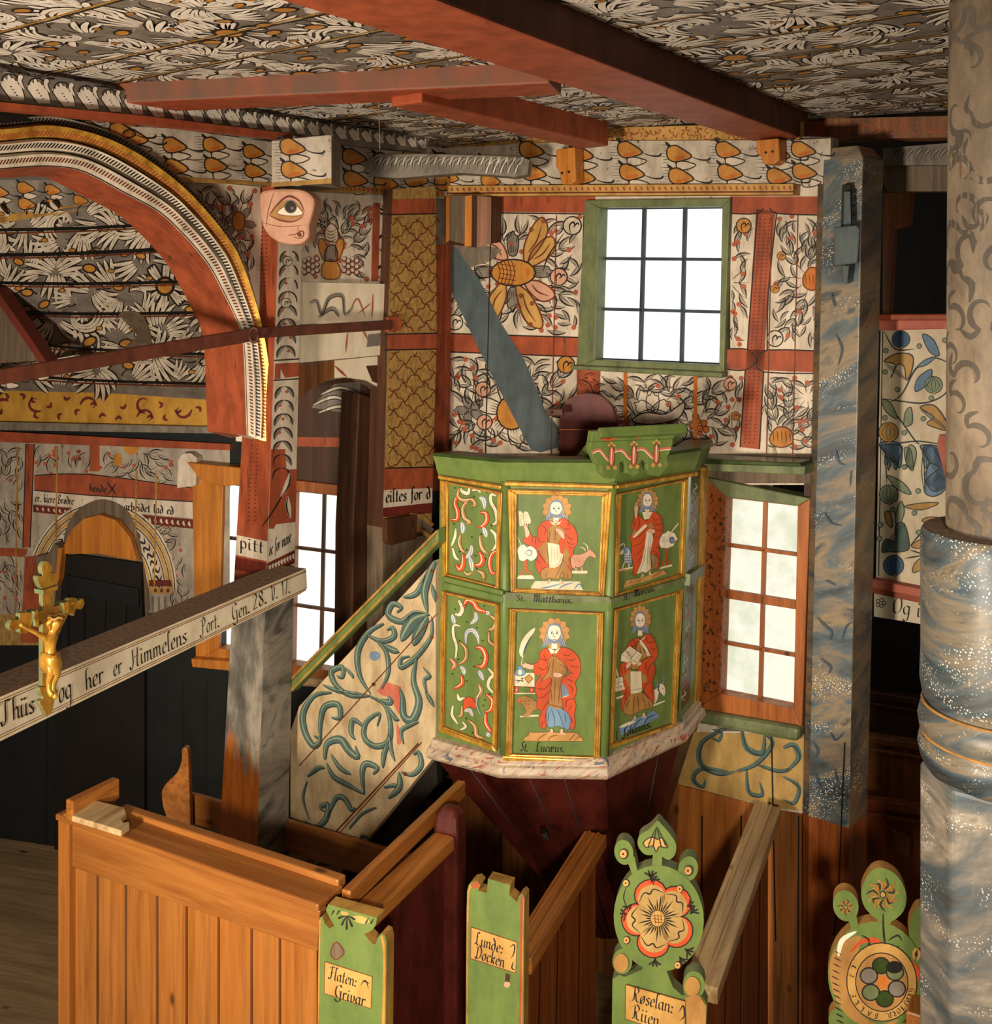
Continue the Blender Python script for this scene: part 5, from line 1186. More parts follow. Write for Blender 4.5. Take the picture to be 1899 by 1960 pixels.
folds([[(590, 720), (560, 850), (470, 980)], [(630, 690), (620, 860)], [(650, 940), (640, 1230)], [(600, 1060), (610, 1230)], [(700, 1020), (690, 1260)], [(770, 800), (700, 760)]], 8, 'brown_line', 12)
folds([[(600, 1300), (640, 1420), (640, 1510)], [(680, 1310), (720, 1420), (760, 1530)], [(570, 1340), (560, 1470)], [(770, 1350), (770, 1480)]], 8, 'blue_dark', 12)
for k in range(8): br.ell(610, 700+k*26, 5, 6, 'black', 13, 0, 6); br.line(640, 700+k*24, 665, 702+k*24, 3, 'brown_line', 13); br.ell(760+k*8, 700+k*22, 4, 5, 'black', 10, 0, 6)
br.poly([(560, 560), (600, 640), (660, 640), (710, 560), (650, 600)], 'face', 10); br.line(638, 595, 638, 660, 10, 'plate', 13); br.line(605, 632, 675, 635, 10, 'plate', 13)
hand([(385, 820), (330, 820), (260, 790), (240, 770), (300, 750), (350, 765), (388, 770)], [[(300, 765), (240, 775)], [(310, 790), (262, 800)], [(320, 760), (280, 745)]])
hand([(735, 880), (690, 865), (640, 860), (625, 890), (650, 920), (700, 920), (735, 900)], [[(650, 865), (628, 895)], [(668, 870), (640, 912)], [(690, 880), (660, 920)]])
br.stroke([(255, 680), (250, 600), (300, 460), (405, 330)], 75, 'cream', 3, lambda t: .15 + .85*sin(pi*t)**.7); br.stroke([(260, 670), (290, 560), (360, 420)], 18, 'blue_dark', 5); br.line(255, 680, 240, 780, 8, 'cream', 5)
br.blob([(195, 790), (250, 790), (255, 815), (290, 850), (270, 900), (180, 900), (165, 850), (200, 820)], 4, 'blue', 'blue_dark', 6); br.ell(225, 860, 24, 34, 'cream', 8)
br.poly([(158, 870), (400, 870), (400, 1040), (148, 1030)], 'cream', 3); br.blob([(275, 930), (335, 885), (385, 940), (325, 1000)], 4, 'tan', 'brown_line', 5, 1); br.blob([(285, 932), (333, 896), (372, 940), (325, 986)], 2, 'plate', 'brown_line', 6, 1)
br.stroke([(158, 955), (220, 965), (250, 960)], 12, 'black', 5); br.stroke([(180, 995), (230, 950)], 9, 'black', 5); br.ell(250, 940, 14, 12, 'brown_line', 5); br.ell(255, 968, 12, 10, 'brown_line', 5)
br.line(150, 1035, 400, 1045, 5, 'brown_line', 4); br.poly([(150, 1110), (410, 1112), (410, 1125), (150, 1125)], 'cream', 3)
for x in (180, 365):
    br.blob([(x-32, 1042), (x+32, 1042), (x+18, 1072), (x+32, 1108), (x-32, 1108), (x-18, 1072)], 3, 'robe', 'robe_dark', 3, 2); br.ell(x, 1075, 8, 12, 'cream', 5)
br.blob([(190, 1185), (250, 1150), (330, 1160), (420, 1220), (440, 1300), (380, 1330), (340, 1390), (250, 1390), (300, 1340), (270, 1280), (235, 1240), (200, 1215)], 4, 'tan', 'brown_line', 3)
br.stroke([(200, 1190), (240, 1220), (160, 1215)], 16, 'robe', 5); br.ell(240, 1180, 6, 6, 'black', 5, 0, 6)
for k in range(14): br.stroke([(270+(k % 5)*32, 1190+(k//5)*45), (262+(k % 5)*32, 1225+(k//5)*45)], 4, 'brown_line', 5)
br.poly([(220, 1390), (345, 1380), (450, 1378), (450, 1398), (225, 1405)], 'cream', 2)
br.blob([(345, 1578), (380, 1590), (560, 1585), (720, 1590), (900, 1590), (960, 1640), (985, 1655), (985, 1700), (275, 1695), (275, 1650), (320, 1630)], 4, 'halo', 'black', 3, 1)
folds([[(430, 1690), (480, 1640), (560, 1600)], [(560, 1690), (600, 1640), (700, 1620)], [(820, 1690), (860, 1640), (900, 1600)], [(880, 1690), (940, 1640), (980, 1680)]], 10, 'brown_line', 5); foot(605, 1590, 42, -1); foot(730, 1590, 42, 1.3)
text(br, 'St.', (225, 1815), (325, 1820), (8, -62), 'black', 5, .12); text(br, 'Lucæus.', (405, 1822), (770, 1832), (8, -62), 'black', 5, .11)
build('painted_panel', mb, pul)
# John
mb, br = fields['right_low']; br.frame(1150, 1120, .1582)
halo(478, 410, 176, 13, .78); head(472, 440, 56, 100)
cloth([(400, 640), (330, 700), (290, 790), (260, 850), (300, 920), (230, 960), (215, 1080), (260, 1110), (270, 1200), (300, 1280), (250, 1370), (240, 1480), (280, 1530), (300, 1380), (350, 1300), (330, 1000), (430, 700), (470, 660)], 'robe', 7)
cloth([(470, 660), (540, 590), (600, 600), (650, 690), (680, 800), (670, 880), (630, 930), (650, 1020), (630, 1130), (610, 1170), (630, 1260), (640, 1400), (600, 1400), (490, 1230), (520, 1100), (440, 1060), (470, 930), (580, 860), (560, 760)], 'robe', 7)
cloth([(430, 710), (480, 680), (510, 790), (560, 850), (480, 910), (450, 1000), (370, 1010), (340, 960), (400, 860)], 'tan', 9, 5, 'brown_line')
br.poly([(350, 1040), (480, 1040), (490, 1270), (350, 1300)], 'cream', 11); br.poly([(350, 1270), (480, 1245), (482, 1290), (352, 1312)], 'cream', 12); br.line(350, 1270, 480, 1246, 4, 'brown_line', 13)
br.poly([(270, 1100), (350, 1000), (350, 1280)], 'tan', 9); br.poly([(490, 1060), (540, 1080), (560, 1170), (490, 1180)], 'tan', 9)
cloth([(350, 1310), (480, 1290), (560, 1360), (620, 1420), (600, 1490), (540, 1490), (440, 1530), (350, 1570), (270, 1540), (265, 1470), (310, 1370)], 'tan', 9, 5, 'brown_line')
folds([[(380, 660), (400, 720), (310, 790)], [(240, 980), (250, 1080)], [(270, 960), (290, 1080)], [(540, 620), (560, 690), (640, 680)], [(590, 740), (620, 780), (660, 760)], [(580, 850), (640, 880)], [(620, 930), (560, 1020), (560, 1120)], [(540, 920), (530, 1040)], [(590, 1170), (530, 1200), (520, 1280)], [(600, 1230), (620, 1360)], [(300, 1280), (270, 1400)]], 7)
folds([[(390, 1310), (380, 1560)], [(430, 1310), (450, 1520)], [(340, 1380), (290, 1480)], [(490, 1330), (540, 1480)], [(460, 720), (470, 820), (500, 880)], [(560, 1400), (590, 1490)]], 8, 'brown_line', 12)
br.poly([(405, 630), (470, 680), (540, 600), (510, 650), (460, 665)], 'cream', 13)
br.stroke([(470, 680), (530, 760), (575, 855)], 34, 'cream', 11, 'k')
for k in range(6): br.ell(485+k*16, 700+k*28, 5, 6, 'black', 12, 0, 6)
br.blob([(335, 728), (490, 835), (430, 940), (240, 830)], 4, 'cream', 'brown_line', 13, 1); br.poly([(240, 830), (430, 940), (400, 960), (232, 910)], 'cream', 12); br.line(420, 790, 345, 890, 6, 'blue_dark', 15)
for k in range(5): br.line(300+k*8-30, 775+k*14, 375+k*6-34, 815+k*16, 3, 'brown_line', 15); br.line(425-k*10, 835+k*18, 470-k*12, 850+k*18, 3, 'brown_line', 15)
hand([(290, 1000), (300, 940), (340, 920), (355, 940), (330, 990)], [[(310, 940), (350, 920)]], 16); hand([(420, 960), (440, 920), (480, 930), (470, 960), (440, 975)], [[(440, 940), (425, 960)]], 16)
br.poly([(135, 1140), (280, 1095), (290, 1260), (135, 1300)], 'cream', 3)
for a in ((135, 1200, 288, 1155), (135, 1250, 288, 1210), (205, 1120, 205, 1280)): br.line(*a, 4, 'brown_line', 5)
for x, y in ((160, 1262), (245, 1235), (155, 1155)): br.ell(x, y, 12, 14, 'brown_line', 5); br.ell(x, y, 7, 9, 'cream', 6)
br.stroke([(210, 1110), (180, 1030), (150, 950)], 30, 'cream', 4); br.stroke([(210, 1110), (150, 960)], 5, 'hair', 6); br.poly([(132, 1395), (132, 1370), (300, 1320), (300, 1345)], 'cream', 3); br.ell(140, 1330, 16, 30, 'robe', 3); br.ell(275, 1285, 20, 30, 'robe', 3)
br.blob([(620, 1290), (680, 1240), (700, 1200), (740, 1190), (770, 1230), (778, 1300), (760, 1340), (730, 1310), (700, 1300), (680, 1380), (640, 1430)], 4, 'cream', 'hair', 3); br.stroke([(705, 1200), (690, 1260), (720, 1310)], 16, 'blue_dark', 5)
for pts in ([(740, 1200), (765, 1140), (740, 1085)], [(670, 1230), (685, 1170), (678, 1110)]): br.stroke(pts, 18, 'hair', 4, 'c')
br.poly([(625, 1470), (625, 1445), (775, 1390), (775, 1405)], 'cream', 3); br.ell(745, 1250, 6, 6, 'black', 6, 0, 6)
br.poly([(170, 1790), (220, 1700), (480, 1590), (640, 1520), (710, 1580), (600, 1650), (400, 1740), (210, 1830)], 'blue', 3)
for pts in ([(260, 1780), (330, 1680)], [(370, 1750), (440, 1650), (500, 1610)], [(510, 1690), (570, 1600), (680, 1560)]): br.stroke(pts, 14, 'blue_dark', 5)
br.stroke([(220, 1720), (420, 1640)], 40, 'cream', 4); foot(400, 1620, 34, -1); foot(510, 1580, 34, 1)
text(br, 'St.', (140, 1880), (215, 1855), (0, -70), 'black', 6, .13); text(br, 'Johannis.', (260, 1842), (610, 1715), (0, -62), 'black', 6, .12)
build('painted_panel', mb, pul)

# ---------------------------------------------------------------- pulpit stair
PS = vplane(835, 4.16, -.8, .6)
st = thing('pulpit_stair', 'pulpit stair with cream side boards painted in blue-green scrolls and a slanting green handrail', 'stair', PS(700, 1900))
mb = MB()
pan = [(834, 1072), (573, 1352), (556, 1400), (556, 1775), (580, 1760), (830, 1450), (834, 1396)]
mb.slab(PS, pan, .035, 'stair_white'); br = Brush(mb, PS); br.frame(400, 900, .4182)
T = [([(1035, 415), (1005, 480), (985, 560), (1000, 650)], 36), ([(990, 480), (950, 560), (890, 580)], 24), ([(1020, 520), (1035, 600)], 18), ([(1010, 660), (940, 650), (880, 690), (820, 660), (840, 610), (880, 625), (860, 650)], 26),
     ([(1000, 660), (930, 690), (880, 780)], 60), ([(1000, 670), (960, 740), (935, 800)], 46), ([(1020, 670), (1015, 760), (950, 850), (880, 900), (880, 860), (920, 850)], 22), ([(950, 860), (935, 960), (960, 1060), (930, 1140), (890, 1120), (885, 1040), (870, 990)], 34),
     ([(720, 750), (790, 780), (845, 760), (840, 720), (815, 730)], 24), ([(800, 700), (730, 740), (680, 830), (690, 940), (740, 1020)], 26), ([(760, 770), (810, 830), (820, 920), (790, 1000)], 20), ([(800, 800), (840, 820), (870, 830)], 26),
     ([(740, 1030), (650, 1030), (580, 980), (560, 920), (610, 900), (610, 945), (585, 940)], 24), ([(620, 900), (650, 930), (660, 950)], 14), ([(740, 1030), (600, 1010), (520, 980)], 16), ([(560, 1015), (480, 1030), (430, 1110), (440, 1200), (480, 1260), (510, 1230), (480, 1215)], 28),
     ([(510, 1240), (510, 1150), (530, 1080), (590, 1070), (600, 1130), (560, 1130)], 26), ([(730, 1030), (800, 1070), (830, 1160), (820, 1240), (760, 1260), (710, 1220), (720, 1150), (780, 1110), (770, 1170)], 24), ([(720, 1180), (660, 1140), (650, 1200), (670, 1230)], 22),
     ([(780, 1050), (830, 1060), (820, 1030)], 26), ([(820, 1080), (850, 1130), (870, 1140)], 20), ([(830, 1160), (830, 1260), (850, 1330)], 18), ([(820, 1250), (800, 1300), (795, 1360)], 22),
     ([(530, 1320), (540, 1250), (600, 1230), (640, 1280), (680, 1310), (670, 1260)], 34), ([(540, 1340), (570, 1400), (640, 1440), (710, 1480)], 22), ([(560, 1300), (600, 1360), (650, 1390)], 20), ([(710, 1480), (700, 1380), (720, 1340), (770, 1360), (750, 1390)], 26),
     ([(440, 1600), (470, 1640), (530, 1600), (545, 1530), (510, 1540), (530, 1560)], 24), ([(540, 1590), (580, 1500), (620, 1500), (650, 1550), (670, 1540)], 24), ([(450, 1420), (430, 1500), (460, 1600)], 10), ([(450, 1400), (500, 1360), (530, 1360)], 18),
     ([(880, 1380), (930, 1390), (970, 1350), (960, 1290), (935, 1300)], 22), ([(870, 1380), (870, 1450), (820, 1500)], 26), ([(800, 1450), (850, 1440), (880, 1460)], 16), ([(640, 1640), (700, 1570), (770, 1540)], 12), ([(440, 1850), (500, 1800), (600, 1810)], 10), ([(690, 1700), (700, 1670), (730, 1680)], 12),
     ([(1000, 1040), (985, 960), (1010, 940), (980, 900)], 16), ([(890, 1250), (880, 1190), (930, 1160), (960, 1150)], 18), ([(990, 1010), (1030, 1080)], 20)]
for p, w_ in T:
    br.stroke([(x+3, y+5) for x, y in p], w_*1.08, 'teal_dark', 1); br.stroke(p, w_, 'teal', 2); br.stroke([(x-2, y-3) for x, y in p], w_*.2, 'sage', 3)
br.poly([(770, 1010), (800, 965), (830, 975), (880, 990), (885, 1050), (870, 1120), (850, 1080), (830, 1040), (790, 1030)], 'coral', 1, 1); br.poly([(860, 1160), (880, 1200), (880, 1250), (862, 1250)], 'coral', 1, 2); br.ell(760, 850, 26, 22, 'hair', 1)
for x0, y0, x1, y1, w_ in ((1042, 660, 415, 1352, 5), (960, 1250, 400, 1850, 8), (975, 1245, 410, 1868, 5)): br.line(x0, y0, x1, y1, w_, 'brown_line', 4)
for x, y in ((1022, 460), (1022, 765), (755, 980), (900, 1390), (700, 1690)): br.ell(x, y, 9, 9, 'brown_line', 4, 0, 8)
build('side_board', mb, st)
mb = MB(); PS2 = shift(PS, .06)
mb.slab(PS2, [(838, 1012), (838, 1040), (556, 1326), (556, 1298), (700, 1150)], .05, 'green')
br = Brush(mb, PS2)
for a, b, c in (((837, 1016), (556, 1301), 'gold_dull'), ((837, 1036), (556, 1323), 'gold_dull'), ((837, 1021), (556, 1306), 'brown_line')): br.stroke([a, b], 4 if c == 'gold_dull' else 1.5, c, 1, 'k', 1)
h = build('handrail', mb, st, .006); tag(h, 'green and gold handrail')
mb = MB(); mb.slab(shift(PS, -.04), [(834, 1440), (838, 1500), (640, 1740), (580, 1770)], .03, 'black_and_shade'); build('stringer', mb, st)
for k in range(5):  # treads coloured near-black for the deep shade below the stair
    mb = MB(); a = PS(736 - k*40, 1440 + k*52, -.045); mb.prism([a, a + XW*.2, a + XW*.2 + YW*.42, a + YW*.42], (0, 0, -.03), 'black_and_shade'); build('tread', mb, st)
# ---------------------------------------------------------------- helpers for upright joinery
def hpt(px, py, h):
    """point at height h below the eye"""
    return P(px, py, h*F/(py - CY))
def down(p, z=0.0): return Vector((p.x, p.y, z))
def vpl2(a, b): return Plane(a, (Vector(b) - Vector(a)).cross(Z))
def wall_slab(mb, a, b, z0, t, mat, z1=None):
    """upright board under the line a-b down to height z0, thickness t away from the viewer"""
    n = vpl2(a, b).n; mb.prism([a, b, Vector((b.x, b.y, z0)), Vector((a.x, a.y, z0))], -n*t, mat)

# ---------------------------------------------------------------- post of the chancel arch
Lx = lambda y: 490 - (y-360)*.0545
Cx = lambda y: 536 - (y-360)*.035
Rx = lambda y: 580 - (y-360)*.0225
dL, dC, dR = 4.56, 4.40, 4.55
def pier_ring(y):
    a, b, c = P(Lx(y), y, dL), P(Cx(y), y, dC), P(Rx(y), y, dR)
    z = b.z; a.z = z; c.z = z; return [a, b, c, a.lerp(c, .5) + Vector((0, .04, 0))]
mb = MB()
ys = [352, 640, 900, 1130]
mb.loft([pier_ring(y) for y in ys], 'red', True, mats=['red', 'white', 'red', 'red'])
zf = pier_ring(1130)[0].z
low = pier_ring(1940); k = zf/(zf - low[0].z)
ground = [a + (b - a)*k for a, b in zip(pier_ring(1130), low)]
mb.loft([pier_ring(1130), ground], 'post_orange', True, mats=['post_orange', 'marble_post', 'marble_post', 'post_orange'])
def facef(xa, da, xb, db, side):
    def f(x, y, off):
        u = (x - xa(y))/(xb(y) - xa(y)); p = P(xa(y), y, da).lerp(P(xb(y), y, db), u)
        n = (P(xb(y), y, db) - P(xa(y), y, da)).cross(Z).normalized()
        if n.y > 0: n = -n
        return p + n*off
    return f
bl = Brush(mb, facef(Lx, dL, Cx, dC, 0)); brr = Brush(mb, facef(Cx, dC, Rx, dR, 1))
# painted faces: red with punched lines, a white flowered strip, a line of lettering lower down
for y in range(380, 1000, 8):
    for f in (.35, .55): bl.ell(Lx(y) + (Cx(y)-Lx(y))*f, y, 1.6, 1.6, 'red_dark', 1, 0, 6)
for y0, y1 in ((696, 726), (900, 1005)): brr.poly([(Cx(y0)+2, y0), (Rx(y0), y0-2), (Rx(y1), y1-6), (Cx(y1)+2, y1)], 'red', 1)
brr.poly([(Cx(860), 860), (Rx(860)-24, 860), (Rx(1000)-16, 940), (Cx(1000)+10, 1012), (Cx(1000), 1012)], 'red', 2)
for y in (690, 728): brr.line(Cx(y), y, Rx(y), y-3, 2.5, 'black', 3)
for y in (500, 580): bud(brr, Cx(y)+18, y, 9)
g = random.Random(4)
for y in range(480, 900, 26):
    if 680 < y < 735: continue
    for s in (-1, 1): brr.leaf(Cx(y)+20, y, -1.2*s + 1.5, 30, 9, s*1.1, 'gray_leaf', 'black', 1, 3)
    brr.ell(Cx(y)+8 + g.uniform(0, 22), y+10, 3, 3, 'red_dot', 3, 0, 8)
brr.leaf(Cx(930)+38, 905, 1.7, 50, 10, .5, 'white', 'black', 4, 3); brr.leaf(Cx(930)+34, 950, 1.6, 44, 10, -.3, 'white', 'black', 4, 3)
brr.stroke([(548, 925), (530, 965), (500, 1010)], 3, 'black', 4)
bl.poly([(Lx(1020), 1024), (Cx(1020), 1036), (Cx(1060), 1074), (Lx(1060), 1062)], 'white', 3); brr.poly([(Cx(1030), 1036), (Rx(1010), 1008), (Rx(1050), 1046), (Cx(1070), 1074)], 'white', 3)
text(bl, 'pitt', (Lx(1050)+8, 1048), (Cx(1050)-4, 1060), (0, -14), 'black', 5, .08); text(brr, 'oc for mave', (Cx(1060)+3, 1064), (Rx(1040)-8, 1036), (0, -14), 'black', 5, .14)
bl.poly([(Lx(1070), 1066), (Cx(1070), 1078), (Cx(1100), 1102), (Lx(1100), 1090)], 'red_dark', 3); brr.poly([(Cx(1070), 1078), (Rx(1060), 1052), (Rx(1090), 1078), (Cx(1100), 1102)], 'red_dark', 3)
rope_band(brr, [(Cx(1080)+3, 1080), (Rx(1060), 1056)], [(Cx(1090)+3, 1096), (Rx(1080), 1072)], 9, 'white', 5, .3)
t = build('arch_post', mb, None, .012)
tag(t, 'leaning square post carrying the arch, red and flowered above, bare orange and gray below', 'post')

# carved mask on the head of that post
mb = MB(); PM = vplane(548, 4.30, .99, -.1)
mask = [(496, 376), (506, 364), (545, 361), (582, 364), (601, 380), (600, 400), (596, 416), (592, 430), (592, 444), (589, 456), (574, 467), (545, 467), (520, 456), (504, 436), (497, 408)]
mb.slab(PM, cr(mask, 3, True), .12, 'pink')
br = Brush(mb, PM); br.frame(480, 340, .3423)
br.poly([(108, 205), (150, 150), (215, 125), (270, 150), (298, 210), (240, 235), (170, 235)], 'tan', 1, 4); br.blob([(148, 200), (190, 160), (235, 140), (275, 175), (290, 205), (230, 215)], 4, 'face', 'brown_line', 2, 4)
br.ell(224, 163, 36, 38, 'gray', 4); br.ell(224, 163, 31, 33, 'black', 5); br.ell(232, 172, 9, 9, 'gray', 6)
br.stroke([(105, 210), (150, 150), (210, 105), (270, 130), (300, 190)], 12, 'brown_line', 5); br.stroke([(105, 212), (170, 240), (240, 245), (296, 218)], 10, 'brown_line', 5)
br.stroke([(205, 322), (250, 318), (275, 300), (295, 305), (292, 330), (270, 340), (240, 330)], 7, 'brown_line', 4); br.ell(272, 318, 11, 16, 'robe_dark', 5, -.5)
br.stroke([(130, 80), (100, 180), (85, 280)], 4, 'brown_line', 3); br.stroke([(60, 250), (180, 275), (320, 262)], 3, 'brown_line', 3); br.stroke([(265, 270), (262, 300)], 3, 'brown_line', 3)
t = build('carved_mask', mb, None, .012); tag(t, 'pink carved wooden mask with one large painted eye on the arch post', 'carving')

# log end of the wall plate, carved board, stump of a column, brackets
mb = MB(); a = [P(519, 268, 4.36), P(635, 257, 4.30), P(635, 351, 4.30), P(520, 358, 4.36)]
mb.prism(a, Vector((.0, .24, 0)), 'white_worn', 'log'); q = plane3(a[0], a[1], a[2]); br = Brush(mb, q)
tulips(br, 552, 600, lambda x: 262, lambda x: 350, 62, 23); br.poly([(520, 350), (635, 342), (635, 351), (520, 358)], 'gold_dull', 6)
t = build('log_end', mb, None, .006); tag(t, 'squared log end with painted ochre bulbs jutting out above the pink mask', 'log')
mb = MB(); q = vpl2(P(690, 315, 5.0), P(1018, 315, 4.86))
pts = [(692, 324), (704, 306), (724, 294), (800, 294), (900, 296), (1000, 300), (1014, 306), (1010, 334), (985, 339), (930, 334), (880, 331), (820, 336), (760, 341), (716, 338)]
mb.slab(q, pts, .1, 'gray_carving'); br = Brush(mb, q)
for i, x in enumerate(range(712, 990, 15)):
    br.outlined([(x+16, 302), (x+6, 310), (x+4, 322), (x-6, 332)], 6, 2, 'gray_leaf', 'black', 1 + (i % 2)*.3, 'c'); br.stroke([(x+20, 300), (x+13, 316)], 3, 'white', 3)
for x in range(930, 1000, 14): br.outlined([(x, 332), (x+5, 318), (x+16, 304)], 4, 2, 'white', 'black', 2, 'c')
t = build('carved_board', mb, None, .004); tag(t, 'weathered gray board carved with leaves lying along the top of the frieze corner', 'board')
mb = MB(); prof = [(874, -.02), (877, .05), (884, .075), (894, .085), (927, .10), (930, .115), (942, .11), (946, .085), (964, .05), (967, -.02)]
up = [PN(x, 378 + (i % 3), o + .05) for i, (x, o) in enumerate(prof)]; jag = [460, 463, 468, 462, 470, 474, 474, 476, 468, 464]
dn = [PN(x-1, y, o + .05) for (x, o), y in zip(prof, jag)]
mb.loft([dn, up], 'wood_dark', True, mats=['wood_dark', 'wood_dark', 'orange_wood', 'wood_gray', 'wood_dark', 'orange_wood', 'wood_dark', 'pine_old', 'wood_dark', 'wood_dark'])
t = build('column_stump', mb); tag(t, 'sawn-off fluted brown column stump with two orange strips below the frieze', 'stump')
for pts, lb in (([(1064, 286), (1100, 281), (1102, 346), (1092, 353), (1074, 353), (1071, 330), (1064, 318)], 'small orange wooden bracket under the shorter beam, nearest the corner'), ([(1447, 268), (1490, 264), (1492, 306), (1482, 314), (1462, 314), (1456, 300), (1448, 292)], 'small orange wooden bracket under the end of the big diagonal beam')):
    mb = MB(); q = shift(PN, .13); mb.slab(q, pts, .075, 'orange_wood'); br = Brush(mb, q)
    br.ell(pts[3][0]-16, pts[3][1]-22, 2.6, 2.6, 'black_and_shade', 1); br.ell(pts[3][0]-3, pts[3][1]-24, 2.6, 2.6, 'black_and_shade', 1)
    t = build('beam_bracket', mb, None, .006); tag(t, lb, 'bracket', 'orange beam brackets')

# ceiling beams
def beam(name, label, bl_, br_, h0, h1, ext0, ext1, mat):
    """bl_, br_: two points of each lower edge; extended by ext along its run"""
    mb = MB(); mats = mat if isinstance(mat, list) else [mat]*4; d = (bl_[1]-bl_[0]).normalized(); e = (br_[1]-br_[0]).normalized()
    low = [bl_[0] - d*ext0, bl_[1] + d*ext1, br_[1] + e*ext1, br_[0] - e*ext0]
    mb.loft([low, [p + Z*(h1-h0) for p in low]], 'red_beam', True, mats=mats); t = build(name, mb, None, .008); tag(t, label, 'beam', 'red ceiling beams'); return t
H = .648
tr = lambda x, y: P(x, y, H*F/(CY-y))
beam('ceiling_beam', 'long thick red beam crossing the painted ceiling diagonally from the top edge', [tr(950, 125), tr(1420, 265)], [tr(950, 45), tr(1520, 260)], H, CEIL_H + .02, 1.5, .18, ['red_beam', 'red_beam', 'beam_shade_brown', 'red_beam'])
H2 = .66; tq = lambda x, y: P(x, y, H2*F/(CY-y))
w_ = XW*.14
beam('ceiling_beam', 'short red beam under the ceiling resting on the left bracket', [tq(800, 216), tq(1100, 282)], [tq(800, 216) + w_, tq(1100, 282) + w_], H2, CEIL_H + .02, .15, .06, 'red_beam')
far0, far1 = P(280, 216, .693*F/354), P(1075, 182, .693*F/388); w_ = Vector((-.05, -.2, 0))
beam('ceiling_beam', 'red beam running sideways from the leaf cove to the big diagonal beam', [far0, far1], [far0 + w_, far1 + w_], .693, CEIL_H + .02, 0, .0, ['red_beam', 'red_beam', 'beam_grime_shade', 'red_beam'])
mb = MB(); mb.tube([P(724, 150, 4.15), P(727, 286, 4.15)], .0016, 'gold_dull', 5); t = build('hanging_cord', mb); tag(t, 'thin pale cord hanging straight down from the sideways red beam', 'cord')

# tie bar across the arch
t = thing('tie_bar', 'rust-brown bar slanting across the arch opening to a plate on the lattice post', 'bar', P(490, 640, 4.30))
mb = MB(); mb.bar(P(-60, 731, 3.45), P(492, 639, 4.30), .03, .05, 'rust'); mb.bar(P(480, 638, 4.28), P(748, 622, 5.02), .02, .042, 'rust'); build('shaft', mb, t, .004)
mb = MB(); mb.tube([P(486 + 9*cos(a), 641 + 14*sin(a), 4.26) for a in [i*pi/6 for i in range(12)]], .007, 'rust', 6); build('ring', mb, t)
mb = MB(); q = shift(PA, .085); mb.slab(q, [(742, 607), (768, 604), (769, 632), (743, 636)], .02, 'red'); build('end_plate', mb, t, .003)

# lattice-patterned post in the corner, red batten, dark door post
mb = MB(); q = shift(PA, .06)
mb.slab(q, [(752, 362), (834, 356), (836, 640), (826, 1010), (733, 1010), (742, 640)], .1, 'gold_ground', 0, 'wood_dark')
zz = q(735, 1010); mb.prism([q(733, 1010), q(828, 1010), down(q(828, 1010)), down(q(733, 1010))], -q.n*.1, 'wood_gray')
br = Brush(mb, q)
for pts, c in (([(750, 382), (834, 380), (834, 410), (749, 412)], 'red'), ([(742, 640), (836, 638), (835, 668), (741, 670)], 'red'), ([(735, 896), (828, 892), (827, 934), (734, 938)], 'red'), ([(734, 938), (827, 934), (827, 962), (733, 972)], 'white'), ([(733, 972), (827, 962), (826, 982), (732, 990)], 'red_dark')): br.poly(pts, c, 4)
for y0, y1 in ((412, 640), (670, 896)):
    for k in range(-4, 12):
        for s in (-1, 1):
            pts = []
            for i in range(25):
                x = 742 + i*3.8 + 2; y = y0 + k*36 + s*(i*3.8)*.92 + (0 if s > 0 else 90) + 3*sin(i*1.6)
                if y0+2 < y < y1-2: pts.append((x - (y-400)*.018 + 6, y))
            if len(pts) > 1: br.stroke(pts, 2.2, 'brown_line', 2, 'k', raw=True)
    g = random.Random(y0)
    for _ in range(330): br.ell(g.uniform(746, 830) - (y0-400)*.012, g.uniform(y0+3, y1-3), g.uniform(1, 2.4), g.uniform(1, 1.8), 'amber', 1, 0, 6)
for y in (411, 640, 670, 896): br.line(736, y, 836, y-2, 2.6, 'black', 5)
text(br, 'eiltes for d', (738, 962), (825, 954), (0, -14), 'black', 6, .13)
mb.slab(q, [(732, 992), (790, 984), (788, 1030), (740, 1042), (732, 1036)], .03, 'wood_dark', .03)
for r0, c in ((0, 'plate'), (10, 'gray_leaf'), (26, 'plate')): br.stroke([(784, 986+r0), (806, 990+r0), (828, 1006+r0)], 8, c, 5, 'k')
t = build('lattice_post', mb); tag(t, 'flat ochre corner post painted with a wavy brown lattice and red bands', 'post')
mb = MB(); q = shift(PN, .04)
mb.slab(q, [(834, 376), (858, 376), (854, 640), (850, 940), (816, 940), (822, 640), (828, 500)], .05, 'red'); mb.slab(q, [(832, 372), (858, 372), (854, 468), (838, 476), (830, 470)], .03, 'log', .02); mb.slab(q, [(834, 470), (853, 466), (848, 642), (822, 644)], .03, 'red_beam', .022)
t = build('corner_batten', mb, None, .004); tag(t, 'narrow red upright batten with a gray top in the corner behind the pulpit', 'batten')
mb = MB(); q = shift(PA, -.13); a, b = q(688, 760), q(738, 800)
mb.prism([q(688, 752), q(714, 762), q(738, 800), q(732, 1010), down(q(732, 1010)), down(q(668, 1010)), q(676, 1010)], -q.n*.12, 'wood_dark')
mb.slab(q, [(712, 758), (737, 760), (734, 820), (714, 818)], .02, 'log', .02)
t = build('door_post', mb, None, .006); tag(t, 'dark brown upright post right of the tall bright side window', 'post')

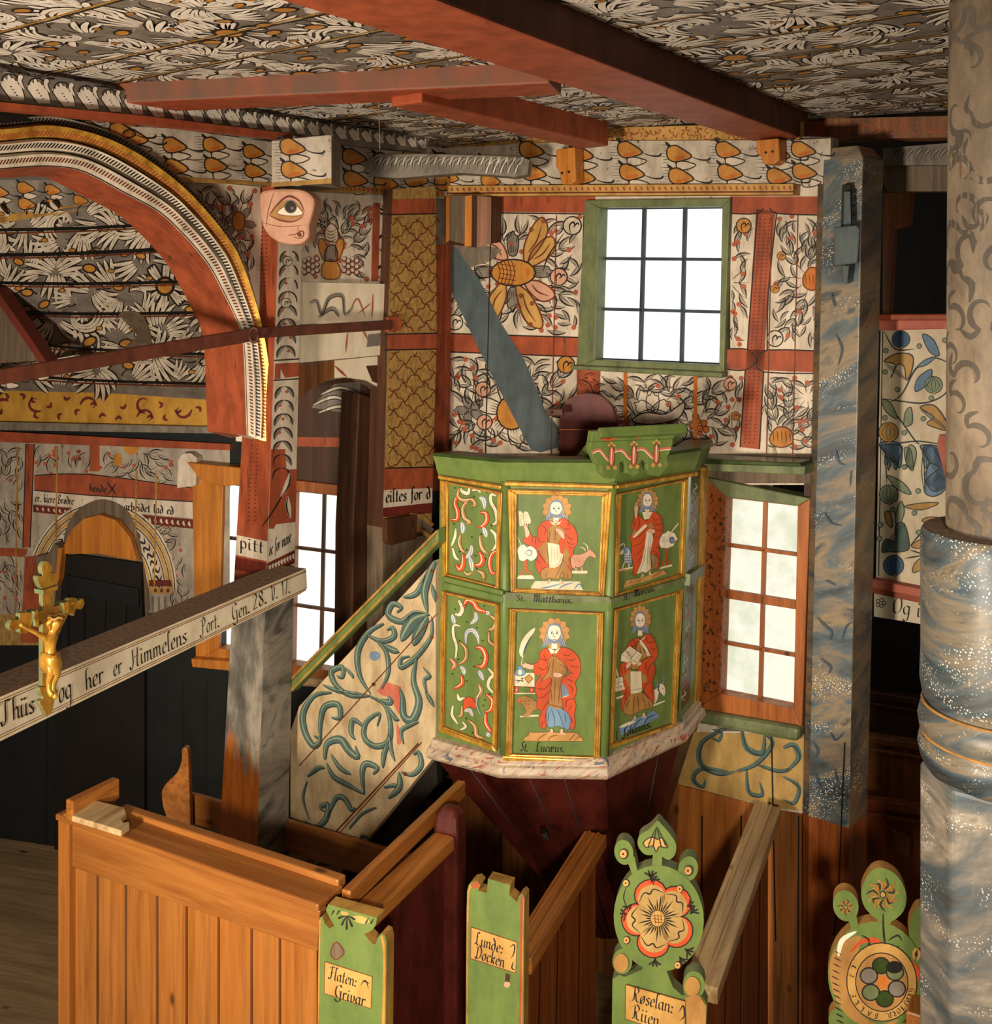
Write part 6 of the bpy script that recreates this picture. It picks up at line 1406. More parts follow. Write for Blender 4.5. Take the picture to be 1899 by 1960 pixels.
# ---------------------------------------------------------------- rood beam and crucifix
mb = MB(); top = [(-60, 1359), (0, 1334), (300, 1208), (586, 1088)]; bot = [(588, 1126), (575, 1137), (300, 1272), (0, 1419), (-60, 1448)]
mb.slab(PB, top + bot, .15, 'cream_paint', 0, 'dust')
br = Brush(mb, PB)
for o0, o1, w_, c in ((6, 4, 1.8, 'tan'), (11, 6, 1.2, 'brown_line'), (78, 41, 1.8, 'tan'), (73, 38, 1.2, 'brown_line')):
    br.stroke([(-60, 1359+o0*1.05), (0, 1334+o0), (586, 1088+o1)], w_, c, 1, 'k', 4)
Zm = lambda x, y: (x*.3265, 900 + y*.3265)
for s, a, b, u in (('Thüs', (5, 1490), (205, 1420), 72), ('og', (345, 1365), (425, 1330), 80), ('her', (500, 1290), (612, 1240), 64), ('er', (665, 1210), (718, 1186), 60), ('Himmelens', (765, 1165), (1098, 1010), 60), ('Port.', (1175, 970), (1292, 915), 52), ('Gen.', (1360, 885), (1470, 832), 50), ('28.', (1482, 822), (1570, 775), 52), ('V. 17.', (1590, 765), (1705, 715), 48)):
    text(br, s, Zm(*a), Zm(*b), (-1, -u*.3265), 'black', 2, .085)
t = build('rood_beam', mb, None, .005); tag(t, 'pale beam lettered in black script slanting across the chancel entrance with a dusty top', 'beam')

cx_ = thing('crucifix', 'gilded crucifix with trefoil arm ends fixed to the lettered beam', 'crucifix', PB(95, 1350, .02))
q = shift(PB, .045); mb = MB(); Zc = lambda pts: [(x*.1786, 1050 + y*.1786) for x, y in pts]
mb.slab(q, Zc([(455, 480), (575, 430), (580, 1640), (560, 1750), (500, 1810), (450, 1700)]), .014, 'gold', 0, 'green_gray')
mb.slab(q, Zc([(380, 690), (690, 590), (700, 690), (385, 800)]), .014, 'gold', 0, 'green_gray')
for pts in ([(430, 440), (600, 390), (595, 440), (440, 490)], [(335, 670), (380, 650), (400, 840), (350, 830)], [(650, 580), (710, 560), (720, 690), (670, 720)]): mb.slab(q, Zc(pts), .035, 'gold', .01, 'green_gray')
for pts in ([(450, 430), (395, 340), (400, 290), (450, 290), (440, 200), (490, 130), (555, 190), (550, 260), (605, 255), (600, 310), (570, 400)],
            [(340, 800), (300, 900), (210, 900), (205, 860), (130, 880), (90, 830), (130, 760), (200, 755), (210, 690), (300, 680), (340, 700)],
            [(715, 570), (740, 530), (810, 530), (830, 560), (880, 535), (905, 580), (870, 650), (810, 650), (790, 720), (760, 700), (720, 680)],
            [(450, 1480), (420, 1500), (430, 1560), (460, 1600), (420, 1640), (440, 1690), (520, 1680), (600, 1590), (600, 1500)]):
    mb.slab(q, cr(Zc(pts), 3, True), .016, 'gold', .002, 'green_gray')
br = Brush(mb, q, .003)
for k in range(4): br.stroke(Zc([(480+k*26, 480), (482+k*26, 660)]), 1.2, 'gold_dull', 1, 'k'); br.stroke(Zc([(390, 720+k*22), (680, 620+k*22)]), 1.2, 'gold_dull', 1, 'k')
build('cross', mb, cx_, .002)
def skinned(name, verts, edges, mat, parent, sub=2):
    me = bpy.data.meshes.new(name); org = ORG[parent.name]
    me.from_pydata([tuple(v[0] - org) for v in verts], edges, []); me.materials.append(MATS[mat])
    o = bpy.data.objects.new(name, me); link(o, parent); ORG[o.name] = org
    bm = bmesh.new(); bm.from_mesh(me); ly = bm.verts.layers.skin.verify(); bm.verts.ensure_lookup_table()
    for i, v in enumerate(verts):
        bm.verts[i][ly].radius = v[1] if isinstance(v[1], tuple) else (v[1], v[1]); bm.verts[i][ly].use_root = (i == 0)
    bm.to_mesh(me); bm.free()
    sk = o.modifiers.new('skin', 'SKIN'); sk.use_smooth_shade = True
    ss = o.modifiers.new('smooth', 'SUBSURF'); ss.levels = ss.render_levels = sub
    return o
qb = shift(PB, .085); B = lambda x, y, o=0: qb(x*.1786, 1050 + y*.1786, o)
vs = [(B(548, 1150), (.019, .014)), (B(540, 1080), (.016, .012)), (B(535, 1000), (.021, .015)), (B(537, 940), (.020, .013)), (B(545, 880, .006), .009), (B(560, 820, .012), .017), (B(568, 740, .014), .019),
      (B(490, 960), .010), (B(405, 905, -.006), .0065), (B(315, 850, -.016), .006), (B(270, 815, -.02), .007), (B(592, 930), .010), (B(690, 785, -.008), .0065), (B(800, 640, -.018), .0055), (B(860, 580, -.02), .007),
      (B(515, 1200), .014), (B(515, 1320, .012), .012), (B(525, 1420), .009), (B(520, 1520, .002), .008), (B(530, 1580, .012), .009), (B(585, 1200), .014), (B(570, 1330, .014), .012), (B(560, 1430, .004), .009), (B(550, 1530, .006), .008), (B(560, 1600, .016), .009)]
ed = [(0, 1), (1, 2), (2, 3), (3, 4), (4, 5), (5, 6), (3, 7), (7, 8), (8, 9), (9, 10), (3, 11), (11, 12), (12, 13), (13, 14), (0, 15), (15, 16), (16, 17), (17, 18), (18, 19), (0, 20), (20, 21), (21, 22), (22, 23), (23, 24)]
skinned('figure', vs, ed, 'gold', cx_)
mb = MB()
mb.loft([[B(x0 + (x1-x0)*(.5-.5*cos(a)), y + 20*sin(2*a), .024*sin(a) + .004) for a in [pi*i/10 for i in range(11)]] + [B(x1, y, -.02), B(x0, y, -.02)] for x0, x1, y in ((492, 590, 1120), (482, 615, 1170), (476, 632, 1230), (488, 625, 1290), (505, 590, 1330))], 'gold', True, True)
build('loincloth', mb, cx_)
mb = MB(); c = B(566, 725, .014); mb.tube([c + Vector((.021*cos(a), .019*sin(a), .003*sin(a*5))) for a in [i*2*pi/18 for i in range(19)]], .004, 'gold_dull', 6)
for s in (-1, 1): mb.tube([B(566+s*48, 740, .012), B(566+s*62, 800, .008), B(566+s*50, 870, .008)], [.008, .009, .004], 'gold', 6)
build('hair_and_crown', mb, cx_)

# ---------------------------------------------------------------- chancel details
d = thing('door_1', None, None, PC(190, 1255)); d['kind'] = 'structure'
mb = MB(); q = shift(PC, .03); mb.prism([q(106, 1066), q(150, 1062), q(268, 1078), q(276, 1250), down(q(276, 1250)), down(q(104, 1250)), q(104, 1240)], -q.n*.04, 'black_and_shade')
mb.slab(q, [(128, 1100), (268, 1126), (268, 1160), (128, 1134)], .03, 'dark_teal', .012); mb.slab(q, [(126, 1098), (134, 1100), (132, 1250), (122, 1250)], .03, 'dark_teal', .012)
for x in (160, 200, 240): mb.slab(q, [(x, 1150), (x+3, 1150), (x+2, 1250), (x-1, 1250)], .01, 'dark_teal', .008)
build('door_leaf', mb, d)
mb = MB(); mb.slab(shift(PC, .05), [(116, 1076), (122, 1045), (136, 1015), (160, 993), (190, 985), (222, 996), (248, 1028), (262, 1074), (190, 1060), (120, 1060)], .04, 'orange_wood'); build('tympanum', mb, d, .004)
mb = MB(); q = shift(PC, .07); mb.slab(q, [(338, 935), (340, 880), (348, 868), (364, 867), (376, 876), (374, 930)], .06, 'white'); t = build('wall_block', mb, None, .006); tag(t, 'small round-topped white block beside the orange window frame in the chancel', 'block')
mb = MB(); q = shift(PC, .08); mb.slab(q, [(64, 1066), (92, 1060), (102, 1040), (112, 1046), (106, 1130), (98, 1240), (84, 1240), (84, 1120)], .06, 'wood_gray'); mb.slab(q, [(108, 1050), (118, 1048), (112, 1110), (104, 1130)], .05, 'orange_wood'); t = build('door_jamb', mb, None, .004); tag(t, 'broken gray jamb post on the left of the dark chancel door', 'jamb')

# ---------------------------------------------------------------- box pew in front of the chancel
TL, TR = hpt(134, 1572, 1.75), hpt(612, 1738, 1.75)
sd = (TR - TL).normalized(); sn = vpl2(TL, TR).n; PSt = vpl2(TL, TR)
bp = thing('box_pew', 'honey-pine box pew with a panelled front, lower left of the picture', 'pew', down(TL.lerp(TR, .5)))
mb = MB(); mb.slab(PSt, [(134, 1578), (612, 1744), (607, 1822), (132, 1658)], .035, 'pine_x'); build('top_rail', mb, bp, .004)
xs = [134, 184, 238, 298, 354, 415, 478, 532, 608]; back = shift(PSt, -.012)
for i in range(8):
    x0, x1 = xs[i], xs[i+1]; ya, yb = 1645 + (x0-132)*.345, 1645 + (x1-132)*.345
    mb = MB(); a, b = back(x0, ya), back(x1, yb); e = (b-a).normalized()*.004
    mb.prism([a + e, b - e, down(b - e), down(a + e)], -sn*.02, 'pine')
    if i: mb.prism([a - e + sn*.008, a + e*2.2 + sn*.008, down(a + e*2.2) + sn*.008, down(a - e) + sn*.008], -sn*.012, 'pine')
    if i: mb.prism([a + e*2.3 + sn*.001, a + e*3.2 + sn*.001, down(a + e*3.2) + sn*.001, down(a + e*2.3) + sn*.001], -sn*.002, 'wood_dark')
    build('front_board', mb, bp, .003)
mb = MB(); a = TL - sd*.05; mb.prism([a + sn*.01 - Z*.0, TL + sn*.01, down(TL) + sn*.01, down(a) + sn*.01], -sn*.06, 'pine'); build('corner_post', mb, bp, .006)
mb = MB(); mb.prism([TL - sd*.05 + sn*.02, TR + sd*.01 + sn*.02, TR + sd*.01 - sn*.10, TL - sd*.05 - sn*.10], Z*.022, 'pine_x'); mb.prism([TL + sd*.13 - sn*.085, TR - sn*.085, TR - sn*.125, TL + sd*.13 - sn*.125], Z*.04, 'pine_x'); build('cap_board', mb, bp, .006)
hp = Plane(Vector((0, 0, HC - 1.70)), (0, 0, 1)); mb = MB()
mb.slab(hp, [(137, 1561), (182, 1531), (238, 1545), (242, 1556), (232, 1566), (236, 1574), (247, 1572), (248, 1579), (232, 1590)], .02, 'pine_pale'); build('corner_shelf', mb, bp, .003)
mb = MB(); mb.bar(hpt(132, 1552, 1.70), hpt(223, 1507, 1.70), .035, .07, 'pine_y'); build('side_rail', mb, bp, .006)
a, b = hpt(132, 1560, 1.72), hpt(222, 1515, 1.72); mb = MB(); wall_slab(mb, a, b, 0, .03, 'pine'); build('side_panel', mb, bp, .003)
mb = MB(); a, b = hpt(352, 1516, 2.18), hpt(800, 1643, 2.16); n = vpl2(a, b).n
mb.prism([a, b, b - Z*.13, a - Z*.13], -n*.025, 'pine_x'); build('bench_back', mb, bp, .004)
mb = MB(); qe = vplane(335, 4.74, .99, -.1)
pts = [(359, 1436), (354, 1432), (348, 1434), (347, 1456), (338, 1480), (318, 1500), (309, 1517), (312, 1545), (318, 1572), (312, 1640), (361, 1640), (361, 1470)]
mb.slab(qe, cr(pts, 3, True), .035, 'pine_y'); e = qe(336, 1630); mb.prism([e - Vector((.06, 0, 0)), e + Vector((.055, 0, 0)), down(e + Vector((.055, 0, 0))), down(e - Vector((.06, 0, 0)))], (0, .03, 0), 'pine_y'); build('bench_end', mb, bp, .006)
mb = MB(); s0 = a + (b-a)*.03; mb.prism([Vector((s0.x, s0.y-.34, .45)), Vector((b.x-.1, b.y-.34+.02, .45)), Vector((b.x-.1, b.y+.0, .45)), Vector((s0.x, s0.y, .45))], (0, 0, .025), 'pine_x'); build('seat', mb, bp, .003)

# ---------------------------------------------------------------- pews on the right of it, running back to the north wall
def pew_end(t, q, outlines, mat, edge, foot, th=.045):
    mb = MB()
    for i, o in enumerate(outlines): mb.slab(q, o, th, mat, -.0006*i, edge)
    k = -.0006*len(outlines); a, b = q(*foot[0], k), q(*foot[1], k); mb.prism([a, b, down(b), down(a)], -q.n*th, mat, edge)
    return mb
# first pew: green end with scrolled shoulders, dark red side
A0, A1 = hpt(700, 1752, 1.79), hpt(849, 1612, 1.79)
p1 = thing('pew', 'pew with dark red side and green scroll-topped end board, joined to box pew', 'pew', down(A0), 'pews with green end boards')
q1 = vpl2(P(612, 1745, 3.10), P(740, 1790, 3.02))
mb = pew_end(p1, q1, [[(612, 1757), (617, 1754), (622, 1768), (630, 1777), (640, 1772), (631, 1756), (624, 1742), (628, 1731), (722, 1757), (719, 1771), (712, 1781), (697, 1788), (704, 1796), (714, 1808), (720, 1806), (722, 1796), (729, 1787), (737, 1791), (740, 1806), (738, 1990), (611, 1990)]], 'green', 'gold_dull', [(611, 1988), (738, 1988)])
br = Brush(mb, q1)
br.stroke([(613, 1760), (611, 1850), (610, 1960)], 3, 'gold_dull', 1, 'k'); br.stroke([(731, 1792), (736, 1830), (734, 1960)], 5, 'amber', 1, 'k')
br.ell(691, 1760, 17, 7, 'plate', 1, .25); br.ell(660, 1748, 8, 4, 'plate', 1, .2)
for dx, dy in ((-8, 14), (0, 20), (9, 16), (-14, 4), (14, 6)): br.stroke([(664, 1752), (664+dx*.7, 1752+dy*.7), (664+dx*1.2, 1752+dy*1.4)], 5, 'black', 2, 'r')
for dx in (0, 10): br.stroke([(640+dx, 1742), (634+dx, 1752)], 4, 'black', 2, 'c'); br.stroke([(700+dx, 1768), (706+dx, 1756)], 4, 'black', 2, 'c')
br.blob([(636, 1812), (644, 1803), (656, 1815), (658, 1826), (644, 1836), (634, 1828)], 2, 'wood_gray', 'robe_dark', 1)
br.blob([(622, 1840), (713, 1869), (710, 1930), (621, 1901)], 1.5, 'plate', 'brown_line', 1, 1)
text(br, 'Flaten:', (628, 1872), (684, 1889), (2, -13), 'black', 3, .1); text(br, 'Grivar', (640, 1907), (700, 1926), (2, -13), 'black', 3, .1); br.stroke([(690, 1886), (700, 1876), (706, 1892)], 2, 'black', 3); br.stroke([(694, 1876), (708, 1882)], 2, 'black', 3)
o = build('end_board', mb, p1, .004); tag(o, 'green end board with a yellow plate lettered in black script')
mb = MB(); wall_slab(mb, A0 - Z*.02, A1 - Z*.02, 0, .03, 'maroon_light'); o = build('side_panel', mb, p1); tag(o, 'dark red side panel')
mb = MB(); mb.bar(A0, A1 + (A1-A0)*.02, .075, .05, 'pine_y'); build('top_rail', mb, p1, .008)
mb = MB(); e = A1 + YP*.05; r = XP
ring_ = lambda z, s: [Vector((e.x, e.y, z)) + r*(.045*s*a_) + YP*(.04*s*b_) for a_, b_ in ((-1, -1), (1, -1), (1, 1), (-1, 1))]
mb.loft([ring_(0, 1), ring_(A1.z + .03, 1), ring_(A1.z + .075, .85), ring_(A1.z + .10, .45)], 'maroon_light'); o = build('rear_post', mb, p1, .012); tag(o, 'dark red post with a worn rounded top')
# second rail over the box pew door
mb = MB(); mb.bar(hpt(662, 1722, 1.74), hpt(884, 1508, 1.74), .03, .055, 'pine_y'); t = build('pew_rail', mb, None, .005); tag(t, 'thin bare rail sloping back from the box pew corner to the pulpit foot', 'rail')
# second pew
B0, B1 = hpt(992, 1846, 2.0), hpt(1140, 1606, 2.0)
p2 = thing('pew', 'pew with a plain stepped-top green end board, the middle one below the pulpit', 'pew', down(B0), 'pews with green end boards')
q2 = vpl2(P(895, 1700, 3.27), P(1003, 1720, 3.21))
o2 = [(894, 1706), (897, 1694), (903, 1688), (913, 1686), (920, 1694), (915, 1705), (932, 1709), (934, 1682), (977, 1694), (975, 1713), (990, 1727), (993, 1715), (999, 1711), (1004, 1717), (1002, 1990), (893, 1990)]
mb = pew_end(p2, q2, [o2], 'green', 'gold_dull', [(893, 1988), (1001, 1988)]); br = Brush(mb, q2)
br.stroke([(906, 1690), (897, 1712), (895, 1800), (894, 1960)], 4, 'gold_dull', 1, 'k'); br.stroke([(1000, 1716), (999, 1800), (997, 1960)], 7, 'red', 1, 'k'); br.stroke([(1003, 1718), (1001, 1800), (999, 1960)], 2.5, 'gold_dull', 2, 'k')
br.ell(910, 1694, 8, 7, 'red', 1); br.blob([(902, 1774), (990, 1803), (987, 1862), (901, 1834)], 1.5, 'plate', 'brown_line', 1, 1)
text(br, 'Lunde:', (908, 1806), (964, 1826), (2, -13), 'black', 3, .1); text(br, 'Docken', (908, 1832), (966, 1852), (2, -13), 'black', 3, .1); br.stroke([(976, 1812), (985, 1808), (984, 1824), (978, 1834)], 2.5, 'black', 3); br.stroke([(983, 1840), (980, 1852), (986, 1856)], 2.5, 'black', 3)
br.poly([(968, 1862), (977, 1866), (975, 1880), (967, 1878)], 'wood_dark', 1); br.ell(971, 1884, 6, 6, 'pink', 1)
o = build('end_board', mb, p2, .004); tag(o, 'green end board with a yellow plate lettered in black script')
mb = MB(); mb.bar(B0, B1, .085, .05, 'pine_y'); n = vpl2(B0, B1).n; br_ = (B1-B0).normalized()
for s in (-.022, .012): mb.bar(B0 + n*s + Z*.026, B1 + n*s + Z*.026, .012, .01, 'pine_y')
build('top_rail', mb, p2, .006)
mb = MB(); wall_slab(mb, B0 - Z*.02, B1 - Z*.02, 0, .03, 'pine_red'); br = Brush(mb, vpl2(B0 - Z*.02, B1 - Z*.02)); [seams_px(br, (x,), 1862 - 1.78*(x-1000) + 40, 1990, 'black_and_shade', 2, 4, 1) for x in (1034, 1068, 1110)]; build('back_panel', mb, p2)
# third pew, flower head
D0, D1 = hpt(1340, 1900, 2.07), hpt(1470, 1552, 2.07)
p3 = thing('pew', 'pew whose green end board carries a large painted flower disc and knobs', 'pew', down(D0), 'pews with green end boards')
q3 = vpl2(P(1175, 1870, 3.20), P(1352, 1900, 3.14))
def el(cx, cy, rx, ry, a=0.0, n=36): return [(cx + rx*cos(t)*cos(a) - ry*sin(t)*sin(a), cy + rx*cos(t)*sin(a) + ry*sin(t)*cos(a)) for t in [2*pi*i/n for i in range(n)]]
disc = el(1261, 1758, 86, 102, -.12)
heart = cr([(1259, 1571), (1268, 1580), (1282, 1596), (1294, 1616), (1292, 1636), (1280, 1646), (1268, 1640), (1258, 1632), (1246, 1637), (1232, 1634), (1221, 1618), (1224, 1600), (1242, 1588), (1252, 1578)], 3, True)
base3 = [(1172, 1876), (1186, 1868), (1196, 1872), (1206, 1868), (1228, 1858), (1238, 1838), (1272, 1838), (1276, 1862), (1288, 1892), (1306, 1908), (1324, 1906), (1340, 1904), (1354, 1926), (1352, 1960), (1171, 1960)]
mb = pew_end(p3, q3, [disc, heart, [(1250, 1628), (1268, 1632), (1266, 1670), (1248, 1668)], el(1194, 1632, 18, 24, -.2), [(1200, 1648), (1214, 1640), (1220, 1668), (1210, 1674)], el(1317, 1664, 19, 24, .2), [(1302, 1676), (1316, 1684), (1312, 1698), (1300, 1690)], el(1191, 1842, 19, 24), el(1328, 1888, 21, 27), base3], 'green', 'green_gray', [(1171, 1955), (1352, 1955)])
br = Brush(mb, q3)
for a in range(5):
    t_ = -1.95 + a*2*pi/5; x, y = 1261 + 37*cos(t_), 1757 + 42*sin(t_)
    u, v_ = cos(t_), sin(t_)
    for r, c, l in ((36, 'black', 1), (33, 'robe', 2)): br.ell(x + u*6, y + v_*7, r*.82, r*.9, c, l, t_)
    br.ell(x, y, 25, 27, 'petal', 3, t_)
    br.stroke([(x - v_*26, y + u*26), (x + u*14 - v_*10, y + v_*14 + u*10), (x + u*8, y + v_*8), (x + u*14 + v_*10, y + v_*14 - u*10), (x + v_*26, y - u*26)], 3, 'black', 4)
br.ell(1261, 1757, 22, 24, 'petal', 4)
for i in range(30):
    t_ = 2*pi*i/30; br.stroke([(1261 + 12*cos(t_), 1757 + 13*sin(t_)), (1261 + (26+8*(i % 3))*cos(t_), 1757 + (28+9*(i % 3))*sin(t_))], 5, 'black', 5, 'c', 2)
br.ell(1259, 1757, 14, 16, 'black', 6); br.ell(1259, 1757, 13, 15, 'plate', 7)
for k in (-6, 0, 6): br.stroke([(1259+k, 1744), (1259+k+2, 1770)], 1.4, 'brown_line', 8); br.stroke([(1247, 1757+k), (1271, 1757+k+2)], 1.4, 'brown_line', 8)
for x, y, r in ((1199, 1690, 7), (1302, 1701, 7), (1200, 1799, 7), (1298, 1847, 7), (1194, 1634, 9), (1318, 1666, 9)):
    br.ell(x, y, r, r*1.15, 'black', 2); br.ell(x-1, y, r*.78, r*.9, 'plate', 3); br.ell(x-1, y, r*.22, r*.25, 'black', 4)
for x, y, a in ((1246, 1684, -1.6), (1205, 1748, 2.9), (1312, 1735, -.3), (1254, 1832, 1.6), (1310, 1815, .6), (1210, 1730, 2.2), (1300, 1830, 1.0), (1246, 1690, -1.1), (1320, 1750, -.8)):
    for d_ in (-.7, -.25, .25, .7): br.stroke([(x, y), (x+9*cos(a+d_*.5), y+9*sin(a+d_*.5)), (x+19*cos(a+d_), y+19*sin(a+d_))], 4.5, 'black', 2, 'r', 3)
br.stroke([(1254, 1716), (1248, 1700), (1254, 1682), (1252, 1674)], 2, 'black', 2); br.stroke([(1199, 1697), (1194, 1720), (1206, 1748)], 2, 'black', 2); br.stroke([(1302, 1708), (1308, 1730)], 2, 'black', 2)
br.blob([(1232, 1612), (1246, 1602), (1258, 1606), (1268, 1604), (1278, 1622), (1262, 1620), (1256, 1630), (1250, 1618), (1238, 1622)], 2, 'plate', 'black', 2)
for x in (1240, 1250, 1266, 1276): br.stroke([(1257, 1582), ((x+1257)/2, 1600), (x, 1622)], 3, 'black', 4, 'r')
br.ell(1189, 1843, 14, 18, 'tan', 1); br.ell(1325, 1888, 15, 19, 'tan', 1); br.poly([(1312, 1908), (1338, 1904), (1352, 1926), (1350, 1990), (1316, 1990)], 'tan', 1)
br.blob([(1198, 1884), (1312, 1916), (1310, 1985), (1197, 1950)], 1.5, 'plate', 'brown_line', 2, 1)
text(br, 'Røselan:', (1208, 1914), (1290, 1940), (2, -15), 'black', 4, .09); text(br, 'Riien', (1208, 1948), (1262, 1966), (2, -15), 'black', 4, .09); br.stroke([(1300, 1936), (1308, 1924), (1310, 1944), (1302, 1952)], 3, 'black', 4)
o = build('end_board', mb, p3, .005); tag(o, 'green end board with a flower disc, heart finial and lettered yellow plate')
mb = MB(); mb.bar(D0, D1, .105, .05, 'pine_pale'); n = vpl2(D0, D1).n
for s in (-.028, .014): mb.bar(D0 + n*s + Z*.026, D1 + n*s + Z*.026, .014, .01, 'pine_pale')
build('top_rail', mb, p3, .006)
mb = MB(); wall_slab(mb, D0 - Z*.02, D1 - Z*.02, 0, .03, 'pine_red'); br = Brush(mb, vpl2(D0 - Z*.02, D1 - Z*.02)); [seams_px(br, (x,), 1890 - 2.65*(x-1346) + 50, 2000, 'black_and_shade', 2, 4, 1) for x in (1390, 1420, 1455)]; build('back_panel', mb, p3)
# fourth pew, round lettered head, partly behind the column
p4 = thing('pew', 'pew end with worn round disc lettered in a ring, beside the right column', 'pew', down(P(1690, 1900, 3.3)), 'pews with green end boards')
q4 = vpl2(P(1600, 1880, 3.32), P(1760, 1905, 3.25))
mb = pew_end(p4, q4, [el(1677, 1868, 92, 104, -.1), el(1619, 1734, 24, 30, -.25), [(1622, 1756), (1638, 1748), (1644, 1776), (1630, 1782)], cr([(1650, 1700), (1668, 1668), (1692, 1662), (1720, 1680), (1735, 1712), (1730, 1744), (1708, 1764), (1690, 1766), (1668, 1752), (1652, 1730)], 3, True), [(1680, 1756), (1706, 1758), (1704, 1790), (1678, 1788)], el(1760, 1776, 20, 40, .1), el(1608, 1954, 22, 24), [(1640, 1950), (1740, 1960), (1752, 1990), (1600, 1990)]], 'green', 'tan', [(1600, 1985), (1755, 1985)])
br = Brush(mb, q4)
br.poly([(1592, 1830), (1620, 1800), (1648, 1792), (1640, 1830), (1622, 1870), (1640, 1930), (1680, 1960), (1720, 1950), (1700, 1966), (1650, 1962), (1610, 1930), (1590, 1880)], 'tan', 1, 3); br.stroke([(1628, 1822), (1650, 1802), (1676, 1800), (1690, 1818), (1688, 1840)], 10, 'robe', 2); br.stroke([(1740, 1836), (1756, 1860), (1746, 1884), (1728, 1884)], 12, 'robe', 2)
br.stroke([(1605, 1830), (1612, 1800), (1640, 1782)], 10, 'face', 2)
for y in range(1820, 1960, 12): br.stroke([(1592 + abs(y-1870)*.12, y), (1608 + abs(y-1870)*.1, y+8)], 4, 'black', 2, 'c', 2)
br.ell(1688, 1879, 68, 76, 'black', 3, -.1, 30); br.ell(1688, 1879, 66, 74, 'plate', 4, -.1, 30); br.ell(1688, 1879, 51, 57, 'black', 5, -.1, 30); br.ell(1688, 1879, 49, 55, 'tan', 6, -.1, 30)
for k in range(6):
    t_ = .4 + k*pi/3; br.ell(1690 + 29*cos(t_), 1879 + 32*sin(t_), 18, 17, 'black', 7); br.ell(1690 + 29*cos(t_), 1879 + 32*sin(t_), 15, 14, ('gray', 'green_dark', 'green_gray')[k % 3], 8)
br.ell(1690, 1879, 11, 13, 'orange', 9); br.ell(1712, 1850, 16, 12, 'black_and_shade', 9)
def ringtext(s, a0, a1):
    for i, c in enumerate(s):
        a = a0 + (a1-a0)*i/max(1, len(s)-1); x, y = 1688 + 54*cos(a), 1879 + 61*sin(a)
        w = GL[c][0]; tx, ty = -sin(a), cos(a); sg = 1 if a1 > a0 else -1
        text(br, c, (x - tx*4*sg, y - ty*4*sg), (x + tx*4*sg, y + ty*4*sg), (5.4*cos(a)*sg, 5.4*sin(a)*sg) if sg > 0 else (-5.4*cos(a)*sg, -5.4*sin(a)*sg), 'black', 5, .12)
ringtext('GRØTIORD,', .25, 1.45); ringtext('BAKKE', 1.75, 2.75); ringtext('EI', 3.35, 3.6)
for cx0, cy0, r in ((1690, 1712, 30), (1619, 1736, 15)):
    for i in range(22):
        t_ = 2*pi*i/22; br.stroke([(cx0 + r*.3*cos(t_), cy0 + r*.3*sin(t_)), (cx0 + r*.7*cos(t_+.4), cy0 + r*.7*sin(t_+.4)), (cx0 + r*(.8+.3*(i % 2))*cos(t_), cy0 + r*(.8+.3*(i % 2))*sin(t_))], r*.12, ('tan', 'orange', 'black')[i % 3], 1, 't', 2)
    br.ell(cx0, cy0, r*.2, r*.24, 'black', 2); br.ell(cx0, cy0, r*.14, r*.17, 'plate', 3)
for pts in ([(1690, 1748), (1692, 1790), (1696, 1812)], [(1700, 1800), (1718, 1790), (1726, 1800)], [(1650, 1790), (1664, 1800), (1660, 1812)], [(1706, 1812), (1722, 1812)], [(1756, 1816), (1752, 1840)]): br.stroke(pts, 4, 'black', 2)
br.ell(1754, 1826, 8, 12, 'plate', 2); br.ell(1754, 1826, 3, 5, 'black', 3)
build('end_board', mb, p4, .005)
E0, E1 = hpt(1762, 1960, 2.1), hpt(1850, 1640, 2.1)
mb = MB(); mb.bar(E0, E1, .08, .05, 'pine_y'); build('top_rail', mb, p4, .006)

# ---------------------------------------------------------------- blue marbled post with its wedge
mp = thing('marbled_post', 'tall post marbled in blue and cream with painted white glints, right of both windows', 'post', down(P(1610, 900, 4.35)))
lx = lambda y: 1573 - (y-300)*.0235; cx2 = lambda y: 1652 - (y-300)*.021; rx = lambda y: 1692 - (y-300)*.024
def mring(y, k=0.0):
    a, b, c = P(lx(y)+k, y, 4.33), P(cx2(y), y, 4.24), P(rx(y)-k, y, 4.36); z = b.z; a.z = z; c.z = z
    m1 = a.lerp(b, .10) + Vector((0, 0.02, 0)); return [a + Vector((0, .05, 0)), m1, b, c, a + c - b + Vector((0, .1, 0))]
mats = ['marble_brown', 'marble_blue', 'marble_brown', 'marble_brown', 'marble_brown']
mb = MB(); mb.loft([mring(y) for y in (1585, 1200, 800, 420, 300)], 'marble_blue', False, mats=mats)
top_ = mring(300); cen = sum(top_, Vector())/5; mb.loft([top_, [cen + (p-cen)*.72 + Z*.05 for p in top_]], 'marble_brown', True, mats=mats)
Fm = plane3(P(lx(300), 300, 4.33).lerp(P(cx2(300), 300, 4.24), .1), P(cx2(300), 300, 4.24), P(cx2(1500), 1500, 4.24)); br = Brush(mb, Fm, .003)
for pts in ([(1600, 860), (1606, 884), (1618, 890)], [(1578, 980), (1590, 1000), (1612, 1006)], [(1630, 900), (1628, 930)], [(1562, 1180), (1578, 1196), (1592, 1210), (1588, 1226)], [(1612, 1226), (1620, 1200), (1632, 1190)], [(1556, 1420), (1566, 1436), (1562, 1450)], [(1590, 1400), (1600, 1416), (1618, 1400)], [(1560, 1480), (1574, 1510)], [(1598, 1470), (1606, 1500)], [(1580, 1110), (1600, 1120)], [(1570, 1260), (1590, 1276), (1586, 1290)], [(1600, 640), (1612, 668), (1604, 700)], [(1590, 560), (1600, 590)]): br.stroke(pts, 4, 'blue_dark', 1)
build('shaft', mb, mp, .006)
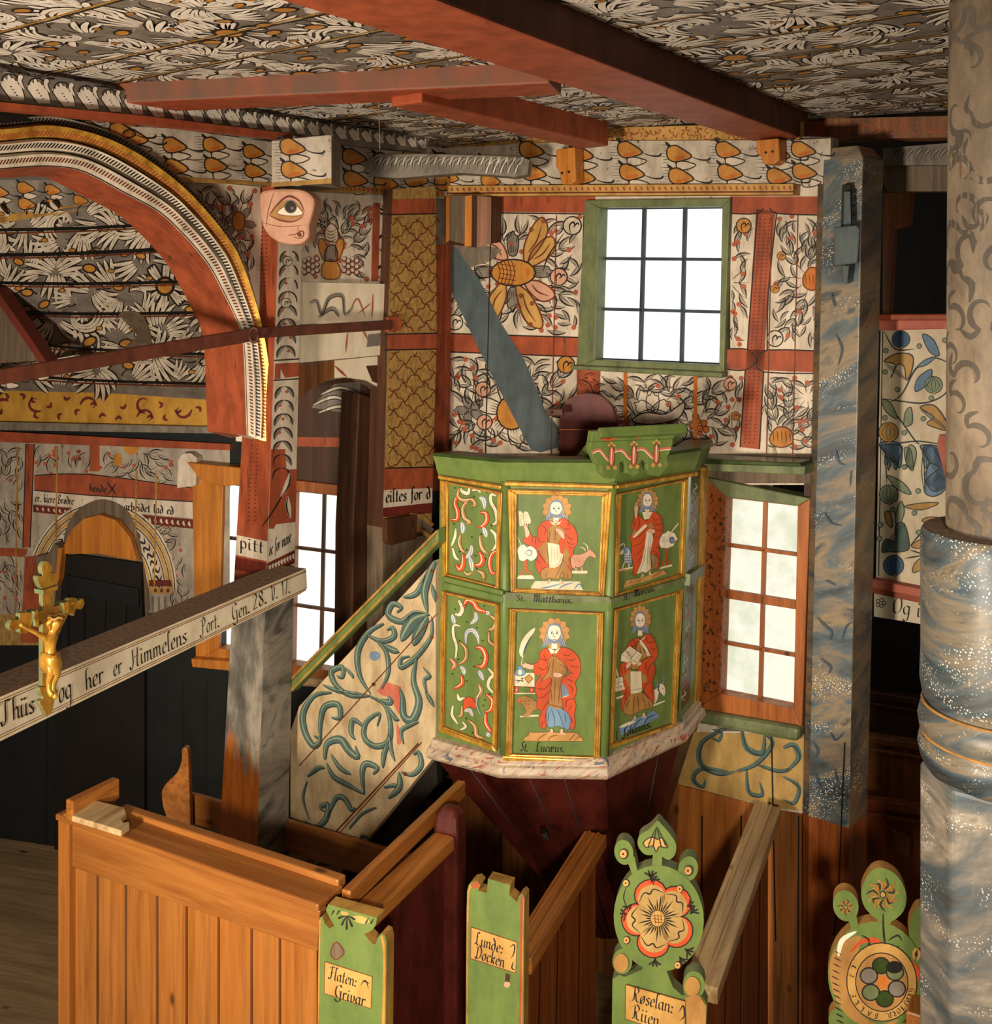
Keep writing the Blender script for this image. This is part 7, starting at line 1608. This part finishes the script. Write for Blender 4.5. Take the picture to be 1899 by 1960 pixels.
mb = MB(); a = mring(1585); mb.loft([[down(p, -.0) for p in a], a], 'pine_red', False, mats=['pine_red']*5); br = Brush(mb, Fm, .004); br.stroke([(1618, 1420), (1612, 1560), (1606, 1700), (1596, 1790)], 3, 'black_and_shade', 1, 'k')
o = build('bare_foot', mb, mp, .006); tag(o, 'bare red-brown foot of the post below the paint line')
q = vplane(1620, 4.21, .95, -.3); mb = MB(); mb.slab(q, [(1612, 352), (1630, 350), (1632, 440), (1610, 440)], .06, 'black_and_shade', -.03); mb.slab(q, [(1616, 366), (1628, 366), (1630, 440), (1614, 440)], .05, 'blue_plank', 0); build('tenon', mb, mp, .003); mb = MB(); mb.slab(q, [(1612, 508), (1626, 508), (1622, 545), (1614, 540)], .05, 'blue_plank', 0); build('tenon_tip', mb, mp, .003)
mb = MB(); mb.slab(q, [(1598, 436), (1640, 432), (1646, 440), (1642, 504), (1600, 510), (1596, 500)], .1, 'blue_plank', .05, 'marble_brown'); o = build('wedge', mb, mp, .006); tag(o, 'blue wooden wedge')

# shelf under the upper window
mb = MB(); mb.slab(PN, [(1352, 876), (1562, 880), (1568, 886), (1566, 900), (1352, 892)], .17, 'green_gray', .15); mb.slab(PN, [(1352, 868), (1560, 876), (1566, 884), (1352, 878)], .19, 'green_dark', .17)
t = build('wall_shelf', mb, None, .004); tag(t, 'long green shelf between the pulpit rim and the blue post, above the lower window', 'shelf')

# ---------------------------------------------------------------- gallery on the right
gp = t = thing('gallery_parapet', 'gallery parapet with a cream flower panel, red ledges and a lettered board, right edge', 'gallery', PR(1750, 1180))
mb = MB(); mb.slab(PR, [(1686, 630), (1860, 624), (1860, 1140), (1677, 1104)], .05, 'cream'); br = Brush(mb, PR); br.line(1690, 634, 1682, 1102, 2, 'teal_dark', 1)
Q = lambda x, y: (1080 + x*.4313, 340 + y*.4313); R_ = lambda x, y: (1300 + x*.3317, 850 + y*.3317)
for tfm, pts, w_ in ((Q, [(1420, 680), (1470, 760), (1560, 760)], 3), (Q, [(1720, 830), (1640, 800), (1560, 850), (1500, 960), (1440, 1000)], 3.5), (Q, [(1700, 900), (1690, 960), (1600, 1000), (1480, 990), (1410, 980)], 3), (Q, [(1410, 990), (1480, 1060), (1560, 1170), (1580, 1180)], 3), (Q, [(1700, 1190), (1580, 1170), (1480, 1180), (1420, 1200)], 3),
                     (R_, [(1540, 420), (1440, 470), (1330, 590)], 4), (R_, [(1420, 640), (1330, 610)], 3), (R_, [(1190, 60), (1200, 240)], 2.5), (R_, [(1240, 380), (1255, 440)], 2), (R_, [(1360, 510), (1430, 520)], 2), (R_, [(1300, 660), (1420, 640)], 3), (R_, [(1150, 470), (1160, 540)], 2)):
    br.stroke([tfm(*p) for p in pts], w_, 'teal_dark', 2)
for tfm, pts, c in ((Q, [(1590, 695), (1640, 720), (1665, 790), (1620, 770)], 'blue'), (Q, [(1570, 840), (1600, 810), (1650, 795), (1610, 830)], 'blue'), (Q, [(1560, 950), (1570, 890), (1630, 850), (1620, 910)], 'blue'), (Q, [(1410, 985), (1450, 1000), (1480, 1070), (1430, 1040)], 'sage'), (Q, [(1510, 1100), (1515, 1040), (1540, 1020), (1545, 1090)], 'sage'), (Q, [(1510, 1200), (1540, 1210), (1550, 1300), (1520, 1270)], 'sage'),
                     (R_, [(1330, 5), (1370, 40), (1350, 140), (1310, 100)], 'sage'), (R_, [(1200, 180), (1290, 220), (1340, 290), (1260, 260)], 'sage'), (R_, [(1280, 330), (1300, 390), (1270, 470), (1245, 430)], 'sage'), (R_, [(1300, 360), (1400, 340), (1500, 340), (1400, 380)], 'plate'), (R_, [(1190, 390), (1220, 400), (1230, 480), (1195, 450)], 'plate'), (R_, [(1350, 740), (1360, 690), (1410, 650), (1400, 720)], 'plate'), (R_, [(1340, 590), (1380, 555), (1430, 550), (1400, 600)], 'plate'), (R_, [(1400, 440), (1450, 420), (1510, 430), (1460, 460)], 'plate')):
    br.blob([tfm(*p) for p in pts], 1.8, c, 'teal_dark', 3)
for tfm, pts, c in ((Q, [(1420, 815), (1480, 780), (1545, 790), (1545, 850), (1520, 900), (1510, 840), (1480, 830), (1450, 890), (1470, 830)], 'plate'), (Q, [(1580, 1020), (1640, 1010), (1690, 1070), (1700, 1120), (1650, 1110), (1610, 1090), (1640, 1060)], 'plate'), (Q, [(1400, 1180), (1480, 1175), (1500, 1220), (1490, 1290), (1460, 1250), (1440, 1300), (1430, 1230)], 'blue'), (Q, [(1580, 1190), (1650, 1200), (1710, 1270), (1700, 1360), (1640, 1391), (1600, 1330), (1620, 1260)], 'blue'),
                    (R_, [(1410, 20), (1480, 10), (1545, 70), (1545, 240), (1480, 300), (1420, 280), (1430, 200), (1500, 140), (1450, 110), (1420, 140)], 'blue'), (R_, [(1160, 10), (1240, 0), (1290, 20), (1270, 90), (1250, 150), (1230, 80), (1190, 120), (1190, 50)], 'blue'), (R_, [(1170, 620), (1190, 550), (1250, 560), (1250, 470), (1300, 460), (1330, 590), (1290, 620), (1210, 620)], 'teal')):
    br.blob([tfm(*p) for p in pts], 2.2, c, 'teal_dark', 5); x, y = tfm(*pts[0]); x2, y2 = tfm(*pts[len(pts)//2])
    for k in (-5, 0, 5): br.stroke([(x + k*.5+3, y+4), ((x+x2)/2 + k, (y+y2)/2), (x2 + k*.3, y2)], 1.3, 'teal_dark', 7)
for tfm, x, y, rx_, ry_, c in ((Q, 1495, 718, 38, 36, 'blue_deep'), (Q, 1640, 920, 38, 36, 'sage'), (Q, 1440, 1130, 42, 42, 'plate'), (R_, 1210, 290, 52, 52, 'sage'), (R_, 1238, 700, 56, 56, 'blue_deep')):
    X, Y = tfm(x, y); k = .4313 if tfm is Q else .3317
    br.ell(X, Y, rx_*k*1.1, ry_*k*1.1, 'teal_dark', 3); br.ell(X, Y, rx_*k, ry_*k, c, 4)
    for s in (-.6, -.2, .2, .6): br.stroke([(X, Y - ry_*k*.95), (X + s*rx_*k*1.2, Y), (X, Y + ry_*k*.95)], 1.2, 'teal_dark', 5)
    br.ell(X + rx_*k*.1, Y + ry_*k*1.05, 3, 3, 'plate', 6)
for tfm, x, y in ((Q, 1428, 768), (Q, 1576, 748), (Q, 1690, 722), (Q, 1425, 862), (Q, 1480, 940), (Q, 1630, 978), (Q, 1510, 1132), (Q, 1595, 1070), (Q, 1424, 1066), (Q, 1512, 1283), (R_, 1302, 132), (R_, 1380, 270), (R_, 1232, 378), (R_, 1358, 398), (R_, 1384, 508), (R_, 1163, 466), (R_, 1156, 545)):
    X, Y = tfm(x, y); br.ell(X, Y, 5.4, 5.4, 'teal_dark', 4); br.ell(X, Y, 4.2, 4.2, 'sage', 5)
o = build('flower_panel', mb, t); tag(o, 'cream panel painted with blue and ochre flowers')
mb = MB(); mb.slab(PR, [(1800, 832), (1860, 832), (1860, 915), (1812, 912), (1796, 850)], .02, 'coral', .02); build('red_patch', mb, t)
mb = MB(); mb.slab(PR, [(1648, 601), (1860, 600), (1860, 612), (1652, 612)], .16, 'red_beam', .14); mb.slab(PR, [(1668, 612), (1860, 611), (1860, 628), (1688, 632)], .1, 'coral', .07); build('upper_ledge', mb, t, .006)
mb = MB(); mb.slab(PR, [(1676, 1104), (1860, 1140), (1860, 1158), (1674, 1120)], .09, 'coral', .05); mb.slab(PR, [(1674, 1118), (1860, 1156), (1860, 1170), (1673, 1132)], .08, 'red', .035); build('lower_ledge', mb, t, .005)
mb = MB(); q = shift(PR, .02); mb.slab(q, [(1673, 1131), (1860, 1168), (1860, 1210), (1673, 1180)], .05, 'cream_paint'); br = Brush(mb, q)
text(br, 'Og ie', (1708, 1172), (1776, 1184), (2, -17), 'black', 2, .08)
for k in range(5): br.ell(1686 + 6*cos(k*1.257), 1154 + 6*sin(k*1.257), 4, 4, 'black', 2, 0, 10); br.ell(1686 + 6*cos(k*1.257), 1154 + 6*sin(k*1.257), 2.6, 2.6, 'cream', 3, 0, 10)
o = build('text_board', mb, t, .003)
mb = MB(); q = shift(PR, -.02); mb.slab(q, [(1690, 316), (1860, 316), (1860, 366), (1700, 366), (1690, 350)], .06, 'wood_gray'); mb.slab(shift(PR, .02), [(1690, 284), (1860, 270), (1860, 316), (1690, 316)], .06, 'gray_carving')
br = Brush(mb, shift(PR, .02))
for x in range(1705, 1840, 16): br.outlined([(x+12, 284), (x, 298), (x+4, 312)], 6, 2, 'gray_leaf', 'black', 1, 'c')
struct('trim_gallery_lintel', mb)
mb = MB(); q = shift(PR, .1); mb.slab(q, [(1528, 228), (1860, 221), (1860, 262), (1528, 268)], .12, 'pine_old'); br = Brush(mb, q); scrollwork(br, [(1532, 234), (1820, 228), (1820, 256), (1532, 262)], 43, 13, 'red', 1, .2); br.poly([(1528, 232), (1580, 231), (1580, 262), (1528, 264)], 'red', 4)
struct('trim_gallery_beam', mb)
mb = MB(); q = vplane(1740, 5.7, .8, -.6); mb.slab(q, [(1480, 100), (2100, 100), (2100, 1860), (1480, 1900)], .05, 'gallery_shade'); struct('wall_gallery', mb)
mb = MB(); q = shift(PR, -.25); mb.slab(q, [(1690, 370), (1745, 368), (1742, 432), (1712, 440), (1700, 640), (1690, 640)], .05, 'pine_old'); build('inner_upright', mb, gp)
for d0, yt, lb, mat in ((5.35, 1338, 'dark pew back farthest inside the lower gallery opening', 'wood_dark_x'), (5.0, 1424, 'brown panelled pew back in the middle of the lower gallery opening', 'pine_old'), (4.68, 1546, 'light brown pew back with a worn top nearest below the gallery opening', 'pine_red')):
    q = vplane(1720, d0, .8, -.6); t = thing('gallery_bench', lb, 'bench', down(q(1720, yt)), 'pew backs under the gallery')
    a, b = q(1610, yt - 17), q(1900, yt + 28); mb = MB(); mb.prism([a, b, down(b), down(a)], -q.n*.03, mat); build('panel', mb, t)
    mb = MB(); mb.bar(a + Z*.01, b + Z*.01, .06, .035, mat); mb.bar(a - Z*.04 + q.n*.012, b - Z*.04 + q.n*.012, .02, .02, mat); build('top_rail', mb, t, .006)
    if d0 < 4.8:
        mb = MB(); mb.slab(q, [(1714, 1580), (1748, 1596), (1746, 1634), (1720, 1626)], .04, 'pine_old', .05); build('block', mb, t, .004)

# ---------------------------------------------------------------- painted column in the right foreground
cd, ca = 2.8, 1927.0; c0 = P(ca, CY, cd); zz = lambda y: HC - (y - CY)/F*cd; rr = lambda px: (ca - px)/F*cd
col = thing('nave_column', 'thick foreground column, gray scrollwork above and dark blue marbling with rings below', 'column', Vector((c0.x, c0.y, 0)))
mb = MB(); ctr = Vector((c0.x, c0.y, 0))
mb.lathe(ctr, [(rr(1778), zz(1016)), (rr(1774), zz(1022)), (rr(1772), zz(1040)), (rr(1773), zz(1250)), (rr(1771), zz(1310)), (rr(1776), zz(1340)), (rr(1783), zz(1350)), (rr(1772), zz(1362)), (rr(1767), zz(1382)), (rr(1770), zz(1402)), (rr(1777), zz(1410)), (rr(1770), zz(1420)), (rr(1767), zz(1436)), (rr(1772), zz(1460)), (rr(1784), zz(1482))][::-1], 'marble_dark', 48)
for y in (1352, 1412): mb.tube([ctr + Vector(((rr(1776))*cos(a), rr(1776)*sin(a), zz(y))) for a in [2*pi*i/48 for i in range(49)]], .004, 'tan', 6)
build('ringed_drum', mb, col)
mb = MB(); mb.face([ctr + Vector((rr(1778)*cos(a), rr(1778)*sin(a), zz(1015))) for a in [2*pi*i/40 for i in range(40)]], 'dust'); build('drum_top', mb, col)
mb = MB(); r = rr(1771); og = lambda z, r=r: [ctr + Vector((r*cos(a), r*sin(a), z)) for a in [pi/8 + .1 + i*pi/4 for i in range(8)]]
mb.loft([og(0), og(zz(1478)), og(zz(1470), r*.8)], 'marble_gray', True); o = build('lower_shaft', mb, col, .01); tag(o, 'pale eight-sided lower shaft')
mb = MB(); r = rr(1818); zt = HC + CEIL_H + .02
mb.lathe(ctr, [(r, zz(1018)), (r*.985, zz(700)), (r*.97, zz(350)), (r*.94, zt)], 'column_wood', 40)
cfn = lambda u, y, off: ctr + Vector(((r*(1 - (1018-min(y, 1018))*6e-5) + off)*cos(pi + u/105.), -(0) + (r*(1 - (1018-min(y, 1018))*6e-5) + off)*sin(pi + u/105.), zz(y)))
br = Brush(mb, cfn, .0012); g = random.Random(12)
for i, (u, y) in enumerate(poisson(-10, 20, 330, 1005, 58, 33)):
    fl = g.choice((-1, 1)); a = g.uniform(0, 6.3); s = g.uniform(30, 44); br.lift = (i % 7)*4e-5
    br.stroke([(u + s*(1 - .7*k/8)*cos(a + fl*3.9*k/8), y + s*(1 - .7*k/8)*sin(a + fl*3.9*k/8)) for k in range(9)], s*.42, 'gray_scroll', 0, 'c', 3)
    br.stroke([(u + s*.9*cos(a), y + s*.9*sin(a)), (u + s*1.5*cos(a+.3), y + s*1.5*sin(a+.3)), (u + s*1.7*cos(a+.8), y + s*1.7*sin(a+.8))], s*.34, 'gray_scroll', 0, 't', 3)
o = build('upper_shaft', mb, col); tag(o, 'slimmer upper shaft painted with gray scrolls')
